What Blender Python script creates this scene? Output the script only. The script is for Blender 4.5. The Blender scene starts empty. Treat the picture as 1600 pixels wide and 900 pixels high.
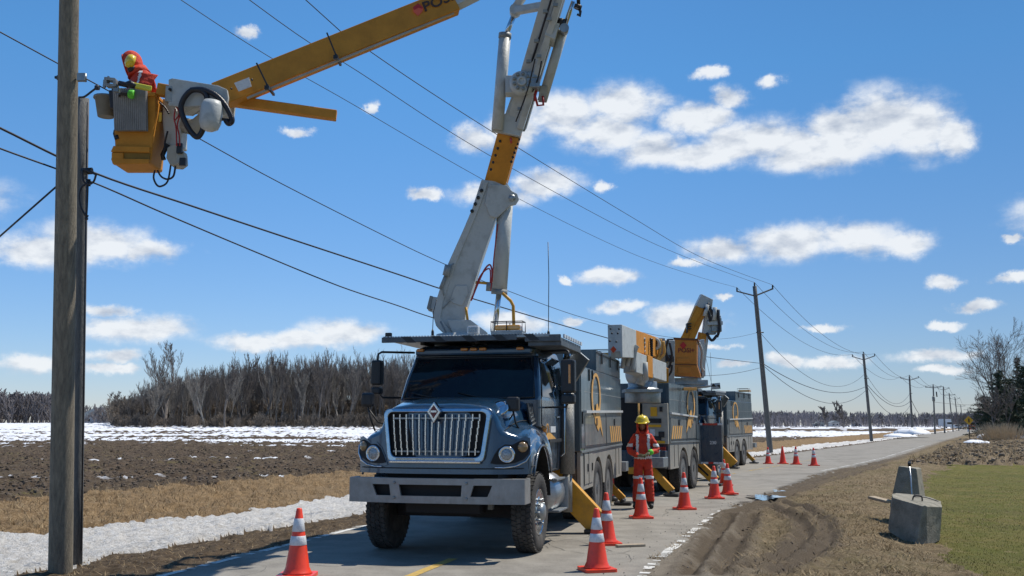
import bpy, bmesh, math, random
import numpy as np
from mathutils import Vector, Matrix
random.seed(7); rng = np.random.default_rng(11)
S = bpy.context.scene; COL = S.collection
R = math.radians
# ------------------------------------------------------------------ camera
FPX, EYE, VH = 1500.0, 1.68, 664.0
PIT = math.atan((VH-450)/FPX); CP, SP = math.cos(PIT), math.sin(PIT)
cam = bpy.data.cameras.new('camera'); cam.sensor_width = 36; cam.lens = FPX/1600*36
cam.clip_start = .1; cam.clip_end = 9000
camo = bpy.data.objects.new('camera', cam); COL.objects.link(camo)
camo.location = (0, 0, EYE); camo.rotation_euler = (math.pi/2+PIT, 0, 0); S.camera = camo
S.render.resolution_x, S.render.resolution_y = 1024, 576
S.view_settings.view_transform = 'Standard'; S.view_settings.look = 'None'
S.view_settings.exposure = 0.0; S.view_settings.gamma = 1
def ray(u, v):
    dx = (u-800)/FPX; dv = (450-v)/FPX
    return Vector((dx, CP-dv*SP, SP+dv*CP))
def P(u, v, t): return Vector((0, 0, EYE))+ray(u, v)*t
def G(u, v, z=0.0):
    r = ray(u, v); return Vector((0, 0, EYE))+r*((z-EYE)/r.z)
# ------------------------------------------------------------------ sun and sky
SUN_AZ, SUN_EL = R(67), R(60)
sun = bpy.data.lights.new('sun', 'SUN'); sun.energy = 5.0; sun.angle = R(.5); sun.color = (1, .94, .84)
suno = bpy.data.objects.new('sun', sun); COL.objects.link(suno)
sd = Vector((math.cos(SUN_EL)*math.sin(SUN_AZ), math.cos(SUN_EL)*math.cos(SUN_AZ), math.sin(SUN_EL)))
suno.rotation_euler = sd.to_track_quat('Z', 'Y').to_euler(); suno.location = sd*60
W = bpy.data.worlds.new('World'); S.world = W; W.use_nodes = True
nt = W.node_tree; nt.nodes.clear()
def wn(t, **k):
    n = nt.nodes.new(t)
    for a, b in k.items(): setattr(n, a, b)
    return n
def wl(a, b): nt.links.new(a, b)
sky = wn('ShaderNodeTexSky', sky_type='NISHITA', sun_disc=False, sun_elevation=SUN_EL, sun_rotation=SUN_AZ, altitude=100, air_density=1.0, dust_density=.05, ozone_density=2.6)
def wmath(op, a, b=None, c=None, clamp=False):
    n = wn('ShaderNodeMath', operation=op, use_clamp=clamp)
    for i, x in enumerate((a, b, c)):
        if x is None: continue
        if isinstance(x, (int, float)): n.inputs[i].default_value = x
        else: wl(x, n.inputs[i])
    return n.outputs[0]
tc = wn('ShaderNodeTexCoord'); sx = wn('ShaderNodeSeparateXYZ'); wl(tc.outputs['Generated'], sx.inputs[0])
az = wmath('ARCTAN2', sx.outputs[0], sx.outputs[1]); el = wmath('ARCSINE', sx.outputs[2])
cx = wn('ShaderNodeCombineXYZ'); wl(az, cx.inputs[0]); wl(el, cx.inputs[1])
def wnoise(vec, scale, detail, rough, sx_=1, sy_=1, off=(0, 0, 0)):
    m = wn('ShaderNodeMapping'); m.inputs['Scale'].default_value = (sx_, sy_, 1); m.inputs['Location'].default_value = off
    wl(vec, m.inputs[0])
    n = wn('ShaderNodeTexNoise'); n.inputs['Scale'].default_value = scale; n.inputs['Detail'].default_value = detail
    n.inputs['Roughness'].default_value = rough; wl(m.outputs[0], n.inputs['Vector']); return n
warp = wnoise(cx.outputs[0], 20, 8, .68)
wsub = wn('ShaderNodeVectorMath', operation='SUBTRACT'); wl(warp.outputs['Color'], wsub.inputs[0]); wsub.inputs[1].default_value = (.5, .5, .5)
wsc = wn('ShaderNodeVectorMath', operation='MULTIPLY'); wl(wsub.outputs[0], wsc.inputs[0]); wsc.inputs[1].default_value = (.060, .028, 0)
wad = wn('ShaderNodeVectorMath', operation='ADD'); wl(cx.outputs[0], wad.inputs[0]); wl(wsc.outputs[0], wad.inputs[1])
CLOUDS = [(742,215,42,26),(800,205,66,34),(880,180,90,40),(975,165,85,42),(1020,232,75,34),(945,205,90,44),(1090,190,70,30),
 (1135,155,42,22),(1180,222,120,40),(1095,243,95,28),(1280,235,125,36),(1372,188,82,58),(1440,200,70,52),(1492,215,42,32),(1300,200,60,36),
 (1108,119,32,12),(1206,128,30,13),(770,305,80,22),(850,285,72,24),(660,300,32,13),(582,172,17,13),(463,206,32,10),(384,50,24,9),(940,290,24,12),
 (60,392,95,30),(150,380,100,36),(232,390,66,22),(1130,388,66,26),(1230,380,95,32),(1330,376,85,32),(1412,386,66,23),(1070,411,36,8),
 (950,432,52,16),(885,436,17,8),(975,480,52,12),(1060,500,80,24),(800,505,85,20),(170,485,42,13),(215,515,105,26),(545,518,85,24),(400,535,80,18),
 (480,530,90,18),(180,557,46,13),(170,577,46,10),(40,570,60,18),(1470,441,34,12),(1572,432,42,9),(1528,477,34,10),(1585,373,20,7),(1473,509,28,8),
 (1283,511,40,8),(1300,565,60,11),(1225,563,36,12),(1460,554,75,12),(1470,576,44,8),(1140,568,32,8),(895,500,24,8),(1130,462,20,7),(1115,540,38,7),
 (1700,330,110,40),(1750,470,90,20),(-120,300,120,40),(-200,480,130,24),(1900,150,160,60),(-350,120,160,60)]
dens = None
for (u, v, hw, hh) in CLOUDS:
    d = ray(u, v).normalized(); a, e = math.atan2(d.x, d.y), math.asin(d.z)
    m = wn('ShaderNodeMapping', vector_type='TEXTURE'); m.inputs['Location'].default_value = (a, e, 0)
    m.inputs['Scale'].default_value = (hw*1.25/FPX, hh*1.28/FPX, 1); wl(wad.outputs[0], m.inputs[0])
    g = wn('ShaderNodeTexGradient', gradient_type='SPHERICAL'); wl(m.outputs[0], g.inputs[0])
    # flat bases: clouds are denser towards their middle
    dens = g.outputs['Fac'] if dens is None else wmath('MAXIMUM', dens, g.outputs['Fac'])
nz = wnoise(cx.outputs[0], 19, 9, .56, 1, 1.8)
n2 = wnoise(cx.outputs[0], 19, 6, .54, 1, 1.8, (.0, -.022, 0))
t1 = wmath('MULTIPLY_ADD', nz.outputs['Fac'], 2.7, -1.36)
cov = wmath('ADD', wmath('MULTIPLY', dens, 1.6), t1)
cm = wn('ShaderNodeMapRange', interpolation_type='SMOOTHSTEP'); wl(cov, cm.inputs['Value'])
cm.inputs['From Min'].default_value = .02; cm.inputs['From Max'].default_value = 1.12
gate = wn('ShaderNodeMapRange', interpolation_type='SMOOTHSTEP'); wl(dens, gate.inputs['Value'])
gate.inputs['From Min'].default_value = .0; gate.inputs['From Max'].default_value = .62
calpha = wmath('MULTIPLY', wmath('MULTIPLY', cm.outputs[0], gate.outputs[0]), .93)
# body tone: lit tops, greyer bases (difference of the billow noise along elevation)
dif = wmath('SUBTRACT', nz.outputs['Fac'], n2.outputs['Fac'])
shd = wn('ShaderNodeMapRange'); wl(dif, shd.inputs['Value']); shd.inputs['From Min'].default_value = -.22; shd.inputs['From Max'].default_value = .06
ccol = wn('ShaderNodeMix', data_type='RGBA'); wl(shd.outputs[0], ccol.inputs['Factor'])
ccol.inputs['A'].default_value = (4.9, 5.5, 6.5, 1); ccol.inputs['B'].default_value = (8.9, 9.2, 9.5, 1)
tint = wn('ShaderNodeMix', data_type='RGBA', blend_type='MULTIPLY'); tint.inputs['Factor'].default_value = 1
wl(sky.outputs[0], tint.inputs['A'])
elr = wn('ShaderNodeMapRange'); wl(el, elr.inputs['Value']); elr.inputs['From Min'].default_value = .02; elr.inputs['From Max'].default_value = .36
tcol = wn('ShaderNodeMix', data_type='RGBA'); wl(elr.outputs[0], tcol.inputs['Factor']); tcol.inputs['A'].default_value = (.84, .93, 1.24, 1); tcol.inputs['B'].default_value = (.68, 1.25, 1.58, 1); wl(tcol.outputs['Result'], tint.inputs['B'])
# lens falloff put into the sky colour: clear sky darkens smoothly towards the right
azr = wn('ShaderNodeMapRange', interpolation_type='SMOOTHSTEP'); wl(az, azr.inputs['Value']); azr.inputs['From Min'].default_value = -.25; azr.inputs['From Max'].default_value = .62
azr.inputs['To Min'].default_value = 1.0; azr.inputs['To Max'].default_value = .68
deep = wn('ShaderNodeVectorMath', operation='SCALE'); wl(tint.outputs['Result'], deep.inputs[0]); wl(azr.outputs[0], deep.inputs['Scale'])
cmix = wn('ShaderNodeMix', data_type='RGBA'); wl(calpha, cmix.inputs['Factor']); wl(deep.outputs[0], cmix.inputs['A']); wl(ccol.outputs['Result'], cmix.inputs['B'])
bg = wn('ShaderNodeBackground'); bg.inputs['Strength'].default_value = .1; wl(cmix.outputs['Result'], bg.inputs['Color'])
wo = wn('ShaderNodeOutputWorld'); wl(bg.outputs[0], wo.inputs[0])
# ------------------------------------------------------------------ materials
def mat(name, col, rough=.6, metal=0.0, var=0.0, scale=8, col2=None, bump=0.0, bscale=40, coat=0.0, spec=.5, stretch=(1, 1, 1), emit=None, detail=6, ramp=(.35, .65), alpha=None):
    m = bpy.data.materials.new(name); m.use_nodes = True; n = m.node_tree; b = n.nodes['Principled BSDF']
    b.inputs['Base Color'].default_value = (*col, 1); b.inputs['Roughness'].default_value = rough; b.inputs['Metallic'].default_value = metal
    b.inputs['Coat Weight'].default_value = coat; b.inputs['Coat Roughness'].default_value = .08; b.inputs['Specular IOR Level'].default_value = spec
    if emit: b.inputs['Emission Color'].default_value = (*emit[:3], 1); b.inputs['Emission Strength'].default_value = emit[3]
    c = n.nodes.new('ShaderNodeTexCoord'); mp = n.nodes.new('ShaderNodeMapping'); mp.inputs['Scale'].default_value = stretch
    n.links.new(c.outputs['Object'], mp.inputs[0])
    if var or col2:
        t = n.nodes.new('ShaderNodeTexNoise'); t.inputs['Scale'].default_value = scale; t.inputs['Detail'].default_value = detail; t.inputs['Roughness'].default_value = .65
        n.links.new(mp.outputs[0], t.inputs['Vector'])
        r = n.nodes.new('ShaderNodeMapRange'); r.inputs['From Min'].default_value = ramp[0]; r.inputs['From Max'].default_value = ramp[1]; n.links.new(t.outputs['Fac'], r.inputs['Value'])
        x = n.nodes.new('ShaderNodeMix'); x.data_type = 'RGBA'; n.links.new(r.outputs[0], x.inputs['Factor'])
        c2 = col2 or tuple(k*(1-var) for k in col); x.inputs['A'].default_value = (*col, 1); x.inputs['B'].default_value = (*c2, 1)
        n.links.new(x.outputs['Result'], b.inputs['Base Color'])
    if bump:
        t2 = n.nodes.new('ShaderNodeTexNoise'); t2.inputs['Scale'].default_value = bscale; t2.inputs['Detail'].default_value = 5; n.links.new(mp.outputs[0], t2.inputs['Vector'])
        bp = n.nodes.new('ShaderNodeBump'); bp.inputs['Strength'].default_value = min(1, bump); bp.inputs['Distance'].default_value = .02
        n.links.new(t2.outputs['Fac'], bp.inputs['Height']); n.links.new(bp.outputs[0], b.inputs['Normal'])
    return m
M = dict(
 navy=mat('navy_paint', (.010, .034, .068), .24, 0, 0, 3, (.028, .06, .10), .12, 60, coat=.8, ramp=(.4, .8)),
 hood=mat('hood_paint', (.008, .042, .095), .12, .1, 0, 5, (.016, .056, .11), .1, 60, coat=1.0, ramp=(.4, .8)),
 boxside=mat('dusty_navy_panel', (.028, .060, .085), .34, .0, 0, 3.5, (.12, .15, .16), .2, 50, coat=.55, stretch=(1.6, 1.6, .25), ramp=(.42, .78)),
 boxlow=mat('road_dust_panel', (.20, .205, .19), .5, .0, 0, 2.5, (.30, .29, .26), .2, 50, coat=.2, stretch=(1, 1, .4)),
 chrome=mat('chrome', (.62, .66, .70), .12, 1.0, 0, 30, (.5, .53, .56), .05, 80),
 steel=mat('galvanised_steel', (.36, .38, .38), .42, .7, 0, 9, (.25, .27, .28), .2, 80),
 alu=mat('brushed_aluminium', (.52, .54, .55), .34, .85, 0, 6, (.42, .43, .43), .15, 120, stretch=(1, 1, 6)),
 black=mat('black_plastic', (.012, .012, .014), .42, 0, .3, 20, None, .2, 90),
 rubber=mat('dusty_rubber', (.022, .022, .023), .85, 0, 0, 7, (.07, .066, .06), .5, 60, ramp=(.45, .75)),
 wellblack=mat('underbody_black', (.010, .010, .011), .7, 0, .3, 8),
 glass=mat('dark_glass', (.004, .006, .012), .05, 0, 0, 2, (.008, .018, .022), 0, 1, coat=0, spec=.35),
 lens=mat('headlamp_lens', (.42, .46, .48), .1, .6, 0, 60, (.16, .18, .2), .6, 70, coat=1.0),
 amber=mat('amber_lens', (.75, .25, .02), .2, 0, .3, 30, coat=.8),
 redlens=mat('red_lens', (.55, .03, .02), .25, 0, .3, 30, coat=.8),
 white=mat('boom_white', (.46, .48, .47), .5, 0, 0, 5, (.27, .275, .26), .2, 30, coat=.1, ramp=(.5, .82)),
 shade=mat('boom_seam_grey', (.26, .28, .28), .5, 0, .2, 6),
 yellow=mat('boom_yellow_fibreglass', (.60, .255, .033), .6, 0, 0, 3, (.40, .165, .022), .12, 30, coat=0, spec=.25, ramp=(.4, .8)),
 legyellow=mat('outrigger_yellow', (.62, .30, .02), .5, 0, 0, 5, (.33, .17, .03), .3, 30, ramp=(.45, .8)),
 logo=mat('logo_yellow', (.74, .40, .10), .5, 0, .25, 9),
 hose=mat('hose_rubber', (.012, .012, .02), .35, 0, .2, 20, None, .3, 80),
 redcable=mat('red_cable', (.4, .02, .02), .5, 0, .2, 20),
 wood=mat('weathered_wood', (.31, .27, .20), .85, 0, 0, 5, (.14, .12, .092), .9, 30, stretch=(6, 6, .5), ramp=(.3, .7)),
 woodgrey=mat('grey_wood', (.19, .19, .18), .85, 0, 0, 5, (.10, .10, .10), .9, 30, stretch=(6, 6, .5), ramp=(.3, .7)),
 wire=mat('wire_dark', (.02, .022, .03), .5, 0, .2, 20),
 orange=mat('cone_orange', (.80, .055, .018), .42, 0, 0, 9, (.58, .05, .025), .1, 30, coat=.1, ramp=(.45, .8)),
 band=mat('reflective_band', (.62, .64, .66), .4, 0, 0, 25, (.40, .42, .44), .2, 60, ramp=(.5, .75)),
 suit=mat('red_coverall', (.60, .050, .018), .8, 0, 0, 8, (.42, .03, .014), .9, 16),
 tape=mat('suit_reflective_tape', (.72, .73, .72), .5, 0, .15, 20),
 glove=mat('leather_glove', (.22, .22, .13), .8, 0, .3, 20),
 green=mat('green_cuff', (.15, .72, .05), .6, 0, .2, 20),
 boot=mat('black_boot', (.018, .016, .015), .5, 0, .3, 20),
 skin=mat('skin', (.36, .18, .12), .55, 0, .15, 20),
 hat=mat('yellow_hard_hat', (.78, .58, .03), .3, 0, .1, 9, coat=.5),
 concrete=mat('weathered_concrete', (.31, .285, .225), .95, 0, 0, 5, (.15, .14, .11), .8, 40, ramp=(.35, .7)),
 bark=mat('bare_bark', (.19, .165, .145), .9, 0, 0, .5, (.12, .105, .095)),
 palebark=mat('pale_bark', (.30, .275, .24), .9, 0, .3, .7),
 fir=mat('evergreen_needles', (.022, .042, .018), .7, 0, 0, 1.2, (.045, .06, .03)),
 reed=mat('dry_reed', (.66, .52, .34), .8, 0, .4, 3),
 grey=mat('grey_plastic', (.20, .20, .18), .5, 0, .2, 10),
 beige=mat('beige_panel', (.40, .38, .32), .5, 0, .2, 6),
 logored=mat('emblem_red', (.45, .02, .03), .4, 0, .1, 10),
 logopink=mat('emblem_coral', (.75, .12, .07), .4, 0, .1, 10),
 signyellow=mat('sign_yellow', (.8, .42, .02), .5, 0, .1, 10),
 sand=mat('wood_pad', (.42, .34, .24), .8, 0, .3, 10, None, .3, 30),
)
# ------------------------------------------------------------------ mesh helper
def add_dust(m, z0, z1, col, amt):
    n = m.node_tree; b = n.nodes['Principled BSDF']; lk = b.inputs['Base Color'].links; L = n.links.new
    c = n.nodes.new('ShaderNodeTexCoord'); s = n.nodes.new('ShaderNodeSeparateXYZ'); L(c.outputs['Object'], s.inputs[0])
    r = n.nodes.new('ShaderNodeMapRange'); r.inputs['From Min'].default_value = z1; r.inputs['From Max'].default_value = z0; L(s.outputs[2], r.inputs['Value'])
    mp = n.nodes.new('ShaderNodeMapping'); mp.inputs['Scale'].default_value = (1, 1, .45); L(c.outputs['Object'], mp.inputs[0])
    t = n.nodes.new('ShaderNodeTexNoise'); t.inputs['Scale'].default_value = 9; t.inputs['Detail'].default_value = 9; t.inputs['Roughness'].default_value = .72; L(mp.outputs[0], t.inputs['Vector'])
    q = n.nodes.new('ShaderNodeMapRange'); q.inputs['From Min'].default_value = .36; q.inputs['From Max'].default_value = .66; L(t.outputs['Fac'], q.inputs['Value'])
    a = n.nodes.new('ShaderNodeMath'); a.operation = 'MULTIPLY_ADD'; L(r.outputs[0], a.inputs[0]); a.inputs[1].default_value = amt; a.inputs[2].default_value = .06
    k = n.nodes.new('ShaderNodeMath'); k.operation = 'MULTIPLY'; k.use_clamp = True; L(a.outputs[0], k.inputs[0]); L(q.outputs[0], k.inputs[1])
    x = n.nodes.new('ShaderNodeMix'); x.data_type = 'RGBA'; L(k.outputs[0], x.inputs['Factor'])
    if lk: L(lk[0].from_socket, x.inputs['A'])
    x.inputs['B'].default_value = (*col, 1); L(x.outputs['Result'], b.inputs['Base Color'])
    rr = n.nodes.new('ShaderNodeMapRange'); L(k.outputs[0], rr.inputs['Value']); rr.inputs['To Min'].default_value = b.inputs['Roughness'].default_value; rr.inputs['To Max'].default_value = .8; L(rr.outputs[0], b.inputs['Roughness'])
    cw = n.nodes.new('ShaderNodeMapRange'); L(k.outputs[0], cw.inputs['Value']); cw.inputs['To Min'].default_value = b.inputs['Coat Weight'].default_value; cw.inputs['To Max'].default_value = 0; L(cw.outputs[0], b.inputs['Coat Weight'])
for k_, a_ in (('navy', .30), ('hood', .14), ('boxside', .5)): add_dust(M[k_], .7, 2.2, (.20, .185, .155), a_)
add_dust(M['boxlow'], .4, 1.6, (.33, .29, .23), .9); add_dust(M['rubber'], -.6, .6, (.16, .14, .115), .5); add_dust(M['black'], .3, 2.6, (.10, .095, .085), .4)
def kids(o): return [c for c in bpy.data.objects if c.parent == o]
def tag(o, label=None, cat=None, group=None, kind=None):
    if label: o['label'] = label
    if cat: o['category'] = cat
    if group: o['group'] = group
    if kind: o['kind'] = kind
    return o
def empty(name, loc=(0, 0, 0), rz=0):
    o = bpy.data.objects.new(name, None); COL.objects.link(o); o.location = loc; o.rotation_euler = (0, 0, rz); o.empty_display_size = .2
    return o
def copy_tree(o, parent=None):
    c = o.copy(); COL.objects.link(c); c.parent = parent
    for ch in kids(o): copy_tree(ch, c)
    return c
def frame(z, up=Vector((0, 0, 1))):
    z = Vector(z).normalized(); up = Vector(up)
    if abs(z.dot(up)) > .98: up = Vector((0, 1, 0))
    x = up.cross(z).normalized(); y = z.cross(x)
    return Matrix((x, y, z)).transposed()
class MB:
    def __init__(s): s.v = []; s.f = []; s.m = []; s.s = []
    def add(s, vs, fs, mi=0, sm=False):
        o = len(s.v); s.v += [tuple(q) for q in vs]; s.f += [tuple(i+o for i in f) for f in fs]; s.m += [mi]*len(fs); s.s += [sm]*len(fs); return s
    def box(s, c, d, rot=None, mi=0, taper=1.0):
        hx, hy, hz = d[0]/2, d[1]/2, d[2]/2; vs = []
        for z, k in ((-hz, 1), (hz, taper)):
            for x, y in ((-1, -1), (1, -1), (1, 1), (-1, 1)):
                q = Vector((x*hx*k, y*hy*k, z)); q = rot @ q if rot is not None else q; vs.append(q+Vector(c))
        return s.add(vs, [(3, 2, 1, 0), (4, 5, 6, 7), (0, 1, 5, 4), (1, 2, 6, 5), (2, 3, 7, 6), (3, 0, 4, 7)], mi)
    def beam(s, p0, p1, w, h, up=(0, 0, 1), mi=0, w1=None, h1=None):
        p0, p1 = Vector(p0), Vector(p1); F = frame(p1-p0, up); vs = []
        for p, a, b in ((p0, w, h), (p1, w1 or w, h1 or h)):
            for x, y in ((-1, -1), (1, -1), (1, 1), (-1, 1)): vs.append(p+F @ Vector((x*a/2, y*b/2, 0)))
        return s.add(vs, [(3, 2, 1, 0), (4, 5, 6, 7), (0, 1, 5, 4), (1, 2, 6, 5), (2, 3, 7, 6), (3, 0, 4, 7)], mi)
    def tube(s, pts, r, n=8, mi=0, caps=True, sm=True):
        pts = [Vector(p) for p in pts]; k = len(pts); rs = r if isinstance(r, (list, tuple)) else [r]*k; vs = []; prev = None
        for i, p in enumerate(pts):
            d = pts[min(i+1, k-1)]-pts[max(i-1, 0)]
            if d.length < 1e-9: d = Vector((0, 0, 1))
            d.normalize()
            if prev is None: F = frame(d); x = F.col[0]
            else:
                x = prev-d*prev.dot(d)
                if x.length < 1e-6: x = frame(d).col[0]
                x.normalize()
            y = d.cross(x); prev = x
            for j in range(n):
                a = 2*math.pi*j/n; vs.append(p+(x*math.cos(a)+y*math.sin(a))*rs[i])
        fs = [(i*n+j, i*n+(j+1) % n, (i+1)*n+(j+1) % n, (i+1)*n+j) for i in range(k-1) for j in range(n)]
        s.add(vs, fs, mi, sm)
        if caps:
            o = len(s.v)-k*n; s.f += [tuple(o+j for j in reversed(range(n))), tuple(o+(k-1)*n+j for j in range(n))]; s.m += [mi, mi]; s.s += [False, False]
        return s
    def lathe(s, prof, c=(0, 0, 0), axis=(0, 0, 1), n=16, mi=0, sm=True, mis=None):
        F = frame(axis); c = Vector(c); vs = []; k = len(prof)
        for r, h in prof:
            for j in range(n):
                a = 2*math.pi*j/n; vs.append(c+F @ Vector((r*math.cos(a), r*math.sin(a), h)))
        for i in range(k-1):
            pass
        o = len(s.v); s.v += [tuple(q) for q in vs]
        for i in range(k-1):
            for j in range(n):
                s.f.append((o+i*n+j, o+i*n+(j+1) % n, o+(i+1)*n+(j+1) % n, o+(i+1)*n+j)); s.m.append(mis[i] if mis else mi); s.s.append(sm)
        for i, rev in ((0, True), (k-1, False)):
            if prof[i][0] > 1e-4:
                q = [o+i*n+j for j in range(n)]; s.f.append(tuple(reversed(q)) if rev else tuple(q)); s.m.append(mis[min(i, k-2)] if mis else mi); s.s.append(False)
        return s
    def prism(s, poly, fn, d0, d1, mi=0):
        """poly 2-D points; fn(a, b, d) -> 3-D"""
        n = len(poly); vs = [fn(a, b, d0) for a, b in poly]+[fn(a, b, d1) for a, b in poly]
        return s.add(vs, [tuple(range(n)), tuple(reversed(range(n, 2*n)))]+[(i, i+n, (i+1) % n+n, (i+1) % n) for i in range(n)], mi)
    def ringprism(s, outer, inner, fn, d0, d1, mi=0):
        n = len(outer); vs = [fn(a, b, d) for d in (d0, d1) for L in (outer, inner) for a, b in L]; fs = []
        for i in range(n):
            j = (i+1) % n
            fs += [(i, j, n+j, n+i), (2*n+i, 3*n+i, 3*n+j, 2*n+j), (i, 2*n+i, 2*n+j, j), (n+i, n+j, 3*n+j, 3*n+i)]
        return s.add(vs, fs, mi)
    def xf(s, Mx): s.v = [tuple(Mx @ Vector(q)) for q in s.v]; return s
    def mesh(s, name, mats):
        me = bpy.data.meshes.new(name); me.from_pydata(s.v, [], s.f)
        for m in (mats if isinstance(mats, (list, tuple)) else [mats]): me.materials.append(m)
        me.polygons.foreach_set('material_index', s.m); me.polygons.foreach_set('use_smooth', s.s); me.update(); return me
    def build(s, name, mats, parent=None, bevel=0, fix=True, loc=None, keep=False):
        if parent is not None and keep: s.xf(parent.matrix_world_static)
        me = s.mesh(name, mats)
        if fix:
            bm = bmesh.new(); bm.from_mesh(me); bmesh.ops.recalc_face_normals(bm, faces=bm.faces); bm.to_mesh(me); bm.free()
        o = bpy.data.objects.new(name, me); COL.objects.link(o)
        if parent is not None: o.parent = parent
        if loc is not None: o.location = loc
        if bevel:
            b = o.modifiers.new('bevel', 'BEVEL'); b.width = bevel; b.segments = 2; b.limit_method = 'ANGLE'; b.angle_limit = R(38); b.harden_normals = False
        return o
def rpoly(corners, n=5):
    """rounded polygon: corners (x, y, r)"""
    out = []; k = len(corners)
    for i, (x, y, r) in enumerate(corners):
        p = Vector((x, y)); a = (Vector(corners[i-1][:2])-p).normalized(); b = (Vector(corners[(i+1) % k][:2])-p).normalized()
        if r <= 0: out += [tuple(p)]*(n+1); continue
        p0, p1 = p+a*r, p+b*r
        for j in range(n+1):
            t = j/n; q = p0*(1-t)**2+p*2*t*(1-t)+p1*t*t; out.append(tuple(q))
    return out
def plate(poly, t, th, extra=None):
    """outline seen from the road, extruded along the viewing depth axis: returns world fn"""
    return lambda a, b, d: P(a, b, t)+Vector((0, d, 0))
# ------------------------------------------------------------------ ground
YLk = [-60, 0, 11.3, 16.5, 22, 30, 48, 55, 89, 184, 600, 6000]; XLk = [-26, -7.1, -4.0, -2.6, -.7, 2.7, 11.3, 14.9, 32.5, 79, 287, 2987]
YRk = [-60, 0, 12.1, 18.9, 34.5, 39.8, 49.7, 99, 184, 600, 6000]; XRk = [-20, -1.5, 1.8, 4, 11, 14, 19.3, 43.7, 86.5, 294.5, 2994.5]
def XL(y): return np.interp(y, YLk, XLk)
def XR(y): return np.interp(y, YRk, XRk)
def vnoise(x, y, seed=0):
    xi = np.floor(x).astype(np.int64); yi = np.floor(y).astype(np.int64); xf = x-xi; yf = y-yi
    xf = xf*xf*(3-2*xf); yf = yf*yf*(3-2*yf)
    def h(a, b):
        n = (a*374761393+b*668265263+seed*974711) & 0x7fffffff; n = (n ^ (n >> 13))*1274126177 & 0x7fffffff; return ((n ^ (n >> 16)) & 0xffff)/65535.
    return (h(xi, yi)*(1-xf)+h(xi+1, yi)*xf)*(1-yf)+(h(xi, yi+1)*(1-xf)+h(xi+1, yi+1)*xf)*yf
def fbm(x, y, s, o=4, seed=0):
    a = 0; w = .5; t = 0
    for i in range(o): a = a+w*vnoise(x*s+i*17.3, y*s-i*9.1, seed+i); t += w; w *= .5; s *= 2.03
    return a/t
def seg_dist(x, y, pts):
    d = np.full(np.shape(x), 1e9)
    for (x0, y0), (x1, y1) in zip(pts[:-1], pts[1:]):
        dx, dy = x1-x0, y1-y0; t = np.clip(((x-x0)*dx+(y-y0)*dy)/(dx*dx+dy*dy), 0, 1); d = np.minimum(d, np.hypot(x-x0-t*dx, y-y0-t*dy))
    return d
def gp(L): return [tuple(G(u, v))[:2] for u, v in L]
RUTS = [gp([(1150, 800), (1199, 791), (1225, 800), (1250, 815), (1262, 835), (1245, 858), (1215, 876), (1150, 896)]),
        gp([(1160, 792), (1215, 784), (1262, 797), (1290, 815), (1296, 838), (1275, 862), (1240, 885), (1215, 900)]),
        gp([(1140, 805), (1110, 845), (1075, 900)]), gp([(1175, 806), (1150, 850), (1125, 900)]),
        gp([(1180, 772), (1260, 748), (1340, 730)]), gp([(1200, 783), (1280, 757), (1380, 728)])]
SHW = lambda y: np.interp(y, [10, 14, 17, 20, 30, 60, 100], [2.3, 2.15, 1.6, 1.1, .9, .7, .5])
SNW = lambda y: np.interp(y, [10, 18, 22, 30, 50, 94, 120], [7.6, 7.6, 6.6, 7.0, 6.0, 6.5, 4.5])
def zones(x, y):
    """0 road 1 shoulder 2 ditch snow 3 ditch grass 4 ploughed field 5 verge 6 lawn 7 rough ground"""
    r = np.hypot(x, y); n1 = fbm(x, y, 1.1, 4, 3); n2 = fbm(x, y, .35, 3, 8); n3 = fbm(x, y, 5., 3, 5)
    dl = XL(y)-x; dr = x-XR(y); z = np.zeros(x.shape, int)
    z[dl > (n3-.5)*.25] = 1
    z[dl > SHW(y)+(n1-.5)*.9+(n3-.5)*.35] = 2
    z[dl > SNW(y)+(n1-.5)*1.4+(n2-.5)*.9] = 3
    z[dl > 11.4+(n1-.5)*1.0] = 4
    z[dr > (n3-.5)*.5+(n1-.5)*.5] = 5
    lawn = (dr > 3.65+(n1-.5)*1.1+(n3-.5)*.55) & (y < 42.5+(n2-.5)*1.5)
    z[(dr > 0) & (y > 42+(n1-.5)*3) & (dr > 1.8)] = 7
    z[lawn] = 6
    return z
def height(x, y):
    dl = XL(y)-x; dr = x-XR(y); h = np.zeros(np.shape(x))
    prof = np.interp(dl, [0, .3, 1.2, 2.3, 4.5, 6.8, 9.5, 11.5, 13, 40], [0, .0, -.05, -.14, -.50, -.42, -.14, .0, -.04, -.02])
    prof = np.where(y > 60, prof*np.interp(y, [60, 110], [1, .5]), prof)
    h = np.where(dl > 0, prof, h)
    rise = np.interp(y, [70, 165, 400], [0, 1.95, 2.05])*np.clip((dl-11)/18, 0, 1)*np.clip((12-x)/30, 0, 1); h = h+np.where(dl > 0, rise, 0)
    pr = np.interp(dr, [0, .5, 1.6, 2.8, 3.6, 4.6, 30, 60], [0, .0, .04, .0, -.10, -.16, -.16, .0])
    far = np.interp(dr, [0, .6, 3, 9, 20], [0, .02, .12, .35, .5]); k = np.clip((y-41)/5, 0, 1)
    h = np.where(dr > 0, pr*(1-k)+far*k, h)
    return h
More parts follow.
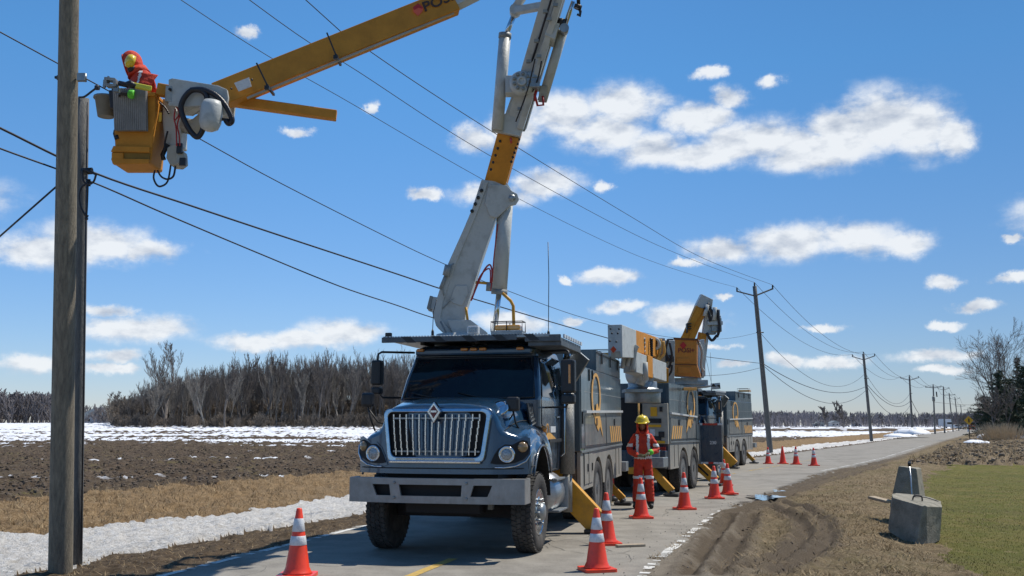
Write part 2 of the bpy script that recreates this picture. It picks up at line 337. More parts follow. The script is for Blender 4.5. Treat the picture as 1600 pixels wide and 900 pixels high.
def relief(x, y, z):
    n = fbm(x, y, 3.2, 4, 21); c = fbm(x, y, 1.2, 3, 33); f = fbm(x, y, 9., 3, 44); h = np.zeros(x.shape)
    dl = XL(y)-x; dr = x-XR(y); rg = np.abs(n-.5)
    h = np.where(z == 1, np.clip(dl/.5, 0, 1)*((n-.5)*.13+(f-.5)*.06), h)
    h = np.where(z == 2, .05+(n-.5)*.12+(f-.5)*.09+(c-.5)*.10, h)
    h = np.where(z == 3, (n-.5)*.16+(f-.5)*.09+(c-.5)*.2, h)
    rows = np.sin((dl)*2*math.pi/.85+c*3.0)
    far = np.clip((np.hypot(x, y)-30)/60, 0, 1)
    h = np.where(z == 4, (n-.5)*(.20+.1*far)+(f-.5)*.15+rows*.035+(c-.5)*.22, h)
    edge = np.clip(dr/.6, 0, 1)
    h = np.where(z == 5, edge*((n-.5)*.10+(f-.5)*.05+(c-.5)*.08), h)
    h = np.where(z == 7, edge*((n-.5)*.42+(f-.5)*.2+(c-.5)*.4), h)
    h = np.where(z == 6, (n-.5)*.03+(c-.5)*.04, h)
    return h
def rut_depth(x, y, z):
    h = np.zeros(x.shape); m = np.zeros(x.shape); w = (fbm(x, y, 1.6, 3, 71)-.5)*.25
    near = (z == 5) & (y < 46)
    for R_ in RUTS:
        d = seg_dist(x, y, R_)+w*.5
        h += np.where(near, -.075*np.exp(-(d/.10)**2)+.035*np.exp(-((d-.2)/.08)**2), 0); m = np.maximum(m, .75*np.exp(-(np.clip(d, 0, 9)/.24)**2)*(.35+1.3*fbm(x, y, .9, 3, 73)))
    return h, np.where(near, m, 0)
az_d = np.arange(-44, 44.01, .105); az_c = np.concatenate([np.arange(-180, -44, 4), az_d, np.arange(48, 180.1, 4)])
rr = [.3, 1.2, 2.2, 3.2]
while rr[-1] < 260: rr.append(rr[-1]*1.0092)
while rr[-1] < 7000: rr.append(rr[-1]*1.12)
rr = np.array(rr); A, RR = np.meshgrid(np.radians(az_c), rr)
gx = RR*np.sin(A); gy = RR*np.cos(A); gz_ = zones(gx, gy); hh = height(gx, gy)
rut, mud = rut_depth(gx, gy, gz_)
atten = np.clip(1-(RR-220)/200, 0, 1)
hz = hh+(relief(gx, gy, gz_)*atten)+rut
# puddle basin
pc = G(1196, 777); pud = np.exp(-(((gx-pc.x)/.75)**2+((gy-pc.y)/1.3)**2)); hz -= np.where((gz_ == 5) | (gz_ == 0), pud*.06, 0)
hz = np.where((gz_ == 0), np.where(pud > .25, hz, 0.0), hz)
NR, NA = gx.shape
idx = np.arange(NR*NA).reshape(NR, NA)
q = np.stack([idx[:-1, :-1], idx[:-1, 1:], idx[1:, 1:], idx[1:, :-1]], -1).reshape(-1, 4)[:, ::-1]
zc = np.stack([gz_[:-1, :-1], gz_[:-1, 1:], gz_[1:, 1:], gz_[1:, :-1]], -1).reshape(-1, 4)
fz = zc[:, 2]
co = np.stack([gx, gy, hz], -1).reshape(-1, 3)
dryness = (fbm(gx, gy, .9, 4, 90)).reshape(-1)
mudf = np.clip(mud.reshape(-1), 0, 1); drf = (gx-XR(gy)).reshape(-1); dlf = (XL(gy)-gx).reshape(-1)
# mud strip beside the asphalt and gravelly edge, as a colour mask (R = wet mud, G = gravel edge, B = snow on field)
strip = np.clip(1-np.abs(drf-.30)/.75, 0, 1)*np.interp(co[:, 1], [14, 19, 30, 44, 60], [.15, .7, .95, .8, .4])
mudf = np.clip(np.maximum(mudf, strip*(.35+1.2*fbm(co[:, 0], co[:, 1], 1.3, 4, 13))), 0, 1)
onroad = np.clip(1-np.abs(drf)/.5, 0, 1)*(drf < 0)*np.interp(co[:, 1], [14, 22, 40, 60], [.2, .9, .9, .3])
mudf = np.where(drf < 0, onroad*fbm(co[:, 0], co[:, 1], 2.2, 4, 15)*1.6, mudf)
grav = np.clip(1-(drf-.1)/np.interp(co[:, 1], [9, 14, 22], [1.9, 1.4, .6]), 0, 1)
yy = co[:, 1]; nz1 = fbm(co[:, 0]*.10, co[:, 1]*1.5, .5, 4, 51); nz2 = fbm(co[:, 0], co[:, 1], .03, 3, 52)
yl = yy+(nz2-.5)*26; rgt = np.clip((co[:, 0]-5)/20, 0, 1)
cover = np.interp(yl, [62, 80, 90, 100, 106, 112, 124, 140, 175, 420], [-.40, -.15, .18, .42, .10, .42, .20, .46, .55, .5])*(1-rgt)+np.interp(yl, [62, 118, 138, 160, 235, 290, 380, 450, 4000], [-.5, -.4, .15, .6, .45, -.25, -.2, .35, .5])*rgt
snowm = np.clip((cover+(nz1-.5)*1.9)*4, 0, 1)
def pick(name, ids, m):
    sel = q[np.isin(fz, ids)]; used, inv = np.unique(sel.reshape(-1), return_inverse=True); me = bpy.data.meshes.new(name)
    me.vertices.add(len(used)); me.vertices.foreach_set('co', co[used].astype(np.float32).reshape(-1))
    me.loops.add(sel.size); me.loops.foreach_set('vertex_index', inv.astype(np.int32).reshape(-1))
    me.polygons.add(len(sel)); me.polygons.foreach_set('loop_start', np.arange(0, sel.size, 4, dtype=np.int32))
    me.polygons.foreach_set('use_smooth', np.ones(len(sel), dtype=bool)); me.update(calc_edges=True)
    ca = me.color_attributes.new('mask', 'FLOAT_COLOR', 'POINT')
    d = np.stack([mudf[used], np.clip(grav[used], 0, 1), snowm[used], np.clip(dryness[used], 0, 1)], -1).astype(np.float32); ca.data.foreach_set('color', d.reshape(-1))
    me.materials.append(m); o = bpy.data.objects.new(name, me); COL.objects.link(o); o['kind'] = 'structure'; return o
def gmat(name, base, base2, s1, rough=.9, layers=(), bump=.5, bs=25, third=None, s3=1.0, bdist=.03):
    m = bpy.data.materials.new(name); m.use_nodes = True; n = m.node_tree; b = n.nodes['Principled BSDF']; b.inputs['Roughness'].default_value = rough; b.inputs['Specular IOR Level'].default_value = .12
    c = n.nodes.new('ShaderNodeTexCoord'); L = n.links.new
    def noise(s, d=8, r=.65):
        t = n.nodes.new('ShaderNodeTexNoise'); t.inputs['Scale'].default_value = s; t.inputs['Detail'].default_value = d; t.inputs['Roughness'].default_value = r; L(c.outputs['Object'], t.inputs['Vector']); return t.outputs['Fac']
    def rng_(x, a, b_):
        r = n.nodes.new('ShaderNodeMapRange'); r.inputs['From Min'].default_value = a; r.inputs['From Max'].default_value = b_; L(x, r.inputs['Value']); return r.outputs[0]
    def mix(f, a, b_):
        x = n.nodes.new('ShaderNodeMix'); x.data_type = 'RGBA'; L(f, x.inputs['Factor'])
        for k, w in (('A', a), ('B', b_)):
            if isinstance(w, tuple): x.inputs[k].default_value = (*w, 1)
            else: L(w, x.inputs[k])
        return x.outputs['Result']
    col = mix(rng_(noise(s1), .36, .64), base, base2)
    if third: col = mix(rng_(noise(s3, 5), .48, .66), col, third)
    vc = n.nodes.new('ShaderNodeVertexColor'); vc.layer_name = 'mask'; sp = n.nodes.new('ShaderNodeSeparateColor'); L(vc.outputs[0], sp.inputs[0])
    rough_n = None
    for ch, colr, sc, lo, hi, amp in layers:
        if ch == 'N': f = rng_(noise(sc, 9, .7), lo, hi)
        else:
            src = sp.outputs[ch]; a = n.nodes.new('ShaderNodeMath'); a.operation = 'MULTIPLY_ADD'; L(noise(sc, 6), a.inputs[0]); a.inputs[1].default_value = amp; L(src, a.inputs[2]); f = rng_(a.outputs[0], lo, hi)
        col = mix(f, col, colr)
        if colr[0] < .09 and ch == 0 and name == 'verge_grass': rough_n = f
    L(col, b.inputs['Base Color'])
    bp = n.nodes.new('ShaderNodeBump'); bp.inputs['Strength'].default_value = bump; bp.inputs['Distance'].default_value = bdist; L(noise(bs, 8, .7), bp.inputs['Height']); L(bp.outputs[0], b.inputs['Normal'])
    if rough_n is not None:
        r = n.nodes.new('ShaderNodeMapRange'); L(rough_n, r.inputs['Value']); r.inputs['To Min'].default_value = rough; r.inputs['To Max'].default_value = .55; L(r.outputs[0], b.inputs['Roughness'])
    return m
MUD = (.12, .094, .066); SNOW = (.72, .74, .78)
GM = dict(
 road=gmat('asphalt', (.275, .255, .22), (.215, .20, .175), 2.2, .88, [('N', (.33, .31, .27), 45, .45, .75, 0), ('N', (.13, .122, .11), 90, .60, .72, 0), (0, (.07, .058, .045), 5, .55, 1.15, .5)], .5, 110, (.165, .15, .128), .55, .012),
 shoulder=gmat('shoulder_soil', (.11, .08, .05), (.045, .031, .019), 6, .95, [('N', (.25, .19, .115), 14, .56, .66, 0), ('N', (.24, .22, .18), 40, .66, .72, 0)], .9, 18),
 snowb=gmat('old_snow', (.76, .735, .69), (.55, .515, .46), 5, .8, [('N', (.82, .81, .78), 9, .50, .64, 0), ('N', (.27, .22, .16), 26, .59, .70, 0), ('N', (.45, .40, .32), 1.3, .60, .74, 0)], 1.0, 16, None, 1, .12),
 bank=gmat('dry_ditch_grass', (.28, .19, .10), (.14, .09, .045), 3.5, .95, [('N', (.42, .31, .19), 18, .52, .70, 0), ('N', (.05, .032, .018), 7, .57, .70, 0)], 1.0, 30, (.21, .145, .08), .8, .05),
 field=gmat('ploughed_soil', (.120, .088, .060), (.048, .034, .023), 1.9, .95, [('N', (.30, .24, .165), 6, .57, .70, 0), ('N', (.15, .125, .055), .35, .56, .72, 0), ('N', (.018, .012, .008), 3.2, .58, .68, 0), (2, SNOW, 2.5, .45, .75, .3)], 1.0, 12, (.10, .076, .05), .25, .08),
 verge=gmat('verge_grass', (.26, .195, .115), (.12, .088, .05), 5.5, .95, [('N', (.38, .31, .20), 20, .52, .72, 0), ('N', (.05, .036, .02), 9, .58, .70, 0), ('N', (.10, .085, .04), .8, .56, .70, 0), (1, (.27, .232, .18), 3.0, .50, 1.05, .6), (0, MUD, 5.0, .50, 1.0, .9)], 1.0, 30, (.15, .12, .06), .6, .05),
 lawn=gmat('spring_lawn', (.095, .102, .020), (.155, .13, .042), 1.8, .95, [('N', (.24, .19, .10), 5, .56, .74, 0), ('N', (.05, .065, .015), 22, .55, .72, 0), ('N', (.13, .10, .045), .6, .55, .72, 0)], .9, 45, (.10, .10, .028), .35, .03),
 rough=gmat('rough_ground', (.24, .185, .12), (.12, .09, .058), 2.6, .95, [('N', (.24, .195, .13), 9, .55, .68, 0), ('N', (.14, .12, .06), 1.5, .55, .7, 0)], 1.0, 20, None, 1, .06),
)
pick('road', [0], GM['road']); pick('road_shoulder', [1], GM['shoulder']); pick('snow_bank', [2], GM['snowb']); pick('ditch_bank', [3], GM['bank'])
pick('ploughed_field', [4], GM['field']); pick('grass_verge', [5], GM['verge']); pick('lawn', [6], GM['lawn']); pick('rough_ground', [7], GM['rough'])
def ground_z(x, y):
    x = np.array([x], float); y = np.array([y], float); return float(height(x, y)[0])
# puddle water
def puddle(u, v, a, b, sd_):
    c = G(u, v); m = MB(); vs = [(c.x, c.y, 0)]; n = 40
    for i in range(n):
        t = 2*math.pi*i/n; k = 1+.35*math.sin(3*t+sd_)+.2*math.sin(7*t+sd_*2)+.1*math.sin(13*t); vs.append((c.x+a*k*math.cos(t)+.25*b*math.sin(t), c.y+b*k*math.sin(t), 0))
    m.add([(x, y, .006) for x, y, _ in vs], [(0, i+1, (i+1) % n+1) for i in range(n)]); o = m.build('puddle', WAT, fix=False); o['kind'] = 'structure'
WAT = mat('puddle_water', (.06, .05, .04), .12, 0, .2, 3, coat=1.0); WAT.node_tree.nodes['Principled BSDF'].inputs['Specular IOR Level'].default_value = 1
puddle(1196, 777, .34, .75, .6); puddle(1216, 767, .14, .35, 2.0)
# painted lines: worn strips, broken into flakes
def strip_mesh(name, pts, w, m, wear, seed):
    r = random.Random(seed); mb = MB(); P2 = [Vector(p) for p in pts]; L = [(b-a).length for a, b in zip(P2[:-1], P2[1:])]; tot = sum(L); st = .12; k = int(tot/st)
    def at(d):
        for i, l in enumerate(L):
            if d <= l or i == len(L)-1: a, b = P2[i], P2[i+1]; t = (b-a).normalized(); return a+t*d, Vector((-t.y, t.x))
            d -= l
    for i in range(k):
        wr = wear(i*st)
        if r.random() < wr: continue
        a, na = at(i*st); b, nb = at(i*st+st*(1.0 if r.random() > wr*.6 else r.uniform(.3, .9)))
        c0, c1 = r.uniform(0, wr*.45), 1-r.uniform(0, wr*.45)
        q4 = [a+na*w*(c0-.5), a+na*w*(c1-.5), b+nb*w*(c1-.5+r.uniform(-.08, .08)*wr), b+nb*w*(c0-.5+r.uniform(-.08, .08)*wr)]
        mb.add([(p.x, p.y, .005) for p in q4], [(3, 2, 1, 0)])
    o = mb.build(name, m, fix=True); o['kind'] = 'structure'
    return o
yelm = mat('worn_yellow_paint', (.50, .33, .08), .8, 0, 0, 18, (.26, .20, .11), .3, 60, ramp=(.5, .7)); whm = mat('worn_white_paint', (.62, .61, .57), .8, 0, 0, 18, (.27, .26, .23), .3, 60, ramp=(.5, .7))
cl = [((XL(y)+XR(y))/2+.12, y) for y in (2, 6, 9, 11.3, 12.6)]; strip_mesh('yellow_line', cl, .13, yelm, lambda d: .10, 1)
strip_mesh('yellow_line', [((XL(y)+XR(y))/2, y) for y in (18.5, 22, 26, 30, 35, 40, 48)], .12, yelm, lambda d: .5, 3)
strip_mesh('white_line', [(XR(y)-.08, y) for y in (4, 8, 10, 12.1, 14, 16, 18.9, 19.6)], .16, whm, lambda d: .48, 2)
strip_mesh('white_line', [(XR(y)-.45, y) for y in (36, 40, 45, 50, 60, 80)], .14, whm, lambda d: .5, 5)
strip_mesh('white_line', [(XL(y)+.12, y) for y in (4, 8, 11.3, 13, 15, 16.5, 18)], .13, whm, lambda d: .38, 4)
# road cracks, tar lines
def cracks(seed, n):
    r = random.Random(seed); mb = MB()
    for i in range(n):
        y = r.uniform(8, 34); x = r.uniform(XL(y)+.3, XR(y)-.3); a = r.uniform(0, 6.28); pts = []
        for k in range(r.randint(6, 16)): pts.append(Vector((x, y, .004))); a += r.uniform(-.6, .6); x += math.cos(a)*.16; y += math.sin(a)*.22
        for p, q_ in zip(pts[:-1], pts[1:]):
            d = (q_-p).normalized(); nn = Vector((-d.y, d.x, 0))*r.uniform(.002, .006); mb.add([p-nn, p+nn, q_+nn, q_-nn], [(0, 1, 2, 3)])
    o = mb.build('road_crack', mat('crack_dark', (.12, .112, .10), .95, 0, .2, 5)); o['kind'] = 'structure'
cracks(5, 34)
# straw and grass blades: real geometry, one stuff object per kind
def blades(name, xs, ys, zs, hgt, wid, lean, m, seed):
    g = np.random.default_rng(seed); n = len(xs); a = g.uniform(0, 6.28, n); h = hgt*g.uniform(.5, 1.4, n); l = lean*g.uniform(.2, 1.4, n)*h; b = g.uniform(0, 6.28, n)
    dx, dy = np.cos(a)*wid, np.sin(a)*wid; base = np.stack([xs, ys, zs], -1)
    v0 = base+np.stack([dx, dy, 0*dx], -1); v1 = base-np.stack([dx, dy, 0*dx], -1); v2 = base+np.stack([np.cos(b)*l, np.sin(b)*l, h], -1)
    vs = np.stack([v0, v1, v2], 1).reshape(-1, 3); me = bpy.data.meshes.new(name); me.vertices.add(len(vs)); me.vertices.foreach_set('co', vs.astype(np.float32).reshape(-1))
    me.loops.add(n*3); me.loops.foreach_set('vertex_index', np.arange(n*3, dtype=np.int32)); me.polygons.add(n); me.polygons.foreach_set('loop_start', np.arange(0, n*3, 3, dtype=np.int32)); me.update(calc_edges=True)
    me.materials.append(m); o = bpy.data.objects.new(name, me); COL.objects.link(o); return o
def scatter(n, ids, rmin, rmax, azmin, azmax, seed, dens=None):
    g = np.random.default_rng(seed); a = np.radians(g.uniform(azmin, azmax, n)); r = np.exp(g.uniform(math.log(rmin), math.log(rmax), n)); x, y = r*np.sin(a), r*np.cos(a)
    z = zones(x, y); k = np.isin(z, ids)
    if dens is not None: k &= g.uniform(0, 1, n) < dens(x, y)
    x, y, z = x[k], y[k], z[k]; rt, _ = rut_depth(x, y, z); return x, y, height(x, y)+relief(x, y, z)+rt-.01
strawm = mat('straw', (.42, .32, .185), .8, 0, 0, 3, (.20, .14, .08), spec=.15); lawnm = mat('lawn_blade', (.078, .088, .018), .8, 0, 0, 2, (.15, .125, .04), spec=.1)
def offmud(x, y):
    z = zones(x, y); _, m = rut_depth(x, y, z); dr = x-XR(y); s = np.clip((dr-.5)/1.6, 0, 1) if True else 1
    return np.where(dr > 0, s, 1)*(1-np.clip(m*1.3, 0, 1))*np.clip((fbm(x, y, 1.3, 3, 66)-.28)*3.2, .05, 1)
x, y, z = scatter(150000, [5], 9.5, 60, -5, 34, 1, offmud); o = blades('dry_grass', x, y, z, .055, .006, 1.6, strawm, 2); tag(o, 'matted dry straw grass on the muddy verge right of the road', 'dry grass', kind='stuff')
x, y, z = scatter(70000, [3], 15, 60, -40, 30, 3); o = blades('dry_grass', x, y, z, .13, .008, 1.1, strawm, 4); tag(o, 'tan dry grass covering the far slope of the snowy ditch', 'dry grass', kind='stuff')
x, y, z = scatter(70000, [6], 10, 44, 14, 40, 5); o = blades('lawn_grass', x, y, z, .03, .005, .8, lawnm, 6); tag(o, 'short green lawn grass behind the concrete blocks', 'grass', kind='stuff')
x, y, z = scatter(60000, [6], 10, 44, 14, 40, 25, lambda x, y: np.clip((fbm(x, y, .8, 4, 77)-.52)*6, .02, 1)); o = blades('dry_grass', x, y, z, .035, .006, 1.3, strawm, 26); tag(o, 'dead tan grass patches mixed into the green lawn', 'dry grass', kind='stuff')
x, y, z = scatter(14000, [1], 9, 40, -40, 10, 7); o = blades('dry_grass', x, y, z, .05, .006, 1.5, strawm, 8); tag(o, 'sparse dry grass along the muddy left road shoulder', 'dry grass', kind='stuff')
# clods: small irregular lumps of soil
def clods(name, xs, ys, zs, sz, m, seed, label):
    r = random.Random(seed); V = []; F = []
    for X, Y, Z in zip(xs, ys, zs):
        s = sz*r.uniform(.4, 1.5); o = len(V); a0 = r.uniform(0, 6)
        for k, (rad, h) in enumerate(((1, -.3), (.8, .5))):
            for j in range(5):
                a = a0+j*1.2566; rr_ = s*rad*r.uniform(.7, 1.25); V.append((X+rr_*math.cos(a), Y+rr_*math.sin(a), Z+s*h*r.uniform(.6, 1.2)))
        V.append((X, Y, Z+s*r.uniform(.6, .9)))
        for j in range(5): F += [(o+j, o+(j+1) % 5, o+5+(j+1) % 5, o+5+j), (o+5+j, o+5+(j+1) % 5, o+10)]
    me = bpy.data.meshes.new(name); me.from_pydata(V, [], F); me.materials.append(m); o = bpy.data.objects.new(name, me); COL.objects.link(o); tag(o, label, 'soil', kind='stuff')
soilm = mat('clod_soil', (.12, .09, .062), .95, 0, 0, 2, (.055, .04, .028), .6, 20)
x, y, z = scatter(24000, [4], 22, 100, -40, 0, 9); clods('soil_clods', x, y, z, .055, soilm, 1, 'dark clods of soil lying on the ploughed field at left')
x, y, z = scatter(9000, [1, 5], 9.5, 45, -40, 32, 10, lambda x, y: np.where(x > XR(y), rut_depth(x, y, zones(x, y))[1]*.5+.04, .8)); clods('mud_clods', x, y, z, .022, soilm, 2, 'small lumps of mud along the road edges')
x, y, z = scatter(26000, [7], 42, 95, 10, 34, 14); o = blades('dry_grass', x, y, z, .22, .016, 1.4, strawm, 15); tag(o, 'tangled dry brush and stalks on the rough ground beyond the lawn', 'dry grass', kind='stuff')
x, y, z = scatter(9000, [7], 42, 90, 10, 34, 12); clods('rubble', x, y, z, .09, mat('brush_soil', (.26, .20, .135), .95, 0, 0, 1, (.12, .09, .062)), 3, 'tumbled clods and brush on rough ground beyond the lawn')
# ------------------------------------------------------------------ utility truck
DIM = dict(o=(-1.03, 12.35), a=14.5)
def wheel(parent, x, y, dual=False, steer=False, side=1):
    """tyre + rim; side=+1 faces +x"""
    key = (dual,); h = bpy.data.objects.new('wheel', None)
    w = MB(); rr0 = .53; hub = WHM[key]
    o = bpy.data.objects.new('wheel', hub[0]); COL.objects.link(o); o.parent = parent; o.location = (x, y, rr0); o.rotation_euler = (0, 0, 0 if side > 0 else math.pi)
    bpy.data.objects.remove(h)
    for nm, me in (('tyre', hub[1]), ('rim', hub[2])):
        c = bpy.data.objects.new(nm, me); COL.objects.link(c); c.parent = o
    return o
def wheel_meshes(dual):
    X = (1, 0, 0); hub = MB(); tw = .29
    # outer face at x=0, going inward to -x
    if dual: hub.lathe([(.0, -.02), (.10, -.02), (.13, -.05), (.13, -.24)], axis=X, n=20, c=(0, 0, 0))
    else: hub.lathe([(.0, .06), (.09, .06), (.115, .03), (.125, -.03)], axis=X, n=20)
    for k in range(10):
        a = k*math.pi/5; r = .165
        p = Vector((0, r*math.cos(a), r*math.sin(a))); z0 = -.22 if dual else -.03; hub.tube([p+Vector((z0, 0, 0)), p+Vector((z0+.06, 0, 0))], .018, 6)
    t = MB()
    def tyre(x1):
        prof = [(.30, x1-.03), (.33, x1-.005), (.42, x1+.012), (.49, x1-.005), (.513, x1-.03), (.517, x1-.06), (.517, x1-tw+.06), (.513, x1-tw+.03), (.49, x1-tw+.005), (.42, x1-tw-.012), (.33, x1-tw+.005), (.30, x1-tw+.03)]
        t.lathe(prof, axis=X, n=40)
        n = 46
        for k in range(n):
            a = 2*math.pi*k/n; ca, sa = math.cos(a), math.sin(a)
            for j, (xc, wx, off) in enumerate(((x1-.045, .062, 0), (x1-.115, .055, .5), (x1-.175, .055, 0), (x1-.245, .062, .5))):
                b = a+off*2*math.pi/n; F = Matrix(((1, 0, 0), (0, -math.sin(b), math.cos(b)), (0, math.cos(b), math.sin(b)))) @ Matrix.Rotation(R(18 if j % 2 else -18), 3, 'Z')
                t.box(Vector((xc, .520*math.cos(b), .520*math.sin(b))), (wx, .052, .018), rot=F)
    tyre(0)
    if dual: tyre(-.33)
    rim = MB()
    if dual: rim.lathe([(.31, -.02), (.29, -.03), (.285, -.12), (.26, -.20), (.22, -.24), (.12, -.24), (.0, -.24)], axis=X, n=30)
    else: rim.lathe([(.31, -.02), (.295, -.01), (.28, -.05), (.24, -.055), (.20, -.02), (.12, -.01), (.0, -.01)], axis=X, n=30)
    return hub.mesh('wheel', M['steel']), t.mesh('tyre', M['rubber']), rim.mesh('rim', M['chrome'] if not dual else RIMD)
RIMD = mat('painted_rim_dusty', (.20, .20, .19), .6, .3, 0, 8, (.10, .10, .10), .2, 40)
WHM = {(False,): wheel_meshes(False), (True,): wheel_meshes(True)}
DIRTY = mat('bumper_aluminium', (.33, .335, .335), .42, .45, 0, 5, (.25, .255, .25), .15, 60)
PERF = mat('perforated_heat_shield', (.34, .335, .31), .5, .5, 0, 200, (.10, .10, .095), .4, 200, ramp=(.48, .56))
RAIL = mat('bright_rail', (.70, .71, .70), .35, .3, 0, 9, (.55, .55, .55))
LINE = mat('panel_gap', (.012, .014, .016), .7, 0, .2, 9)
def xz(s): return lambda a, b, d: Vector((s*d, a, b))          # (y, z) outline on a side plane
def yz_front(a, b, d): return Vector((a, d, b))                 # (x, z) outline on a front plane
def yF(x, z): return .12+.28*(abs(x)/1.18)**3.2+.06*(z-1.0)
def front_body(T):
    pf = [(0, 1.94), (.2, 1.945), (.4, 1.935), (.6, 1.905), (.70, 1.86), (.755, 1.77), (.79, 1.66), (.84, 1.585), (.92, 1.555), (1.0, 1.53), (1.08, 1.48), (1.14, 1.39), (1.175, 1.28), (1.18, 1.15), (1.17, 1.06)]
    pr = [(0, 2.075), (.25, 2.08), (.5, 2.07), (.75, 2.03), (.86, 1.97), (.93, 1.86), (.96, 1.76), (.98, 1.68), (1.0, 1.63), (1.05, 1.60), (1.09, 1.54), (1.14, 1.42), (1.17, 1.28), (1.18, 1.15), (1.17, 1.02)]
    st = [0, .008, .03, .07]+[.07+.93*k/26 for k in range(1, 27)]
    m = MB(); V = []; n = len(pf)
    def pt(i, s):
        (x0, z0), (x1, z1) = pf[i], pr[i]; k = s**.8; x = x0*(1-k)+x1*k; z = z0*(1-s)+z1*s; z += .035*math.sin(math.pi*min(1, s*1.1)) if i < 5 else 0
        if 7 <= i <= 12: z += .10*math.sin(math.pi*min(1, s*1.05))*(1 if i < 12 else .4)
        y = yF(x0, z0)*(1-s)+(1.52+.24*min(1, max(0, (1.75-z0)/.25)))*s
        if s == 0: x *= .975; z -= .03 if i < 13 else 0
        elif s < .01: x *= .992; z -= .010 if i < 13 else 0; y += .004
        if i >= 9:
            dy = (y-1.1)/.66
            if abs(dy) < 1: z = max(z, .53+.88*math.sqrt(1-dy*dy))
        return Vector((x, y, z))
    for sgn in (1, -1):
        o = len(m.v); fs = []
        for s in st: m.v += [tuple(Vector((sgn*p.x, p.y, p.z))) for p in (pt(i, s) for i in range(n))]
        for a in range(len(st)-1):
            for i in range(n-1): fs.append((o+a*n+i, o+a*n+i+1, o+(a+1)*n+i+1, o+(a+1)*n+i))
        m.f += fs; m.m += [0]*len(fs); m.s += [True]*len(fs)
        # front cap
        o2 = len(m.v); K = 8; fs = []
        for i in range(n):
            p = pt(i, 0)
            for k in range(K+1):
                z = 1.06+(p.z-1.06)*k/K; m.v.append((sgn*p.x, yF(p.x, z)+(.0 if k < K else .0), z))
        for i in range(n-1):
            for k in range(K): fs.append((o2+i*(K+1)+k, o2+(i+1)*(K+1)+k, o2+(i+1)*(K+1)+k+1, o2+i*(K+1)+k+1))
        m.f += fs; m.m += [0]*len(fs); m.s += [True]*len(fs)
    h = m.build('hood', M['hood'], T)
    for sgn in (1, -1):
        for i_, s0, s1 in ((7, .05, .98), (13, .02, .28)):
            l = MB(); l.tube([(sgn*(p.x+.003), p.y-.002, p.z+.004) for p in (pt(i_, s0+(s1-s0)*k/14) for k in range(15))], .006, 4); l.build('hood_seam', LINE, h)
    l = MB(); l.tube([(x_/20*1.1, yF(x_/20*1.1, 1.13)-.006, 1.13) for x_ in range(-20, 21)], .007, 4); l.build('apron_seam', LINE, h)
    # arch lips, liner and lower apron
    for sgn in (1, -1):
        l = MB(); l.tube([(sgn*1.185, 1.1-.66*math.cos(a), .53+.88*math.sin(a)) for a in [math.pi*(.19+.62*k/14) for k in range(15)]], .016, 6); l.build('wheel_arch', M['navy'], T)
        lin = MB(); pts = [(1.1-.68*math.cos(a), .53+.90*math.sin(a)) for a in [math.pi*(.28+.66*k/12) for k in range(13)]]
        for (a0, b0), (a1, b1) in zip(pts[:-1], pts[1:]): lin.add([(sgn*.62, a0, b0), (sgn*1.15, a0, b0), (sgn*1.15, a1, b1), (sgn*.62, a1, b1)], [(0, 1, 2, 3)])
        lin.add([(sgn*.62, a, b) for a, b in pts], [tuple(range(len(pts)))]); lin.build('wheel_well', M['wellblack'], T)
    # side louvres just ahead of the door
    for sgn in (1, -1):
        for k in range(6):
            b = MB(); z = 1.70+k*.05; b.box((sgn*(1.005-.012*k), 1.34, z), (.02, .26-.02*k, .022), Matrix.Rotation(R(8), 3, 'X')); b.build('louvre', M['chrome'], h)
        b = MB(); b.box((sgn*.965, 1.34, 1.83), (.02, .30, .30), Matrix.Rotation(R(-sgn*9), 3, 'Y')); b.build('louvre_recess', LINE, h)
    return h
def patch(poly, off, sgn, rings=5):
    cx_ = sum(p[0] for p in poly)/len(poly); cz = sum(p[1] for p in poly)/len(poly); vs = []; n = len(poly); fs = []
    for r in range(rings+1):
        k = 1-r/rings
        for x, z in poly:
            X, Z = cx_+(x-cx_)*k, cz+(z-cz)*k; vs.append((sgn*X, yF(X, Z)-off, Z))
    for r in range(rings):
        for i in range(n): fs.append((r*n+i, r*n+(i+1) % n, (r+1)*n+(i+1) % n, (r+1)*n+i))
    return vs, fs
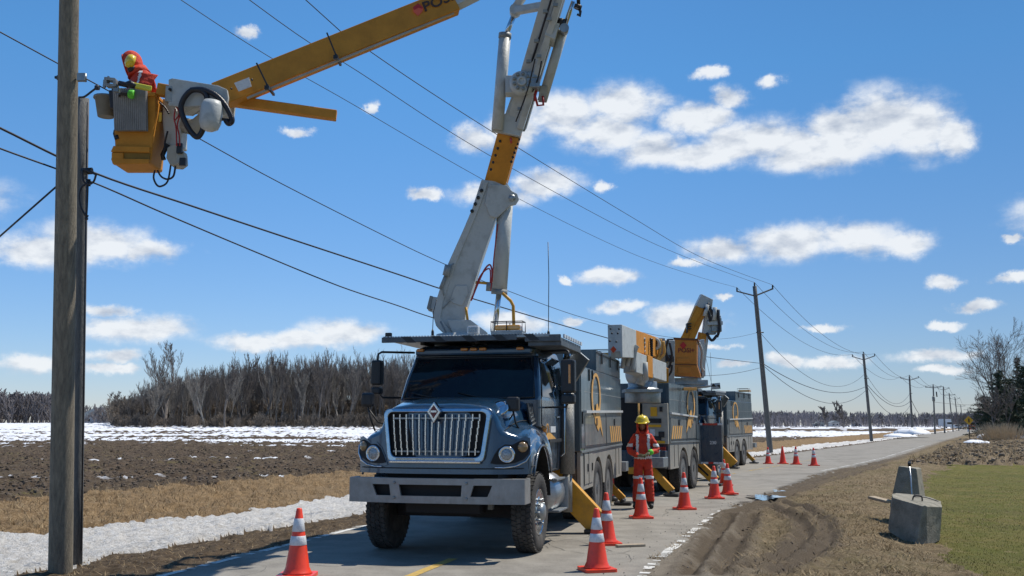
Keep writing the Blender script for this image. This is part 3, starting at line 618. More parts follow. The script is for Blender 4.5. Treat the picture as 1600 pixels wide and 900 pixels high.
def grille(T):
    out = rpoly([(-.738, 1.892, .12), (.738, 1.892, .12), (.645, 1.205, .09), (-.645, 1.205, .09)], 6); inn = rpoly([(-.675, 1.845, .10), (.675, 1.845, .10), (.595, 1.275, .08), (-.595, 1.275, .08)], 6)
    m = MB(); m.ringprism(out, inn, lambda a, b, d: Vector((a, d+.22*(abs(a)/1.18)**3+.05*(b-1.1), b)), .035, .17); g = m.build('grille', M['chromeblue'], T, bevel=.012)
    b = MB(); b.prism(inn, lambda a, c, d: Vector((a, d+.22*(abs(a)/1.18)**3+.05*(c-1.1), c)), .112, .15); b.build('grille_screen', M['wellblack'], g)
    n = 14
    bm_ = None
    for k in range(n):
        xt = -.585+k*1.17/(n-1); xb = xt*.90; mb = MB(); zt = 1.815 if abs(xt) > .06 else 1.72; pts = []
        prev = None
        for j in range(7):
            t = j/6; x = xt*(1-t)+xb*t; z = zt*(1-t)+1.30*t; y = .068+.22*(abs(x)/1.18)**3+.05*(z-1.1)-.018*math.sin(math.pi*t); pts.append((x, y, z))
        for a, c in zip(pts[:-1], pts[1:]): mb.beam(a, c, .012, .045, up=(0, 1, 0), w1=.012) if False else mb.box(((a[0]+c[0])/2, (a[1]+c[1])/2, (a[2]+c[2])/2), (.016, .04, abs(a[2]-c[2])+.004))
        mb.v = [v for v in mb.v]; mb.build('grille_bar', M['chrome'], g)
    for z in (1.765, 1.345):
        r = MB(); r.box((0, .108, z), (1.16, .015, .02)); r.build('grille_rod', M['steel'], g)
    # bottom chrome sill
    s = MB(); s.box((0, .06, 1.215), (1.22, .06, .035)); s.build('grille_sill', M['chrome'], g, bevel=.01)
    e = MB(); e.prism([(-.095, 1.85), (0, 1.975), (.095, 1.85), (0, 1.70)], yz_front, .0, .10); em = e.build('emblem', M['chrome'], T, bevel=.01)
    e = MB(); e.prism([(-.058, 1.85), (0, 1.93), (.058, 1.85), (0, 1.765)], yz_front, -.006, .02); e.build('emblem_inset', mat('emblem_maroon', (.13, .018, .022), .3, 0, .1, 9), em)
    e = MB(); e.prism([(-.04, 1.862), (.04, 1.862), (.04, 1.838), (-.04, 1.838)], yz_front, -.010, .01); e.build('emblem_bar', M['chrome'], em)
def headlights(T):
    dark = [(.705, 1.20), (.75, 1.30), (.80, 1.38), (.88, 1.435), (.97, 1.43), (1.03, 1.465), (1.09, 1.49), (1.14, 1.475), (1.165, 1.40), (1.155, 1.31), (1.10, 1.245), (1.0, 1.20), (.88, 1.185), (.78, 1.185)]
    cx_, cz = .94, 1.33
    big = [(cx_+(x-cx_)*1.13, cz+(z-cz)*1.28) for x, z in dark]; big = [(min(x, 1.176), z) for x, z in big]
    for sgn in (1, -1):
        vs, fs = patch(big, .010, sgn); m = MB(); m.add(vs, fs, 0, True); b = m.build('headlight_bezel', M['hood'], T)
        m = MB(); ed_ = [big[i] for i in (8, 9, 10, 11, 12, 13)]; m.tube([(sgn*x, yF(x, z)-.018, z) for x, z in ed_], .013, 6); m.build('bezel_trim', M['chrome'], b)
        vs, fs = patch(dark, .020, sgn); m = MB(); m.add(vs, fs, 0, True); m.build('headlight_housing', M['wellblack'], b)
        yl = yF(.90, 1.31); ax = Vector((sgn*.18, -1, 0)).normalized()
        m = MB(); c = Vector((sgn*.90, yl-.005, 1.31)); m.lathe([(.106, 0), (.106, .035), (.090, .045), (.084, .03)], c, ax, 28); hl = m.build('headlight', M['chrome'], T)
        m = MB(); m.lathe([(.086, .018), (.07, .032), (.035, .042), (.0, .045)], c, ax, 28); m.build('lens', M['lens'], hl)
        m = MB(); yt = yF(1.085, 1.40); c = Vector((sgn*1.083, yt-.012, 1.40)); m.lathe([(.066, -.01), (.066, .02), (.045, .035), (0, .042)], c, Vector((sgn*.45, -1, 0)), 22); m.build('turn_lamp', mat('smoked_amber_lens', (.30, .19, .08), .15, 0, .3, 30, coat=1) if sgn > 0 and 'smoked_amber_lens' not in bpy.data.materials else bpy.data.materials['smoked_amber_lens'], T)
def bumper(T):
    m = MB(); yb = lambda x: .02+.10*(abs(x)/1.2)**3; F = lambda a, b, d: Vector((a, yb(a)+d, b)); d0, d1 = -.02, .02
    def q4(pts): m.prism(pts, F, d0, d1)
    for x0 in [i*.195-1.17 for i in range(12)]: q4([(x0, .93), (x0+.195, .93), (x0+.195, 1.01), (x0, 1.01)]); q4([(x0, .70), (x0+.195, .70), (x0+.195, .79), (x0, .79)])
    z0, z1 = .79, .93
    def colm(a, b, c, d):    # top-left, top-right, bottom-right, bottom-left x
        n = 3; lo = [(d+(c-d)*k/n) for k in range(n+1)]; hi = [(a+(b-a)*k/n) for k in range(n+1)]
        for k in range(n): q4([(hi[k], z1), (hi[k+1], z1), (lo[k+1], z0), (lo[k], z0)])
    colm(-1.17, -.83, -.77, -1.17); colm(-.59, -.46, -.43, -.57); colm(.38, .53, .49, .37); colm(.77, 1.17, 1.17, .71)
    for x0 in [i*.195-1.17 for i in range(12)]: m.add([(x0, yb(x0)+.02, 1.008), (x0+.2, yb(x0+.2)+.02, 1.008), (x0+.2, yb(x0+.2)+.16, 1.008), (x0, yb(x0)+.16, 1.008)], [(0, 1, 2, 3)])
    for s in (-1, 1): m.box((s*1.162, .26, .855), (.02, .28, .31))
    b = m.build('bumper', DIRTY, T)
    k = MB(); k.box((0, .17, .86), (1.9, .05, .22)); k.build('bumper_backing', M['wellblack'], b)
    for x in (-.52, .44):
        for z in (.955, .765): d = MB(); d.lathe([(.018, 0), (.014, .012), (0, .014)], (x, .0, z), (0, -1, 0), 10); d.build('bolt', M['shade'], b)
HW = [(1.0, 1.02, 1.76, 3.55), (1.62, 1.05, 1.76, 3.60), (1.66, 1.05, 1.53, 3.60), (2.03, 1.05, 1.53, 3.60), (2.35, 1.01, 1.67, 3.58), (2.68, .95, 1.87, 3.55), (2.78, .92, 1.83, 3.5), (2.85, .86, 1.95, 3.42), (2.885, .60, 2.3, 3.2)]
def hw(z): return float(np.interp(z, [h[0] for h in HW], [h[1] for h in HW]))
def fy(z): return float(np.interp(z, [h[0] for h in HW], [h[2] for h in HW]))
def cab(T):
    m = MB(); L = []
    for z, w, y0, y1 in HW:
        ring = rpoly([(-w, y0, .10), (w, y0, .10), (w, y1, .08), (-w, y1, .08)], 4); L.append([(x, y, z) for x, y in ring])
    n = len(L[0]); vs = [p for r in L for p in r]; fs = [(k*n+i, k*n+(i+1) % n, (k+1)*n+(i+1) % n, (k+1)*n+i) for k in range(len(L)-1) for i in range(n)]
    m.add(vs, fs, 0, False); m.add(L[-1], [tuple(range(n))]); c = m.build('cab', M['navy'], T, bevel=.015)
    # windshield: bowed pane in a rubber frame
    m = MB(); vs = []; NX, NZ = 10, 5
    for k in range(NZ+1):
        z = 2.065+(2.655-2.065)*k/NZ; w = hw(z)-.075
        for i in range(NX+1):
            x = -w+2*w*i/NX; vs.append((x, fy(z)-.022-.035*(1-(x/w)**2), z))
    m.add(vs, [(k*(NX+1)+i, k*(NX+1)+i+1, (k+1)*(NX+1)+i+1, (k+1)*(NX+1)+i) for k in range(NZ) for i in range(NX)], 0, True); ws = m.build('windshield', M['glass'], T)
    b = [vs[i] for i in range(NX+1)]; t_ = [vs[NZ*(NX+1)+i] for i in range(NX+1)]; r = MB(); r.tube(b+list(reversed(t_))+[b[0]], .016, 6); r.build('windshield_seal', M['black'], ws)
    for x0, x1 in ((-.35, -.85), (.35, -.15)):
        w = MB(); w.tube([(x0, fy(2.04)-.07, 2.05), ((x0+x1)/2, fy(2.08)-.085, 2.09), (x1, fy(2.16)-.075, 2.14)], .009, 5); w.build('wiper', M['black'], ws)
    # sun visor brow
    v = MB(); v.box((0, 1.81, 2.745), (1.78, .12, .10)); v.build('roof_brow', M['navy'], c, bevel=.03)
    for x in (-.80, -.12, .02, .16, .72):
        l = MB(); l.box((x, 1.735, 2.775), (.11, .07, .045)); l.build('marker_lamp', M['amber'], T, bevel=.018)
    for s in (1, -1):
        def sf(a, b, d, s=s): return Vector((s*(hw(b)+d), a, b))
        gl = MB(); gl.prism([(1.72, 2.08), (2.76, 2.08), (2.76, 2.60), (2.0, 2.60)], sf, -.01, .008); gl.build('side_window', M['glass'], T)
        gl = MB(); gl.prism([(2.95, 2.12), (3.35, 2.12), (3.35, 2.58), (2.95, 2.58)], sf, -.01, .008); gl.build('rear_side_window', M['glass'], T)
        dr = MB()
        o_ = [(1.80, 1.02), (2.84, 1.02), (2.84, 2.64), (1.94, 2.64), (1.64, 2.05), (1.64, 1.70), (1.80, 1.60)]
        for (a0, b0), (a1, b1) in zip(o_, o_[1:]+o_[:1]):
            dr.tube([sf(a0, b0, .002), sf((a0+a1)/2, (b0+b1)/2, .002), sf(a1, b1, .002)], .009, 4)
        d_ = dr.build('door', LINE, T)
        hd = MB(); hd.box((s*1.07, 2.76, 1.80), (.03, .13, .03)); hd.build('handle', M['chrome'], d_, bevel=.006)
        gb = MB(); gb.tube([(s*1.06, 2.98, 1.2), (s*1.12, 3.0, 1.25), (s*1.12, 3.0, 2.2), (s*1.03, 2.98, 2.3)], .014, 6); gb.build('grab_rail', M['chrome'], T)
        bl = MB(); bl.box((s*1.075, 2.5, 1.45), (.018, .9, .05)); bl.build('door_trim', M['black'], d_, bevel=.004)
        vs_ = MB(); vs_.box((s*1.02, 2.52, 2.62), (.14, .62, .02), Matrix.Rotation(R(-s*35), 3, 'Y')); vs_.build('window_visor', M['chromeblue'], T)
        st = MB(); st.box((s*1.03, 2.3, .90), (.34, .62, .03)); st.box((s*1.06, 2.3, .46), (.34, .62, .03)); st.box((s*1.10, 2.62, .68), (.28, .03, .46)); st.build('cab_step', M['steel'], T, bevel=.006)
        tk = MB(); tk.lathe([(.0, 0), (.27, 0), (.30, .03), (.30, .30), (.305, .31), (.305, .35), (.30, .36), (.30, .62), (.27, .66), (0, .66)], (s*.90, 2.0, .70), (0, 1, 0), 26); tk.build('fuel_tank', M['alu'], T)
        mk = MB(); mk.lathe([(.05, 0), (.05, .03), (0, .06)], (s*1.12, 1.42, 1.62), (s, 0, .3), 12); mk.build('side_marker', M['amber'], T)
def mirrors(T):
    def tall(x, z0, z1, w, y, s):
        m = MB(); m.box((x, y, (z0+z1)/2+.07), (w, .16, (z1-z0)*.74)); o = m.build('mirror', M['black'], T, bevel=.03)
        q_ = MB(); q_.box((x, y, z0+(z1-z0)*.11), (w*.95, .15, (z1-z0)*.22)); q_.build('convex_mirror', M['black'], o, bevel=.03)
        g = MB(); g.box((x, y+.083, (z0+z1)/2+.07), (w*.85, .006, (z1-z0)*.66)); g.build('mirror_glass', M['chrome'], o)
        a = MB(); a.tube([(x, y, z1+.0), (x, y+.02, z1+.10), (x-s*.04, y+.05, z1+.13), (s*.98, y+.42, z1+.14)], .017, 7); a.build('mirror_arm', M['black'], o); a = MB(); a.tube([(x, y, z0+.05), (x-s*.05, y+.1, z0-.04), (s*1.04, y+.35, z0-.04)], .014, 7); a.build('mirror_arm', M['black'], o)
        if s > 0: k = MB(); k.box((x+.03, y-.083, (z0+z1)/2+.10), (.03, .01, .26)); k.build('mirror_marker', M['amber'], o)
    tall(-1.40, 2.12, 2.62, .155, 1.55, -1); tall(1.46, 1.97, 2.60, .20, 1.55, 1)
    for x, z, s, bx in ((-1.14, 2.02, -1, -1.06), (.90, 1.95, 1, .98)):
        m = MB(); m.box((x, .58, z), (.18, .10, .19)); o = m.build('fender_mirror', M['black'], T, bevel=.035)
        p = MB(); p.tube([(x, .58, z-.08), (x+(bx-x)*.4, .60, z-.25), (bx, .66, 1.60)], .013, 6); p.tube([(x, .6, z-.12), (x-s*.10, .70, 1.72), (s*.9, .9, 1.66)], .011, 6); p.build('mirror_post', M['black'], o)
    m = MB(); c = Vector((.73, .52, 1.90)); ax = Vector((-.15, -.75, .65)).normalized(); m.lathe([(0, .03), (.06, .028), (.12, .012), (.14, -.01), (.11, -.03), (0, -.03)], c, ax, 24); o = m.build('crossview_mirror', M['chrome'], T)
    m = MB(); m.tube([c, (.76, .56, 1.78), (.80, .60, 1.60)], .013, 6); m.tube([(.70, .50, 1.80), (.84, .62, 1.60)], .012, 6); m.build('mirror_bracket', M['chrome'], o)
def platform(T):
    m = MB(); m.box((-.05, 2.45, 2.935), (2.5, 1.9, .04)); p = m.build('roof_platform', M['steel'], T, bevel=.005)
    f = MB(); f.box((-.30, 1.52, 2.918), (2.05, .05, .078)); f.build('platform_rail', M['platgrey'], p, bevel=.006)
    for k in range(5):
        x = -1.02+k*.46; c = MB(); c.add([(x, 1.492, 2.96), (x+.14, 1.492, 2.96), (x+.24, 1.492, 2.87), (x+.10, 1.492, 2.87)], [(0, 1, 2, 3)]); c.build('rail_stripe', M['black'], p, fix=False)
    g = MB()
    for k in range(54): g.box((-1.30+k*.046, 1.53, 2.966), (.026, .03, .012))
    g.build('grating_teeth', RAIL, p)
    b = MB(); b.box((1.12, 2.35, 2.85), (.48, 1.6, .12)); b.box((1.10, 1.53, 2.90), (.52, .05, .10)); b.build('side_deck', M['platgrey'], p, bevel=.01)
    r = MB()
    for k in range(8): r.box((1.37, 1.75+k*.19, 2.94), (.025, .12, .05))
    r.build('deck_teeth', RAIL, p)
    for x in (-.85, .0, .85): s = MB(); s.box((x, 2.2, 2.90), (.06, .5, .06)); s.build('platform_bracket', M['black'], p)
    s = MB(); s.beam((1.38, 3.2, 2.78), (1.15, 3.3, 2.45), .04, .3); s.build('deck_strut', M['steel'], p)
    # amber light bar in its cage
    lb = MB(); lb.box((.57, 1.62, 3.065), (.38, .14, .075)); l = lb.build('light_bar', M['amberbar'], T, bevel=.02)
    k = MB(); k.box((.57, 1.62, 2.99), (.46, .22, .05)); k.build('light_bar_base', M['steel'], l)
    cg = MB()
    for y in (1.52, 1.72):
        cg.tube([(.34, y, 3.0), (.34, y, 3.15), (.80, y, 3.15), (.80, y, 3.0)], .008, 5); cg.tube([(.57, y, 3.0), (.57, y, 3.15)], .007, 5)
    cg.tube([(.34, 1.52, 3.15), (.34, 1.72, 3.15)], .008, 5); cg.tube([(.80, 1.52, 3.15), (.80, 1.72, 3.15)], .008, 5); cg.build('light_cage', M['black'], l)
    fl = MB(); fl.box((.05, 1.62, 3.04), (.17, .10, .13)); o = fl.build('flood_lamp', RAIL, T, bevel=.02); q_ = MB(); q_.box((.05, 1.565, 3.045), (.12, .01, .075)); q_.build('lens', M['lens'], o)
    ex = MB(); ex.box((-1.24, 1.56, 2.995), (.09, .07, .07)); ex.build('corner_lamp', M['black'], T, bevel=.01)
    for x, y, h in ((-.62, 1.75, .45), (1.02, 2.3, 1.35)):
        a = MB(); a.lathe([(.022, 0), (.022, .09), (.008, .13)], (x, y, 2.96), n=8); a.tube([(x, y, 3.08), (x+.01, y, 3.08+h*.6), (x+(.06 if h < 1 else 0), y, 3.08+h)], .006, 5); a.build('antenna', M['black'], T)
def stack(T):
    m = MB(); m.lathe([(.115, 0), (.115, 1.30)], (1.12, 3.2, .93), n=24); m.tube([(1.12, 3.2, .35), (1.12, 3.2, 1.0)], .075, 14); s = m.build('exhaust_stack', PERF, T)
    m = MB(); m.tube([(1.12, 3.2, 2.2), (1.12, 3.2, 2.7), (1.12, 3.26, 2.82)], .06, 12); m.build('exhaust_tip', M['chrome'], s)
def chassis(T, y1=9.0):
    m = MB()
    for s in (-1, 1): m.box((s*.42, (y1+.4)/2, .80), (.10, y1-.4, .26))
    m.box((0, 1.1, .53), (1.7, .16, .16)); m.box((0, .55, .62), (1.0, .3, .14)); m.box((0, 1.2, .95), (.8, 1.1, .6)); m.box((0, 5.8, .53), (1.6, .2, .2)); m.box((0, 7.15, .53), (1.6, .2, .2)); m.lathe([(0, -.2), (.22, -.15), (.22, .15), (0, .2)], (0, 5.8, .53), (0, 1, 0), 14)
    m.build('chassis', M['wellblack'], T)
    m = MB(); m.box((0, .62, .92), (1.5, .5, .26)); m.build('front_crossmember', M['wellblack'], T)
    m = MB(); m.lathe([(.06, -.30), (.10, -.1), (.10, .12), (.05, .2)], (-.18, .5, .64), (1, 0, 0), 12); m.box((.38, .5, .66), (.10, .12, .16)); m.box((.60, .6, .68), (.06, .1, .18)); m.build('steering_gear', M['grey'], T)
def qlogo(T, s, x, yc, zc, ry, rz, tail=True):
    """tall ring with a lightning tail, on a side panel"""
    n = 40; o1 = [(yc+ry*math.cos(2*math.pi*k/n), zc+rz*math.sin(2*math.pi*k/n)) for k in range(n)]; i1 = [(yc+ry*.74*math.cos(2*math.pi*k/n), zc+rz*.86*math.sin(2*math.pi*k/n)) for k in range(n)]
    m = MB(); F = lambda a, b, d: Vector((s*(x+d), a, b)); m.ringprism(o1, i1, F, .0, .004)
    if tail:
        m.prism([(yc-.02, zc-rz*.35), (yc+.14, zc-rz*.30), (yc+.50, zc-rz*1.05), (yc+.72, zc-rz*1.75), (yc+.38, zc-rz*1.28), (yc+.16, zc-rz*1.48), (yc-.20, zc-rz*1.10)], F, .005, .008)
    return m
def box_body(T, y0, y1, ysplit, z0, zlow, zhigh, stripes_s, logo_y, sides=(1, -1), steps=True):
    w = 1.2; m = MB(); m.box((0, (y0+y1)/2, (1.24+zlow)/2), (2*w, y1-y0, zlow-1.24)); b = m.build('body_box', M['boxside'], T, bevel=.015)
    if zhigh > zlow: k = MB(); k.box((0, (ysplit+y1)/2, (zlow+zhigh)/2), (2*w-.02, y1-ysplit, zhigh-zlow)); k.build('upper_box', M['boxside'], T, bevel=.015)
    # lower skirts with wheel openings
    A = (5.8, 7.15); r_ = .61
    for s in (1, -1):
        pts = [(y0, z0), (y0, 1.237), (y1, 1.237), (y1, z0)]
        low = [(y1, z0)]
        for c in reversed(A):
            for k in range(11):
                a = math.pi*k/10; yy_, zz = c+r_*math.cos(a)*.98, .50+.62*math.sin(a)
                low.append((yy_, max(zz, z0)))
        low.append((y0, z0)); poly = [(y0, 1.237), (y1, 1.237)]+low
        if A[1]-r_ > A[0]+r_-.02: pass
        sk = MB(); sk.prism(poly, lambda a, b_, d, s=s: Vector((s*d, a, b_)), w-.06, w-.004); sk.build('skirt_panel', M['boxlow'], T)
        inner = MB(); inner.box((s*.6, 6.5, 1.16), (1.05, 2.7, .05)); inner.build('wheel_well', M['wellblack'], T)
    m = MB(); m.box((0, (y0+4.9)/2, (z0+1.2)/2), (2*w-.14, 4.9-y0, 1.2-z0)); m.box((0, (8.0+y1)/2, (z0+1.2)/2), (2*w-.14, y1-8.0, 1.2-z0)); m.build('lower_box', M['navy'], T)
    for s in sides:
        def F(a, b_, d, s=s): return Vector((s*(w+d), a, b_))
        def line(y_a, z_a, y_b, z_b, nm='panel_seam', t=.012, mt=LINE, dd=.004, par=b):
            l = MB(); dy, dz = y_b-y_a, z_b-z_a; L_ = math.hypot(dy, dz); ny, nz_ = -dz/L_*t, dy/L_*t
            l.prism([(y_a-ny, z_a-nz_), (y_b-ny, z_b-nz_), (y_b+ny, z_b+nz_), (y_a+ny, z_a+nz_)], F, -.004, dd); return l.build(nm, mt, par)
        line(y0+.35, 1.90, y1-.05, 1.965, 'side_rail', .022, RAIL, .05); line(y0, 1.24, y1, 1.27, 'lower_rail', .016, M['steel'], .02)
        for yy_ in (y0+.38, 6.75): line(yy_, 1.26, yy_, 1.90)
        line(y0+.38, 1.30, 6.7, 1.30, t=.006); line(6.8, 1.30, y1-.1, 1.30, t=.006)
        for yy_ in (y0+.3, y0+.75): line(yy_, z0+.05, yy_, 1.22, t=.008)
        line(y1-.9, z0+.05, y1-.9, 1.2, t=.008); line(y1-.45, z0+.05, y1-.45, 1.2, t=.008)
        line(y0, zlow-.42, y1, zlow-.40, t=.006, mt=M['shade'])
        # panels: doors of the lockers
        for (a, c, e, g) in ((y0+.42, 6.70, 1.33, 1.86), (6.80, y1-.12, 1.33, 1.86)):
            d_ = MB(); d_.prism([(a, e), (c, e), (c, g), (a, g)], F, -.002, .010); dd_ = d_.build('locker_door', M['boxside2'], T, bevel=.004)
            hd = MB(); hd.prism([((a+c)/2-.05, g-.19), ((a+c)/2+.05, g-.19), ((a+c)/2+.05, g-.06), ((a+c)/2-.05, g-.06)], F, .011, .03); hd.build('handle', M['black'], dd_)
        d_ = MB(); d_.prism([(y0+.03, 1.30), (y0+.33, 1.30), (y0+.33, zlow-.1), (y0+.03, zlow-.1)], F, -.002, .014); dd_ = d_.build('locker_door', M['boxside'], T, bevel=.004)
        hd = MB(); hd.prism([(y0+.08, 1.7), (y0+.13, 1.7), (y0+.13, 1.9), (y0+.08, 1.9)], F, .015, .035); hd.build('handle', M['black'], dd_)
        for a in (y0+.35, y0+.80):
            if a+.3 < 5.3: d_ = MB(); d_.prism([(a, z0+.08), (a+.38, z0+.08), (a+.38, 1.19), (a, 1.19)], F, -.002, .008); dd_ = d_.build('locker_door', M['boxlow'], T, bevel=.004); hd = MB(); hd.prism([(a+.26, .9), (a+.31, .9), (a+.31, 1.03), (a+.26, 1.03)], F, .009, .025); hd.build('handle', M['black'], dd_)
        for yy_ in (y0+.9, 5.2):
            h_ = MB(); h_.prism([(yy_-.02, zlow-.22), (yy_+.02, zlow-.22), (yy_+.02, zlow-.02), (yy_-.02, zlow-.02)], F, .0, .02); h_.build('hinge', M['black'], b)
        if zhigh > zlow:
            for yy_ in (ysplit+.6, ysplit+1.7, y1-.5): h_ = MB(); h_.prism([(yy_-.03, zhigh-.24), (yy_+.03, zhigh-.24), (yy_+.03, zhigh-.03), (yy_-.03, zhigh-.03)], F, .0, .02); h_.build('hinge', M['black'], b)
            line(ysplit, zhigh-.06, y1, zhigh-.06, t=.008)
        qlogo(T, s, w+.013, logo_y, (zlow+1.62)/2+.05, .52, .42).build('logo', M['logo'], T)
        y_s, y_e, n_ = stripes_s
        for k in range(n_):
            a = y_s+(y_e-y_s)*k/n_; wd = (y_e-y_s)/n_*.52; sl = .20
            q_ = MB(); q_.prism([(a, 1.66), (a+wd, 1.66), (a+wd+sl, 1.34), (a+sl, 1.34)], F, .012, .016); q_.build('stripe', M['logo'], T)
    return b
def outrigger(T, s, y, x0=.55, z0=.86, x1=1.95, z1=.10, w=.30, d=.18, slot=False):
    m = MB(); m.beam((s*x0, y, z0), (s*x1, y, z1), w, d, up=(0, 1, 0)); o = m.build('outrigger_leg', M['legyellow'], T, bevel=.012)
    # bright machined edge along the top, foot pad
    dv = Vector((s*(x1-x0), 0, z1-z0)).normalized(); nrm = Vector((-dv.z*s, 0, dv.x*s)) if s > 0 else Vector((dv.z, 0, -dv.x))
    if nrm.z < 0: nrm = -nrm
    e = MB(); a = Vector((s*x0, y, z0))+nrm*(d/2+.004); c = Vector((s*x1, y, z1))+nrm*(d/2+.004)
    e.beam((s*x0, y, z0+w*.0), (s*x1, y, z1), .01, .01); f = MB(); f.box((s*x1, y, .045), (.36, .36, .05)); f.tube([(s*x1, y-.16, .10), (s*x1, y+.16, .10)], .04, 8); f.build('outrigger_foot', M['black'], o, bevel=.01)
    return o
def utility_truck(label, loc, az):
    T = empty('utility_truck', loc, -R(az)); tag(T, label, 'truck', 'dark blue utility trucks parked in line on the road')
    front_body(T); grille(T); headlights(T); bumper(T); cab(T); mirrors(T); platform(T); stack(T); chassis(T)
    for s in (1, -1):
        wheel(T, s*1.15, 1.1, False, side=s); wheel(T, s*1.19, 5.8, True, side=s); wheel(T, s*1.19, 7.15, True, side=s)
    box_body(T, 3.95, 9.0, 5.75, .62, 2.66, 3.06, (7.2, 8.85, 6), 5.55)
    # dark pedestal block between cab and body
    m = MB(); m.box((0, 3.75, 1.75), (1.9, .34, 1.9)); m.build('cab_rear_locker', M['navy'], T, bevel=.02)
    r = MB(); r.box((0, 9.12, .82), (2.2, .24, .16)); r.build('rear_bumper', M['steel'], T, bevel=.02)
    r = MB(); r.box((1.08, 9.2, .80), (.42, .40, .20)); r.build('rear_step', M['steel'], T, bevel=.01)
    l = MB(); l.box((1.0, 8.6, 3.16), (.5, .34, .08)); lo = l.build('rear_light_bar', M['amberbar'], T, bevel=.02)
    c = MB()
    for y in (8.4, 8.8): c.tube([(.72, y, 3.07), (.72, y, 3.26), (1.19, y, 3.26), (1.19, y, 3.07)], .010, 5)
    c.build('light_cage', M['black'], lo)
    for x, y in ((1.08, 9.013),): r = MB(); r.box((.9, 9.02, 1.0), (.14, .02, .1)); r.build('tail_lamp', M['redlens'], T)
    # locker at the tail: pale handle box standing proud of the box end
    r = MB(); r.box((1.0, 9.10, 1.75), (.36, .18, .95)); r.build('tail_locker', M['boxside2'], T, bevel=.012)
    outrigger(T, 1, 3.55, .72, .98, 1.52, .16, .37, .18); outrigger(T, 1, 9.0, .72, .62, 1.22, .12, .15, .12)
    # small door mark
    d = qlogo(T, 1, 1.052, 2.05, 1.60, .09, .10); d.build('door_logo', M['logo'], T)
    d = MB(); d.prism([(2.25, 1.57), (2.62, 1.57), (2.62, 1.66), (2.25, 1.66)], lambda a, b, d_: Vector((1.05+d_, a, b)), .002, .006); d.build('door_lettering', M['band'], T)
    return T
M['chromeblue'] = mat('polished_surround', (.34, .43, .53), .14, 1.0, 0, 10, (.26, .35, .44), .05, 60)
M['platgrey'] = mat('platform_grey', (.12, .135, .145), .5, .3, 0, 6, (.07, .08, .09), .2, 40)
M['amberbar'] = mat('beacon_amber', (.80, .36, .03), .2, 0, .2, 14, coat=1)
M['boxside2'] = mat('dusty_locker_door', (.075, .095, .105), .40, .0, 0, 3, (.17, .18, .175), .2, 50, coat=.4, stretch=(1.6, 1.6, .4), ramp=(.38, .72))
add_dust(M['boxside2'], .9, 2.6, (.24, .225, .19), .9); add_dust(DIRTY, .6, 1.2, (.22, .20, .17), .6)
T1 = utility_truck('nearest blue utility truck, with chrome grille and white boom raised high', (-1.0, 12.35, 0), 14.0)
a3 = R(25); g3 = G(1164, 727); o3 = g3-Vector((math.cos(a3), -math.sin(a3), 0))*1.2-Vector((math.sin(a3), math.cos(a3), 0))*7.15
T3 = copy_tree(T1); T3.location = (o3.x, o3.y, 0); T3.rotation_euler = (0, 0, -a3); T3['label'] = 'farthest blue utility truck, facing the camera behind the open navy panel'
def smooth(pts, n=5):
    out = []
    for i in range(len(pts)-1):
        p0, p1, p2, p3 = pts[max(i-1, 0)], pts[i], pts[i+1], pts[min(i+2, len(pts)-1)]
        for k in range(n):
            t = k/n; out.append(.5*((2*p1)+(p2-p0)*t+(2*p0-5*p1+4*p2-p3)*t*t+(3*p1-p0-3*p2+p3)*t**3))
    return out+[pts[-1]]
# ------------------------------------------------------------------ aerial boom of the first truck (world points, stored in the truck's frame)
def mloc(T): return (Matrix.Translation(T.location) @ Matrix.Rotation(T.rotation_euler.z, 4, 'Z')).inverted()
def wbuild(mb, name, m, T, parent=None, bevel=0):
    mb.xf(mloc(T)); return mb.build(name, m, parent or T, bevel=bevel)
VIEW = Vector((0, 1, 0))
def wplate(T, name, poly, t, th, m, parent=None, bevel=.01, dy=0):
    mb = MB(); mb.prism(poly, lambda a, b, d: P(a, b, t)+Vector((0, d+dy, 0)), -th/2, th/2); return wbuild(mb, name, m, T, parent, bevel)
def wbeam(T, name, p0, p1, w, d, m, parent=None, bevel=.012, w1=None, d1=None):
    mb = MB(); mb.beam(p0, p1, w, d, up=VIEW, w1=w1, h1=d1); return wbuild(mb, name, m, T, parent, bevel)
def cyl(T, name, p0, p1, r, m, parent=None, n=18):
    mb = MB(); mb.tube([p0, p1], r, n); return wbuild(mb, name, m, T, parent)
def nib(T, u, v, t, r, m, parent, nm='bolt'):
    mb = MB(); mb.lathe([(r, 0), (r, .02), (r*.5, .03), (0, .03)], P(u, v, t), (0, -1, 0), 8); return wbuild(mb, nm, m, T, parent)
t0 = 15.6
ped = MB(); c0 = P(722, 525, t0); ped.lathe([(.55, -1.3), (.55, -.25), (.42, -.2), (.42, .02)], c0, (0, 0, 1), 24); wbuild(ped, 'turntable', M['white'], T1)
lower = wplate(T1, 'lower_boom', [(678, 490), (690, 452), (703, 415), (738, 332), (753, 286), (792, 290), (798, 300), (776, 340), (752, 412), (730, 483), (727, 505), (735, 515), (762, 522), (762, 530), (703, 530), (684, 512)], t0, .44, M['white'])
wplate(T1, 'boom_shoulder', [(684, 470), (702, 415), (741, 328), (757, 290), (764, 290), (748, 334), (712, 420), (694, 474), (690, 500), (712, 527), (702, 529), (683, 511), (677, 490)], t0, .50, M['white'], lower)
wplate(T1, 'boom_ear', [(764, 288), (792, 290), (800, 299), (808, 303), (811, 312), (806, 320), (797, 322), (776, 341), (766, 338), (758, 318)], t0-.24, .05, M['white'], lower)
nib(T1, 800, 309, t0-.28, .055, M['steel'], lower, 'pin')
wplate(T1, 'boom_access_panel', [(702, 470), (712, 446), (730, 446), (732, 458), (722, 478), (708, 474)], t0-.23, .02, M['white'], lower)
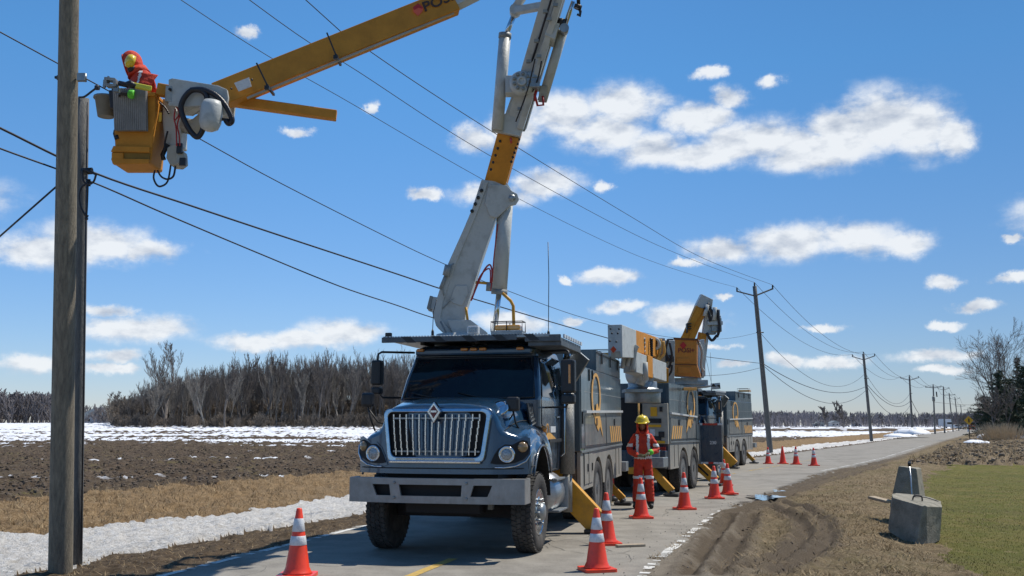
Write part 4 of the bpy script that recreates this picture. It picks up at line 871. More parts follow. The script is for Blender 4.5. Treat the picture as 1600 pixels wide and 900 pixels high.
wplate(T1, 'turret_yoke', [(699, 500), (735, 500), (762, 520), (762, 531), (712, 531)], t0-.30, .05, M['white'])
ss = MB(); ss.tube([P(*q, t0-.235) for q in ((692, 482), (703, 470), (709, 467))], .008, 5); ss.tube([P(*q, t0-.235) for q in ((688, 502), (697, 520), (704, 529))], .022, 5); wbuild(ss, 'weld_seam', M['shade'], T1, lower)
wplate(T1, 'boom_tail_box', [(671, 484), (675, 465), (693, 468), (691, 487)], t0, .34, M['white'], lower)
wplate(T1, 'tail_box_cover', [(668, 484), (673, 464), (678, 465), (674, 486)], t0, .36, M['shade'], lower)
for v in (294, 305, 315, 326): nib(T1, 758-(v-290)*.46-4, v+4, t0-.25, .03, M['black'], lower)
vlv = MB(); vlv.tube([P(697, 431, t0-.3), P(701, 414, t0-.3)], .06, 8); vlv.tube([P(688, 452, t0-.3), P(697, 430, t0-.3)], .03, 6); vlv.tube([P(709, 412, t0-.3), P(699, 420, t0-.3), P(690, 450, t0-.3), P(694, 462, t0-.3)], .015, 6); wbuild(vlv, 'boom_valve', M['shade'], T1, lower)
cy = cyl(T1, 'lift_cylinder', P(790, 313, t0-.1), P(780, 457, t0-.05), .125, M['white']); cyl(T1, 'cylinder_rod', P(780, 455, t0-.05), P(772, 522, t0), .045, M['chrome'], cy)
cc = MB(); cc.tube([P(780.5, 452, t0-.05), P(780, 460, t0-.05)], .132, 18); wbuild(cc, 'cylinder_collar', M['shade'], T1, cy)
for L_, r_ in (([(736, 470), (748, 440), (758, 420), (766, 414), (769, 430), (766, 455)], .014), ([(738, 466), (750, 432), (765, 420), (766, 445)], .012), ([(778, 350), (772, 400), (769, 440)], .010)): h = MB(); h.tube(smooth([P(u, v, t0-.28) for u, v in L_]), r_, 6); wbuild(h, 'hydraulic_hose', M['redcable'], T1)
for L_, r_ in (([(743, 441), (765, 443)], .022), ([(785, 458), (798, 470), (802, 478), (803, 520)], .026), ([(728, 480), (731, 502)], .020)): h = MB(); h.tube([P(u, v, t0-.25) for u, v in L_], r_, 8); wbuild(h, 'yellow_guard_rail', M['legyellow'], T1)
vv = MB(); vv.tube([P(765, 442, t0-.25), P(764, 455, t0-.25)], .05, 8); wbuild(vv, 'hose_manifold', M['shade'], T1)
# inner yellow insulator section and the upper white boom
t1 = 15.2
ins = wbeam(T1, 'insulating_boom_section', P(774, 290, t0), P(797, 207, t1), .345, .36, M['yellow'])
cb = MB(); cb.beam(P(773.5, 293, t0), P(774.5, 287, t0), .40, .39, up=VIEW); wbuild(cb, 'boom_collar', M['black'], T1, ins)
for k in range(6):
    nib(T1, 767+k*3.6, 265-k*11, t1-.1, .022, M['black'], ins); nib(T1, 811-k*2.4, 218+k*7, t1-.1, .022, M['black'], ins)
lb = MB(); lb.tube([P(798, 215, t1-.2), P(799, 224, t1-.2)], .02, 5); lb.build; wbuild(lb, 'rigging_mark', M['redlens'], T1, ins)
elb = P(892, -90, 14.0)
up0 = P(800, 206, t1)
ub = wbeam(T1, 'upper_boom', P(799, 206, t1), P(884, -90, 14.0), .22, .28, M['white'], w1=.20)
wbeam(T1, 'boom_side_channel', P(813, 200, t1-.22), P(893, -60, 13.9), .10, .14, M['white'], ub)
wbeam(T1, 'boom_core', P(809, 200, t1+.05), P(892, -80, 14.05), .26, .20, M['shade'], ub)
hc = MB(); hc.tube([P(824, 118, 14.75), P(836, 80, 14.5), P(861, 0, 14.05), P(870, -30, 13.9)], .018, 6); wbuild(hc, 'boom_hose', M['hose'], T1, ub)
wplate(T1, 'boom_bracket', [(768, 206), (769, 196), (779, 187), (790, 178), (799, 152), (834, 153), (818, 202), (812, 214), (782, 208)], t1-.2, .08, M['white'], ub)
nib(T1, 780, 194, t1-.25, .05, M['shade'], ub, 'pin')
wplate(T1, 'boom_slide_block', [(858, 40), (874, 44), (866, 68), (850, 62)], 14.45, .34, M['white'], ub)
sb = MB(); sb.tube([P(777, 203, t1-.25), P(789, 56, 14.9)], .092, 18); jc = wbuild(sb, 'jib_cylinder', M['white'], T1); cyl(T1, 'cylinder_rod', P(789, 58, 14.9), P(803, 24, 14.9), .042, M['chrome'], jc)
fc = MB(); fc.tube([P(788.7, 60, 14.9), P(789.3, 52, 14.9)], .10, 18); wbuild(fc, 'cylinder_collar', M['shade'], T1, jc)
la = MB(); la.beam(P(800, 18, 14.8), P(878, 4, 14.3), .12, .10, up=(0, 1, 0)); ll = wbuild(la, 'link_arm', M['white'], T1, None, .02)
lk = MB(); lk.lathe([(.085, -.08), (.085, .08)], P(805, 17, 14.8), (0, 1, 0), 18); wbuild(lk, 'link_pivot', M['white'], T1, ll)
lk = MB(); lk.beam(P(803, 16, 14.85), P(840, -40, 14.4), .12, .10, up=(0, 1, 0)); wbuild(lk, 'link_arm', M['white'], T1, None, .02)
kn = MB(); kc = P(815, 131, 14.66); kn.lathe([(.185, .03), (.185, -.06), (.16, -.10), (.075, -.10), (.075, -.14), (.04, -.14), (.04, -.12), (0, -.12)], kc, (0, 1, 0), 24); kn.box(P(806, 135, 14.8), (.32, .22, .28)); kk = wbuild(kn, 'knuckle_gearbox', M['white'], T1, None, .01)
for k in range(9):
    a = k*2*math.pi/9; b = MB(); b.lathe([(.026, .0), (.026, -.035), (0, -.035)], kc+Vector((math.cos(a)*.12, -.10, math.sin(a)*.12)), (0, 1, 0), 7); wbuild(b, 'bolt', M['shade'], T1, kk)
kb = MB(); kb.box(P(833, 128, 14.66), (.20, .22, .24)); kb.box(P(832, 118, 14.6), (.14, .1, .1)); wbuild(kb, 'valve_block', M['steel'], T1, kk, .01)
s2 = MB(); s2.tube([P(847, 158, 14.9), P(880, 48, 14.5)], .075, 14); sc = wbuild(s2, 'leveling_cylinder', M['white'], T1); cyl(T1, 'cylinder_rod', P(880, 48, 14.5), P(896, 2, 14.3), .035, M['chrome'], sc)
s2 = MB(); s2.beam(P(847, 160, 14.85), P(849, 134, 14.8), .12, .14, up=(0, 1, 0)); wbuild(s2, 'cylinder_mount', M['steel'], T1, sc); s2 = MB(); s2.lathe([(.07, 0), (.07, .14)], P(881, 49, 14.45), (0, -1, 0), 14); wbuild(s2, 'cylinder_pin', M['steel'], T1, sc)
rc = MB(); rc.tube([P(842, 124, 14.7), P(836, 150, 14.7), P(840, 165, 14.7), P(849, 164, 14.7), P(848, 150, 14.7)], .02, 6); rc.tube([P(841, 122, 14.7), P(835, 145, 14.7), P(836, 158, 14.7)], .016, 6); wbuild(rc, 'red_hose', M['redcable'], T1)
hk = MB(); hk.tube([P(903, -30, 14.2), P(904, 8, 14.2)], .028, 6); hk.tube([P(904, 8, 14.2), P(902, 14, 14.2)], .06, 8); hk.tube([P(904, 12, 14.2), P(907, 18, 14.2), P(906, 25, 14.2), P(902, 22, 14.2)], .022, 6); wbuild(hk, 'winch_hook', M['black'], T1)
m_ = MB(); m_.tube([P(876, 42, 14.4), P(878, 30, 14.4)], .06, 8); wbuild(m_, 'sensor', M['black'], T1, ub)
ej = MB(); ej.lathe([(.34, -.26), (.34, .26)], elb, (0, 1, 0), 22); wbuild(ej, 'elbow_joint', M['white'], T1)
for k_, (ua, va, ub_, vb, r_, mm) in enumerate(((806, 190, 836, 92, .012, 'hose'), (822, 120, 872, -20, .010, 'shade'), (829, 150, 846, 96, .014, 'hose'), (850, 60, 866, 10, .012, 'black'))):
    x = MB(); x.tube(smooth([P(ua, va, 14.72), P((ua+ub_)/2+3, (va+vb)/2, 14.5), P(ub_, vb, 14.2)]), r_, 6); wbuild(x, 'boom_hose', M[mm], T1, ub)
for (u_, v_, tt) in ((812, 170, 14.7), (826, 96, 14.5), (838, 64, 14.35), (852, 18, 14.15), (842, 88, 14.35), (858, 30, 14.15), (868, 8, 14.0)):
    x = MB(); x.box(P(u_, v_, tt), (.07, .05, .045)); wbuild(x, 'hose_clip', M['shade'], T1, ub)
# long yellow boom down to the bucket
tb = 12.6; tm = 13.45
def lp(s): return P(345+(711-345)*s, 151+(3-151)*s, tb+(tm-tb)*s)
b0, b1 = P(340, 152, tb), P(709, 2.5, tm)
lng = wbeam(T1, 'insulating_boom', b0, b1, .345, .20, M['yellow'])
wbeam(T1, 'inner_boom', P(700, 6, tm), elb, .24, .22, M['white'])
edge = MB(); off = Vector((.0, 0, -.155)); edge.beam(P(386, 153.5, tb-.09), P(709, 20.5, tm-.09), .02, .03, up=VIEW); wbuild(edge, 'boom_edge_strip', M['beige'], T1, lng)
for (ua, va, ub_, vb, tt) in ((404, 104, 422, 139, 12.62), (513, 57, 528, 92, 12.9)):
    s_ = MB(); a, b = P(ua, va-1, tt-.02), P(ub_, vb+1, tt-.02)
    s_.beam(a, b, .025, .36, up=VIEW) if False else s_.beam(a+Vector((0, -.10, 0)), b+Vector((0, -.10, 0)), .02, .028, up=VIEW); s_.beam(a+Vector((0, .13, 0)), b+Vector((0, .13, 0)), .02, .028, up=VIEW); s_.beam(b+Vector((0, -.16, 0)), b+Vector((0, .2, 0)), .03, .03); s_.box(b+Vector((.0, -.15, -.03)), (.06, .05, .05)); wbuild(s_, 'boom_strap', M['black'], T1, lng)
wplate(T1, 'data_plate', [(366, 130), (389, 121), (393, 135), (373, 143)], tb-.105, .012, M['band'], lng, 0)
for k in range(4): nib(T1, 675+k*10.5, 28-k*4.6, tm-.1, .028, M['black'], lng)
nib(T1, 394, 125, tb-.15, .014, M['black'], lng); nib(T1, 362, 139, tb-.15, .012, M['black'], lng)
# lettering and emblem on the long boom
def text3d(name, txt, size, m, T, origin, xdir, zdir, parent, ext=.003, sx=1.0):
    cu = bpy.data.curves.new(name, 'FONT'); cu.body = txt; cu.size = size; cu.extrude = ext; cu.offset = size*.018; cu.resolution_u = 3
    to = bpy.data.objects.new('tmp_text', cu); COL.objects.link(to); dg = bpy.context.evaluated_depsgraph_get(); me = bpy.data.meshes.new_from_object(to.evaluated_get(dg)); bpy.data.objects.remove(to)
    x = Vector(xdir).normalized(); z = Vector(zdir).normalized(); y = x.cross(z)*-1
    Mx = Matrix.Translation(origin) @ Matrix((x*sx, z, x.cross(z))).transposed().to_4x4(); me.transform(mloc(T) @ Mx if T else Mx); me.materials.clear(); me.materials.append(m)
    o = bpy.data.objects.new(name, me); COL.objects.link(o); o.parent = parent; return o
bx_ = (P(700, 5, 13.3)-P(660, 21, 13.2)).normalized()
def onb(u, v, back=0): # point on the long boom's near face
    s = (u-345)/366; return P(u, v, tb+(tm-tb)*s-.115)
text3d('lettering', 'POSI+', .185, mat('lettering_brown', (.05, .025, .02), .5, 0, .1, 9), T1, onb(663, 18.5), onb(702, 2.5)-onb(662, 19), onb(658, -10)-onb(664, 6), lng, sx=1.25)
dm = MB(); A_ = [(653, 5), (661, 12), (654, 25), (645, 14)]; dm.prism([(653.5, 6), (661, 12), (660, 18), (653, 25), (646, 18), (646, 11)], lambda a, b, d: onb(a, b)+Vector((0, d, 0)), -.004, .006); em_ = wbuild(dm, 'boom_emblem', M['logopink'], T1, lng)
dm = MB(); dm.prism([(653.5, 5.5), (661, 12), (660, 14), (654, 12), (647, 16), (645, 12)], lambda a, b, d: onb(a, b)+Vector((0, d, 0)), -.009, -.0045); wbuild(dm, 'emblem_top', M['logored'], T1, em_)
# jib stub, bracket, upright and basket arm
wbeam(T1, 'jib_arm', P(362, 158, tb+.15), P(526, 181, tb+.35), .13, .14, M['yellow'])
wbeam(T1, 'bucket_arm', P(246, 140, tb-.2), P(330, 156, tb-.1), .155, .13, M['yellow'])
wplate(T1, 'pivot_plate', [(277, 138), (283, 136), (352, 147), (366, 153), (368, 165), (365, 190), (355, 193), (330, 178), (300, 180), (277, 178)], tb-.02, .06, M['white'], dy=-.30)
wplate(T1, 'pivot_plate', [(277, 138), (283, 136), (352, 147), (366, 153), (368, 165), (365, 190), (330, 178), (277, 178)], tb+.26, .06, M['white'])
wplate(T1, 'arm_clamp', [(261, 135), (272, 136), (271, 162), (259, 160)], tb-.3, .10, M['steel'])
nib(T1, 266, 140, tb-.36, .02, M['black'], None, 'pin')
up = MB(); up.prism([(259, 158), (276, 162), (282, 180), (288, 190), (288, 233), (263, 233), (259, 195)], lambda a, b, d: P(a, b, tb+.05)+Vector((0, d, 0)), -.13, .13); wbuild(up, 'bucket_upright', M['white'], T1, None, .02)
rt = MB(); rt.lathe([(.09, -.1), (.09, .02), (.065, .04), (.065, .055), (0, .055)], P(292, 165, tb-.08), (0, -1, 0), 20); rt.prism([(277, 160), (290, 156), (306, 160), (312, 172), (300, 180), (277, 178)], lambda a, b, d: P(a, b, tb-.10)+Vector((0, d, 0)), 0, .04); wbuild(rt, 'rotator', M['white'], T1)
lg = MB(); lg.tube([P(285, 195, tb), P(305, 200, tb), P(320, 188, tb), P(335, 175, tb)], [.10, .12, .11, .08], 12); wbuild(lg, 'arm_housing', M['beige'], T1)
dr = MB(); dr.lathe([(.04, .175), (.11, .165), (.135, .10), (.14, .0), (.135, -.12), (.11, -.19), (.05, -.225), (0, -.23)], P(330, 178, tb-.46), Vector((.08, 0, 1)), 22); wbuild(dr, 'winch_drum', M['white'], T1)
hs = MB()
for L_, r_ in (([(324, 162), (322, 148), (312, 141), (298, 142), (286, 156), (283, 172), (290, 192), (300, 208), (309, 214), (316, 205), (318, 196)], .036), ([(298, 141), (316, 140), (336, 148), (351, 163), (361, 182), (362, 190), (357, 193), (353, 188)], .036), ([(345, 186), (358, 188)], .02)):
    hs.tube(smooth([P(u, v, tb-.42) for u, v in L_]), r_, 9)
wbuild(hs, 'black_hose_loop', M['hose'], T1)
hb = MB(); hb.prism([(266, 234), (278, 228), (289, 240), (290, 256), (282, 262), (270, 261), (264, 250)], lambda a, b, d: P(a, b, tb-.1)+Vector((0, d, 0)), -.11, .11); hb.box(P(284, 248, tb-.2), (.10, .12, .16)); wbuild(hb, 'hydraulic_block', M['beige'], T1, None, .012)
hq = MB(); hq.box(P(281, 232, tb-.26), (.07, .05, .13)); wbuild(hq, 'valve', M['black'], T1); hq = MB(); hq.box(P(286, 253, tb-.3), (.08, .05, .10)); wbuild(hq, 'valve', M['black'], T1); hq = MB(); hq.tube([P(262, 225, tb-.1), P(254, 242, tb-.1), P(256, 250, tb-.1)], .03, 6); wbuild(hq, 'pneumatic_line', M['black'], T1)
for L_ in ([(242, 266), (240, 278), (245, 289), (252, 291), (262, 283), (267, 257)], [(246, 266), (252, 276), (262, 280), (271, 275), (274, 260)], [(249, 160), (258, 168), (264, 178)], [(262, 205), (258, 222), (255, 245)]): hh_ = MB(); hh_.tube(smooth([P(u, v, tb-.15) for u, v in L_]), .013, 6); wbuild(hh_, 'hydraulic_hose', M['hose'], T1)
hr = MB()
for L_ in ([(274, 170), (272, 185), (275, 200), (276, 228)], [(281, 180), (277, 196), (280, 212), (281, 228)], [(270, 160), (280, 176), (272, 190)]): hr.tube(smooth([P(u, v, tb-.32) for u, v in L_]), .010, 5)
wbuild(hr, 'red_rope', M['redcable'], T1)
# the bucket
bk = MB(); D = .22
F_ = lambda a, b, d: P(a, b, tb-.05)+Vector((0, d, 0))
def shellring(lst, hd): return [[F_(a, b, sgn*hd) for a, b in lst] for sgn in (-1, 1)]
bk.prism([(187, 156), (252, 158), (252, 185), (247, 240), (245, 262), (241, 264), (189, 264), (186, 261), (186, 248), (190, 236), (188, 200)], F_, -D, D)
bucket = wbuild(bk, 'bucket', M['yellow'], T1, None, .02)
st_ = MB(); st_.prism([(186, 246), (190, 237), (246, 238), (245, 247)], F_, -D-.05, -D+.02); st_.prism([(186, 256), (245, 257), (244, 264), (189, 265)], F_, -D-.045, -D+.02); st_.prism([(187, 247), (205, 247), (205, 258), (187, 257)], F_, -D-.042, -D+.02); wbuild(st_, 'bucket_step', M['yellow'], T1, bucket, .008)
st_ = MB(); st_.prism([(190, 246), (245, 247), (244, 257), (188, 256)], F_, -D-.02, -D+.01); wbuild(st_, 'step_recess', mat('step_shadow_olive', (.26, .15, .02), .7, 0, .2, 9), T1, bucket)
bk2 = MB(); bk2.prism([(187, 152), (253, 154), (253, 160), (187, 159)], F_, -D-.03, D+.03); wbuild(bk2, 'bucket_rim', M['yellow'], T1, bucket, .01)
wplate(T1, 'bucket_mark', [(249, 176), (253, 176), (252, 190), (248, 190)], tb-.05-D-.004, .006, M['signyellow'], bucket, 0)
for k in range(17):
    u0, u1 = 191+k*3.0, 191+k*3.0+2.55; s_ = MB(); sh = -k*.0
    s_.prism([(u0+(0 if k else .0), 150+(k % 2)*.4), (u1, 150+(k % 2)*.4), (u1+1.5*(1-(u1-191)/51)*1.6, 214.5), (u0+1.5*(1-(u0-191)/51)*1.6, 214.5)], F_, -D-.085, -D-.055); wbuild(s_, 'shield_rib', M['ribgrey'] if 'ribgrey' in M else M.setdefault('ribgrey', mat('corrugated_shield', (.27, .26, .25), .7, 0, 0, 6, (.19, .185, .18), .2, 40)), T1, bucket)
s_ = MB(); s_.prism([(190.5, 149.5), (242, 149.5), (243, 214.5), (196, 214.5)], F_, -D-.056, -D-.035); wbuild(s_, 'corrugated_shield', M['ribgrey'], T1, bucket)
s_ = MB(); s_.prism([(183, 152), (191, 152), (193, 180), (186, 180)], F_, -D-.06, -D+.2); wbuild(s_, 'tool_pouch', M['hose'], T1, bucket, .01)
s_ = MB(); s_.tube([P(180, 206, tb-.2), P(187, 208, tb-.2)], .06, 8); s_.tube([P(182, 212, tb-.25), P(184, 218, tb-.25)], .04, 6); wbuild(s_, 'bucket_valve', M['black'], T1, bucket)
tb_ = MB()
tb_.lathe([(.10, -.11), (.145, .13), (.165, .13), (.165, .155), (.14, .155), (.10, -.09), (0, -.09)], P(166, 170, tb-.1), (0, 0, 1), 16); o = tb_.build('tool_pail', M['grey']); tag(o, 'grey plastic pail hanging off the left side of the yellow bucket', 'pail')
pb = MB()
for v in (160, 170, 180): pb.tube([P(176, v, tb-.1), P(189, v+1, tb-.1)], .018, 6)
pb.tube([P(182, 157, tb-.1), P(183, 206, tb-.12)], .012, 5); wbuild(pb, 'pail_bracket', M['hose'], T1, bucket)
# ------------------------------------------------------------------ third truck's raised boom with knuckle
def bm(T, name, a, b, w, d, m, parent=None, **k): return wbeam(T, name, a, b, w, d, m, parent, **k)
q3 = 33.0
tt = MB(); tt.box(P(1082, 600, q3), (.9, .9, .25)); tt.box(P(1080, 592, q3), (.6, .6, .4)); tt.box(P(1076, 604, q3), (1.4, 1.0, .06)); wbuild(tt, 'turntable', M['steel'], T3, None, .02)
y3 = bm(T3, 'upper_boom', P(1068, 545, q3), P(1097, 476, q3), .40, .42, M['yellow']); bm(T3, 'boom_tip', P(1095, 482, q3), P(1104, 464, q3), .44, .44, M['white'])
bm(T3, 'boom_side_channel', P(1094, 590, q3), P(1108, 470, q3), .20, .3, M['white']); bm(T3, 'boom_lower_tube', P(1088, 568, q3), P(1098, 520, q3), .26, .3, M['yellow'])
wplate(T3, 'boom_top_face', [(1062, 530), (1072, 532), (1100, 482), (1091, 480)], q3-.24, .03, M['yellow'], y3)
kx = MB()
for (u, v, a, b, c) in ((1114, 500, .5, .3, .30), (1118, 508, .35, .4, .5), (1111, 515, .3, .3, .35), (1121, 497, .16, .2, .6)): kx.box(P(u, v, q3), (a, b, c))
wbuild(kx, 'knuckle_gearbox', M['steel'], T3, None, .03)
kx = MB()
for L_ in ([(1100, 480), (1107, 490), (1110, 502)], [(1106, 474), (1112, 487), (1116, 500)], [(1121, 484), (1123, 500), (1124, 515), (1120, 527)], [(1118, 486), (1119, 498)], [(1104, 520), (1112, 532), (1120, 524)]): kx.tube(smooth([P(u, v, q3-.3) for u, v in L_]), .05, 7)
wbuild(kx, 'hydraulic_hose', M['hose'], T3)
kx = MB(); kx.tube([P(1106, 476, q3-.3), P(1101, 494, q3-.3)], .07, 8); kx.tube([P(1117, 480, q3-.3), P(1116, 500, q3-.3)], .08, 8); kx.box(P(1117, 505, q3-.2), (.5, .2, .12)); wbuild(kx, 'leveling_cylinder', M['white'], T3)
kx = MB()
for k in range(3): kx.box(P(1076, 514-k*4.0, q3-.3), (.16, .2, .03))
kx.box(P(1073, 513, q3-.3), (.03, .2, .32)); wbuild(kx, 'boom_rest', M['black'], T3)
am = MB(); am.tube([P(1102, 555, q3), P(1112, 600, q3)], .008, 4); wbuild(am, 'tether', M['wire'], T3)
sm_ = MB(); sm_.beam(P(1112, 604, q3-1), P(1124, 603, q3-1), .3, .20); wbuild(sm_, 'satellite_lamp', M['white'], T3); sm_ = MB(); sm_.prism([(1111, 604), (1115, 599), (1119, 604)], lambda a, b, d: P(a, b, q3-1.3)+Vector((0, d, 0)), 0, .05); sm_.prism([(1120, 602), (1125, 601), (1125, 606)], lambda a, b, d: P(a, b, q3-1.3)+Vector((0, d, 0)), 0, .05); wbuild(sm_, 'lamp_hood', M['black'], T3)
# ------------------------------------------------------------------ second truck: tail towards the camera, folded boom
a2 = R(22); g2 = G(1070, 768); bd = Vector((math.sin(a2), math.cos(a2), 0)); rd = Vector((math.cos(a2), -math.sin(a2), 0))
o2 = g2-rd*1.2+bd*7.15                # its nose points away from the camera, its own frame is turned half round
T2 = empty('utility_truck', (o2.x, o2.y, 0), -a2+math.pi); tag(T2, 'blue utility truck seen from its tail, folded boom and orange bucket on top', 'truck', 'dark blue utility trucks parked in line on the road')
for s in (1, -1): wheel(T2, s*1.19, 5.8, True, side=s); wheel(T2, s*1.19, 7.15, True, side=s); wheel(T2, s*1.13, 1.7, False, side=s)
chassis(T2, 9.0)
box_body(T2, 5.15, 8.70, 5.4, .62, 2.70, 2.70, (7.3, 8.5, 5), 6.15)
m = MB(); m.box((0, 4.2, 1.0), (2.2, 1.8, .66)); m.build('front_deck', M['navy'], T2, bevel=.03)
m = MB(); m.box((-1.45, 4.75, 1.17), (.64, .07, 1.10)); pn = m.build('open_locker_door', M['navy'], T2, bevel=.01)
for z, mm in ((1.70, 0), (.635, 0)):
    for k in range(5): r = MB(); r.box((-1.73+.14*k, 4.79, z), (.13, .02, .055)); r.build('reflective_tape', M['redlens'] if k in (1, 2, 3) and z > 1 or k in (2,) else M['band'], pn)
r = MB(); r.box((-1.15, 4.77, 1.17), (.05, .1, 1.12)); r.build('door_frame', M['steel'], pn)
text3d('number_plate', '230', .12, M['band'], T2, P(1109, 694, 26.45), rd, Vector((0, 0, 1)), pn)
# tail: control panel, light bar, lamps
F2 = lambda a, b, d: Vector((a, 8.70+d, b))
# recess at the tail middle holds the turntable; right third (towards the verge) holds the beige controls
m = MB(); m.prism([(-1.18, 1.22), (-.55, 1.22), (-.55, 2.20), (-1.18, 2.20)], F2, 0, .10); cp = m.build('control_panel', M['beige'], T2, bevel=.01)
r = MB(); r.box((-.86, 8.82, 2.28), (.22, .14, .12)); r.build('junction_box', M['beige'], T2, bevel=.01)
pr_ = random.Random(3)
for (x, z, w, hh2, mm) in ((-.84, 2.0, .16, .22, 'signyellow'), (-1.02, 2.06, .07, .12, 'black'), (-.86, 1.78, .32, .11, 'black'), (-.86, 1.66, .30, .06, 'signyellow'), (-.80, 1.50, .12, .16, 'band'), (-1.02, 1.45, .14, .14, 'black'), (-.86, 1.36, .30, .10, 'black'), (-1.0, 1.27, .20, .06, 'signyellow'), (-.62, 1.46, .09, .09, 'steel'), (-.62, 1.58, .09, .09, 'steel')):
    r = MB(); r.box((x, 8.81, z), (w, .02, hh2)); r.build('control_label' if mm in ('band', 'signyellow') else 'control_knob', M[mm], cp)
m = MB(); m.prism([(-.50, .7), (.9, .7), (.9, 2.35), (-.50, 2.35)], F2, 0, .05); m.build('tail_recess', M['wellblack'], T2)
m = MB(); m.prism([(.92, 1.0), (1.18, 1.0), (1.18, 2.25), (.92, 2.25)], F2, 0, .08); m.build('tail_locker', M['boxside2'], T2, bevel=.01)
for x in (-1.05, 1.05):
    r = MB(); r.box((x, 8.8, 1.10), (.14, .04, .11)); r.build('tail_lamp', M['redlens'], T2, bevel=.01)
m = MB(); m.box((0, 8.85, .86), (2.3, .30, .42)); m.build('rear_bumper', M['navy'], T2, bevel=.02)
m = MB(); m.box((-1.0, 9.05, .80), (.34, .5, .24)); m.build('rear_step', M['steel'], T2, bevel=.02)
m = MB(); m.box((-.55, 9.1, .60), (.5, .4, .16)); m.build('outrigger_box', M['legyellow'], T2, bevel=.02)
m = MB(); m.box((-.85, 8.95, .95), (.34, .22, .26)); m.build('tail_toolbox', M['shade'], T2, bevel=.02)
m = MB(); m.tube([(-.48, 8.85, .6), (-.48, 8.85, 2.4)], .03, 8); m.build('hose_guide', M['logo'], T2)
outrigger(T2, -1, 8.95, .70, .72, 1.28, .12, .17, .14); og = outrigger(T2, -1, 4.55, .80, .80, 1.52, .14, .26, .18)
sl = MB(); sl.beam((-.98, 4.64, .62), (-1.34, 4.64, .28), .05, .01, up=(0, 1, 0)); sl.build('outrigger_slot', LINE, og)
q2 = 21.9
def vb(T, name, p0, p1, w, h, m, parent=None, h1=None):
    mb = MB(); mb.beam(p0, p1, w, h, up=(0, 0, 1), h1=h1); return wbuild(mb, name, m, T, parent, .015)
td = MB(); td.lathe([(.42, -.35), (.42, -.05), (.34, 0), (.34, .14)], P(1004, 606, q2+.5), (0, 0, 1), 20); td.box(P(1002, 592, q2+.5), (.5, .5, .22)); wbuild(td, 'turntable', M['steel'], T2, None, .01)
fc_ = MB(); fc_.box(P(1003, 611, q2+.3), (.85, .7, .07)); wbuild(fc_, 'turntable_flange', M['steel'], T2)
# lower folded boom: pale knuckles and yellow link
vb(T2, 'lower_boom', P(984, 566, q2-.9), P(1032, 582, q2+1.6), .30, .46, M['white']); vb(T2, 'boom_link', P(1001, 572, q2-.1), P(1009, 574.5, q2+.35), .34, .50, M['yellow'])
for L_ in ([(972, 575), (978, 545), (985, 535)], [(988, 580), (992, 548), (996, 540)], [(980, 572), (984, 556), (990, 552)]):
    x = MB(); x.tube(smooth([P(u, v, q2-1.0) for u, v in L_]), .055, 8); wbuild(x, 'boom_tie', M['white'], T2)
x = MB(); x.lathe([(.20, -.2), (.20, .2)], P(996, 585, q2), Vector((.6, -.5, 0)), 18); x.tube([P(996, 590, q2-.1), P(1008, 594, q2-.1)], .14, 14); x.tube([P(1008, 566, q2-.4), P(1009, 594, q2-.4)], .06, 8); wbuild(x, 'boom_knuckle', M['white'], T2)
x = MB(); x.tube([P(985, 583, q2), P(992, 586, q2)], .10, 10); x.tube([P(983, 590, q2), P(988, 578, q2)], .06, 8); wbuild(x, 'swing_motor', M['shade'], T2)
# upper folded boom: squared white end towards the camera, yellow tube behind
ub2 = vb(T2, 'upper_boom', P(961, 533, q2-2.2), P(984, 538, q2-.7), .30, .68, M['white'], h1=.62); vb(T2, 'insulating_boom_section', P(983, 533, q2-.8), P(1020, 543, q2+2.4), .28, .50, M['yellow'])
sg = MB(); sg.prism([(953, 560), (955, 549), (969, 549), (970, 560)], lambda a, b, d: P(a, b, q2-2.42)+Vector((0, d, 0)), 0, .05); wbuild(sg, 'boom_end_cap', M['steel'], T2, ub2)
dm = MB(); dm.prism([(953.5, 546), (958.5, 540.5), (963.5, 546), (958.5, 551.5)], lambda a, b, d: P(a, b, q2-2.50)+Vector((0, d, 0)), 0, .02); wbuild(dm, 'warning_diamond', M['redlens'], T2, ub2)
for (u, v) in ((954, 514), (967, 514), (956, 521), (965, 521), (953, 533), (963, 534)): nib(T2, u, v, q2-2.42, .022, M['black'], ub2)
x = MB(); x.box(P(1001, 541, q2+.5), (.16, .20, .46)); 
for k in range(4): x.tube([P(1001, 530+k*6.5, q2+.3), P(1008, 531+k*6.5, q2+.3)], .05, 7)
wbuild(x, 'roller_guide', M['shade'], T2)
x = MB()
for k in range(8): x.tube([P(1015+k*.2, 530+k*3.6, q2+.9), P(1020, 531+k*3.6, q2+.9)], .035, 6)
wbuild(x, 'hose_clamps', M['black'], T2)
bm(T2, 'boom_post', P(1028, 602, q2+2.6), P(1027, 528, q2+2.6), .34, .34, M['steel']); bm(T2, 'boom_post_inner', P(1040, 600, q2+3.0), P(1041, 531, q2+3.0), .40, .34, M['white']); bm(T2, 'boom_post_foot', P(1034, 598, q2+2.2), P(1034, 575, q2+2.2), .3, .3, M['yellow'])
x = MB(); x.lathe([(.16, 0), (.16, .25), (.10, .25), (.10, .0)], P(1024, 538, q2+2.2), Vector((-.3, -1, 0)), 18); wbuild(x, 'boom_pivot', M['white'], T2)
x = MB(); x.tube(smooth([P(u, v, q2+2.1) for u, v in ((1032, 530), (1031, 548), (1024, 574), (1017, 600))]), .04, 7); x.tube(smooth([P(u, v, q2+2.1) for u, v in ((1036, 533), (1038, 552), (1030, 562), (1022, 585))]), .035, 7); wbuild(x, 'tan_hose', M['logo'], T2)
x = MB()
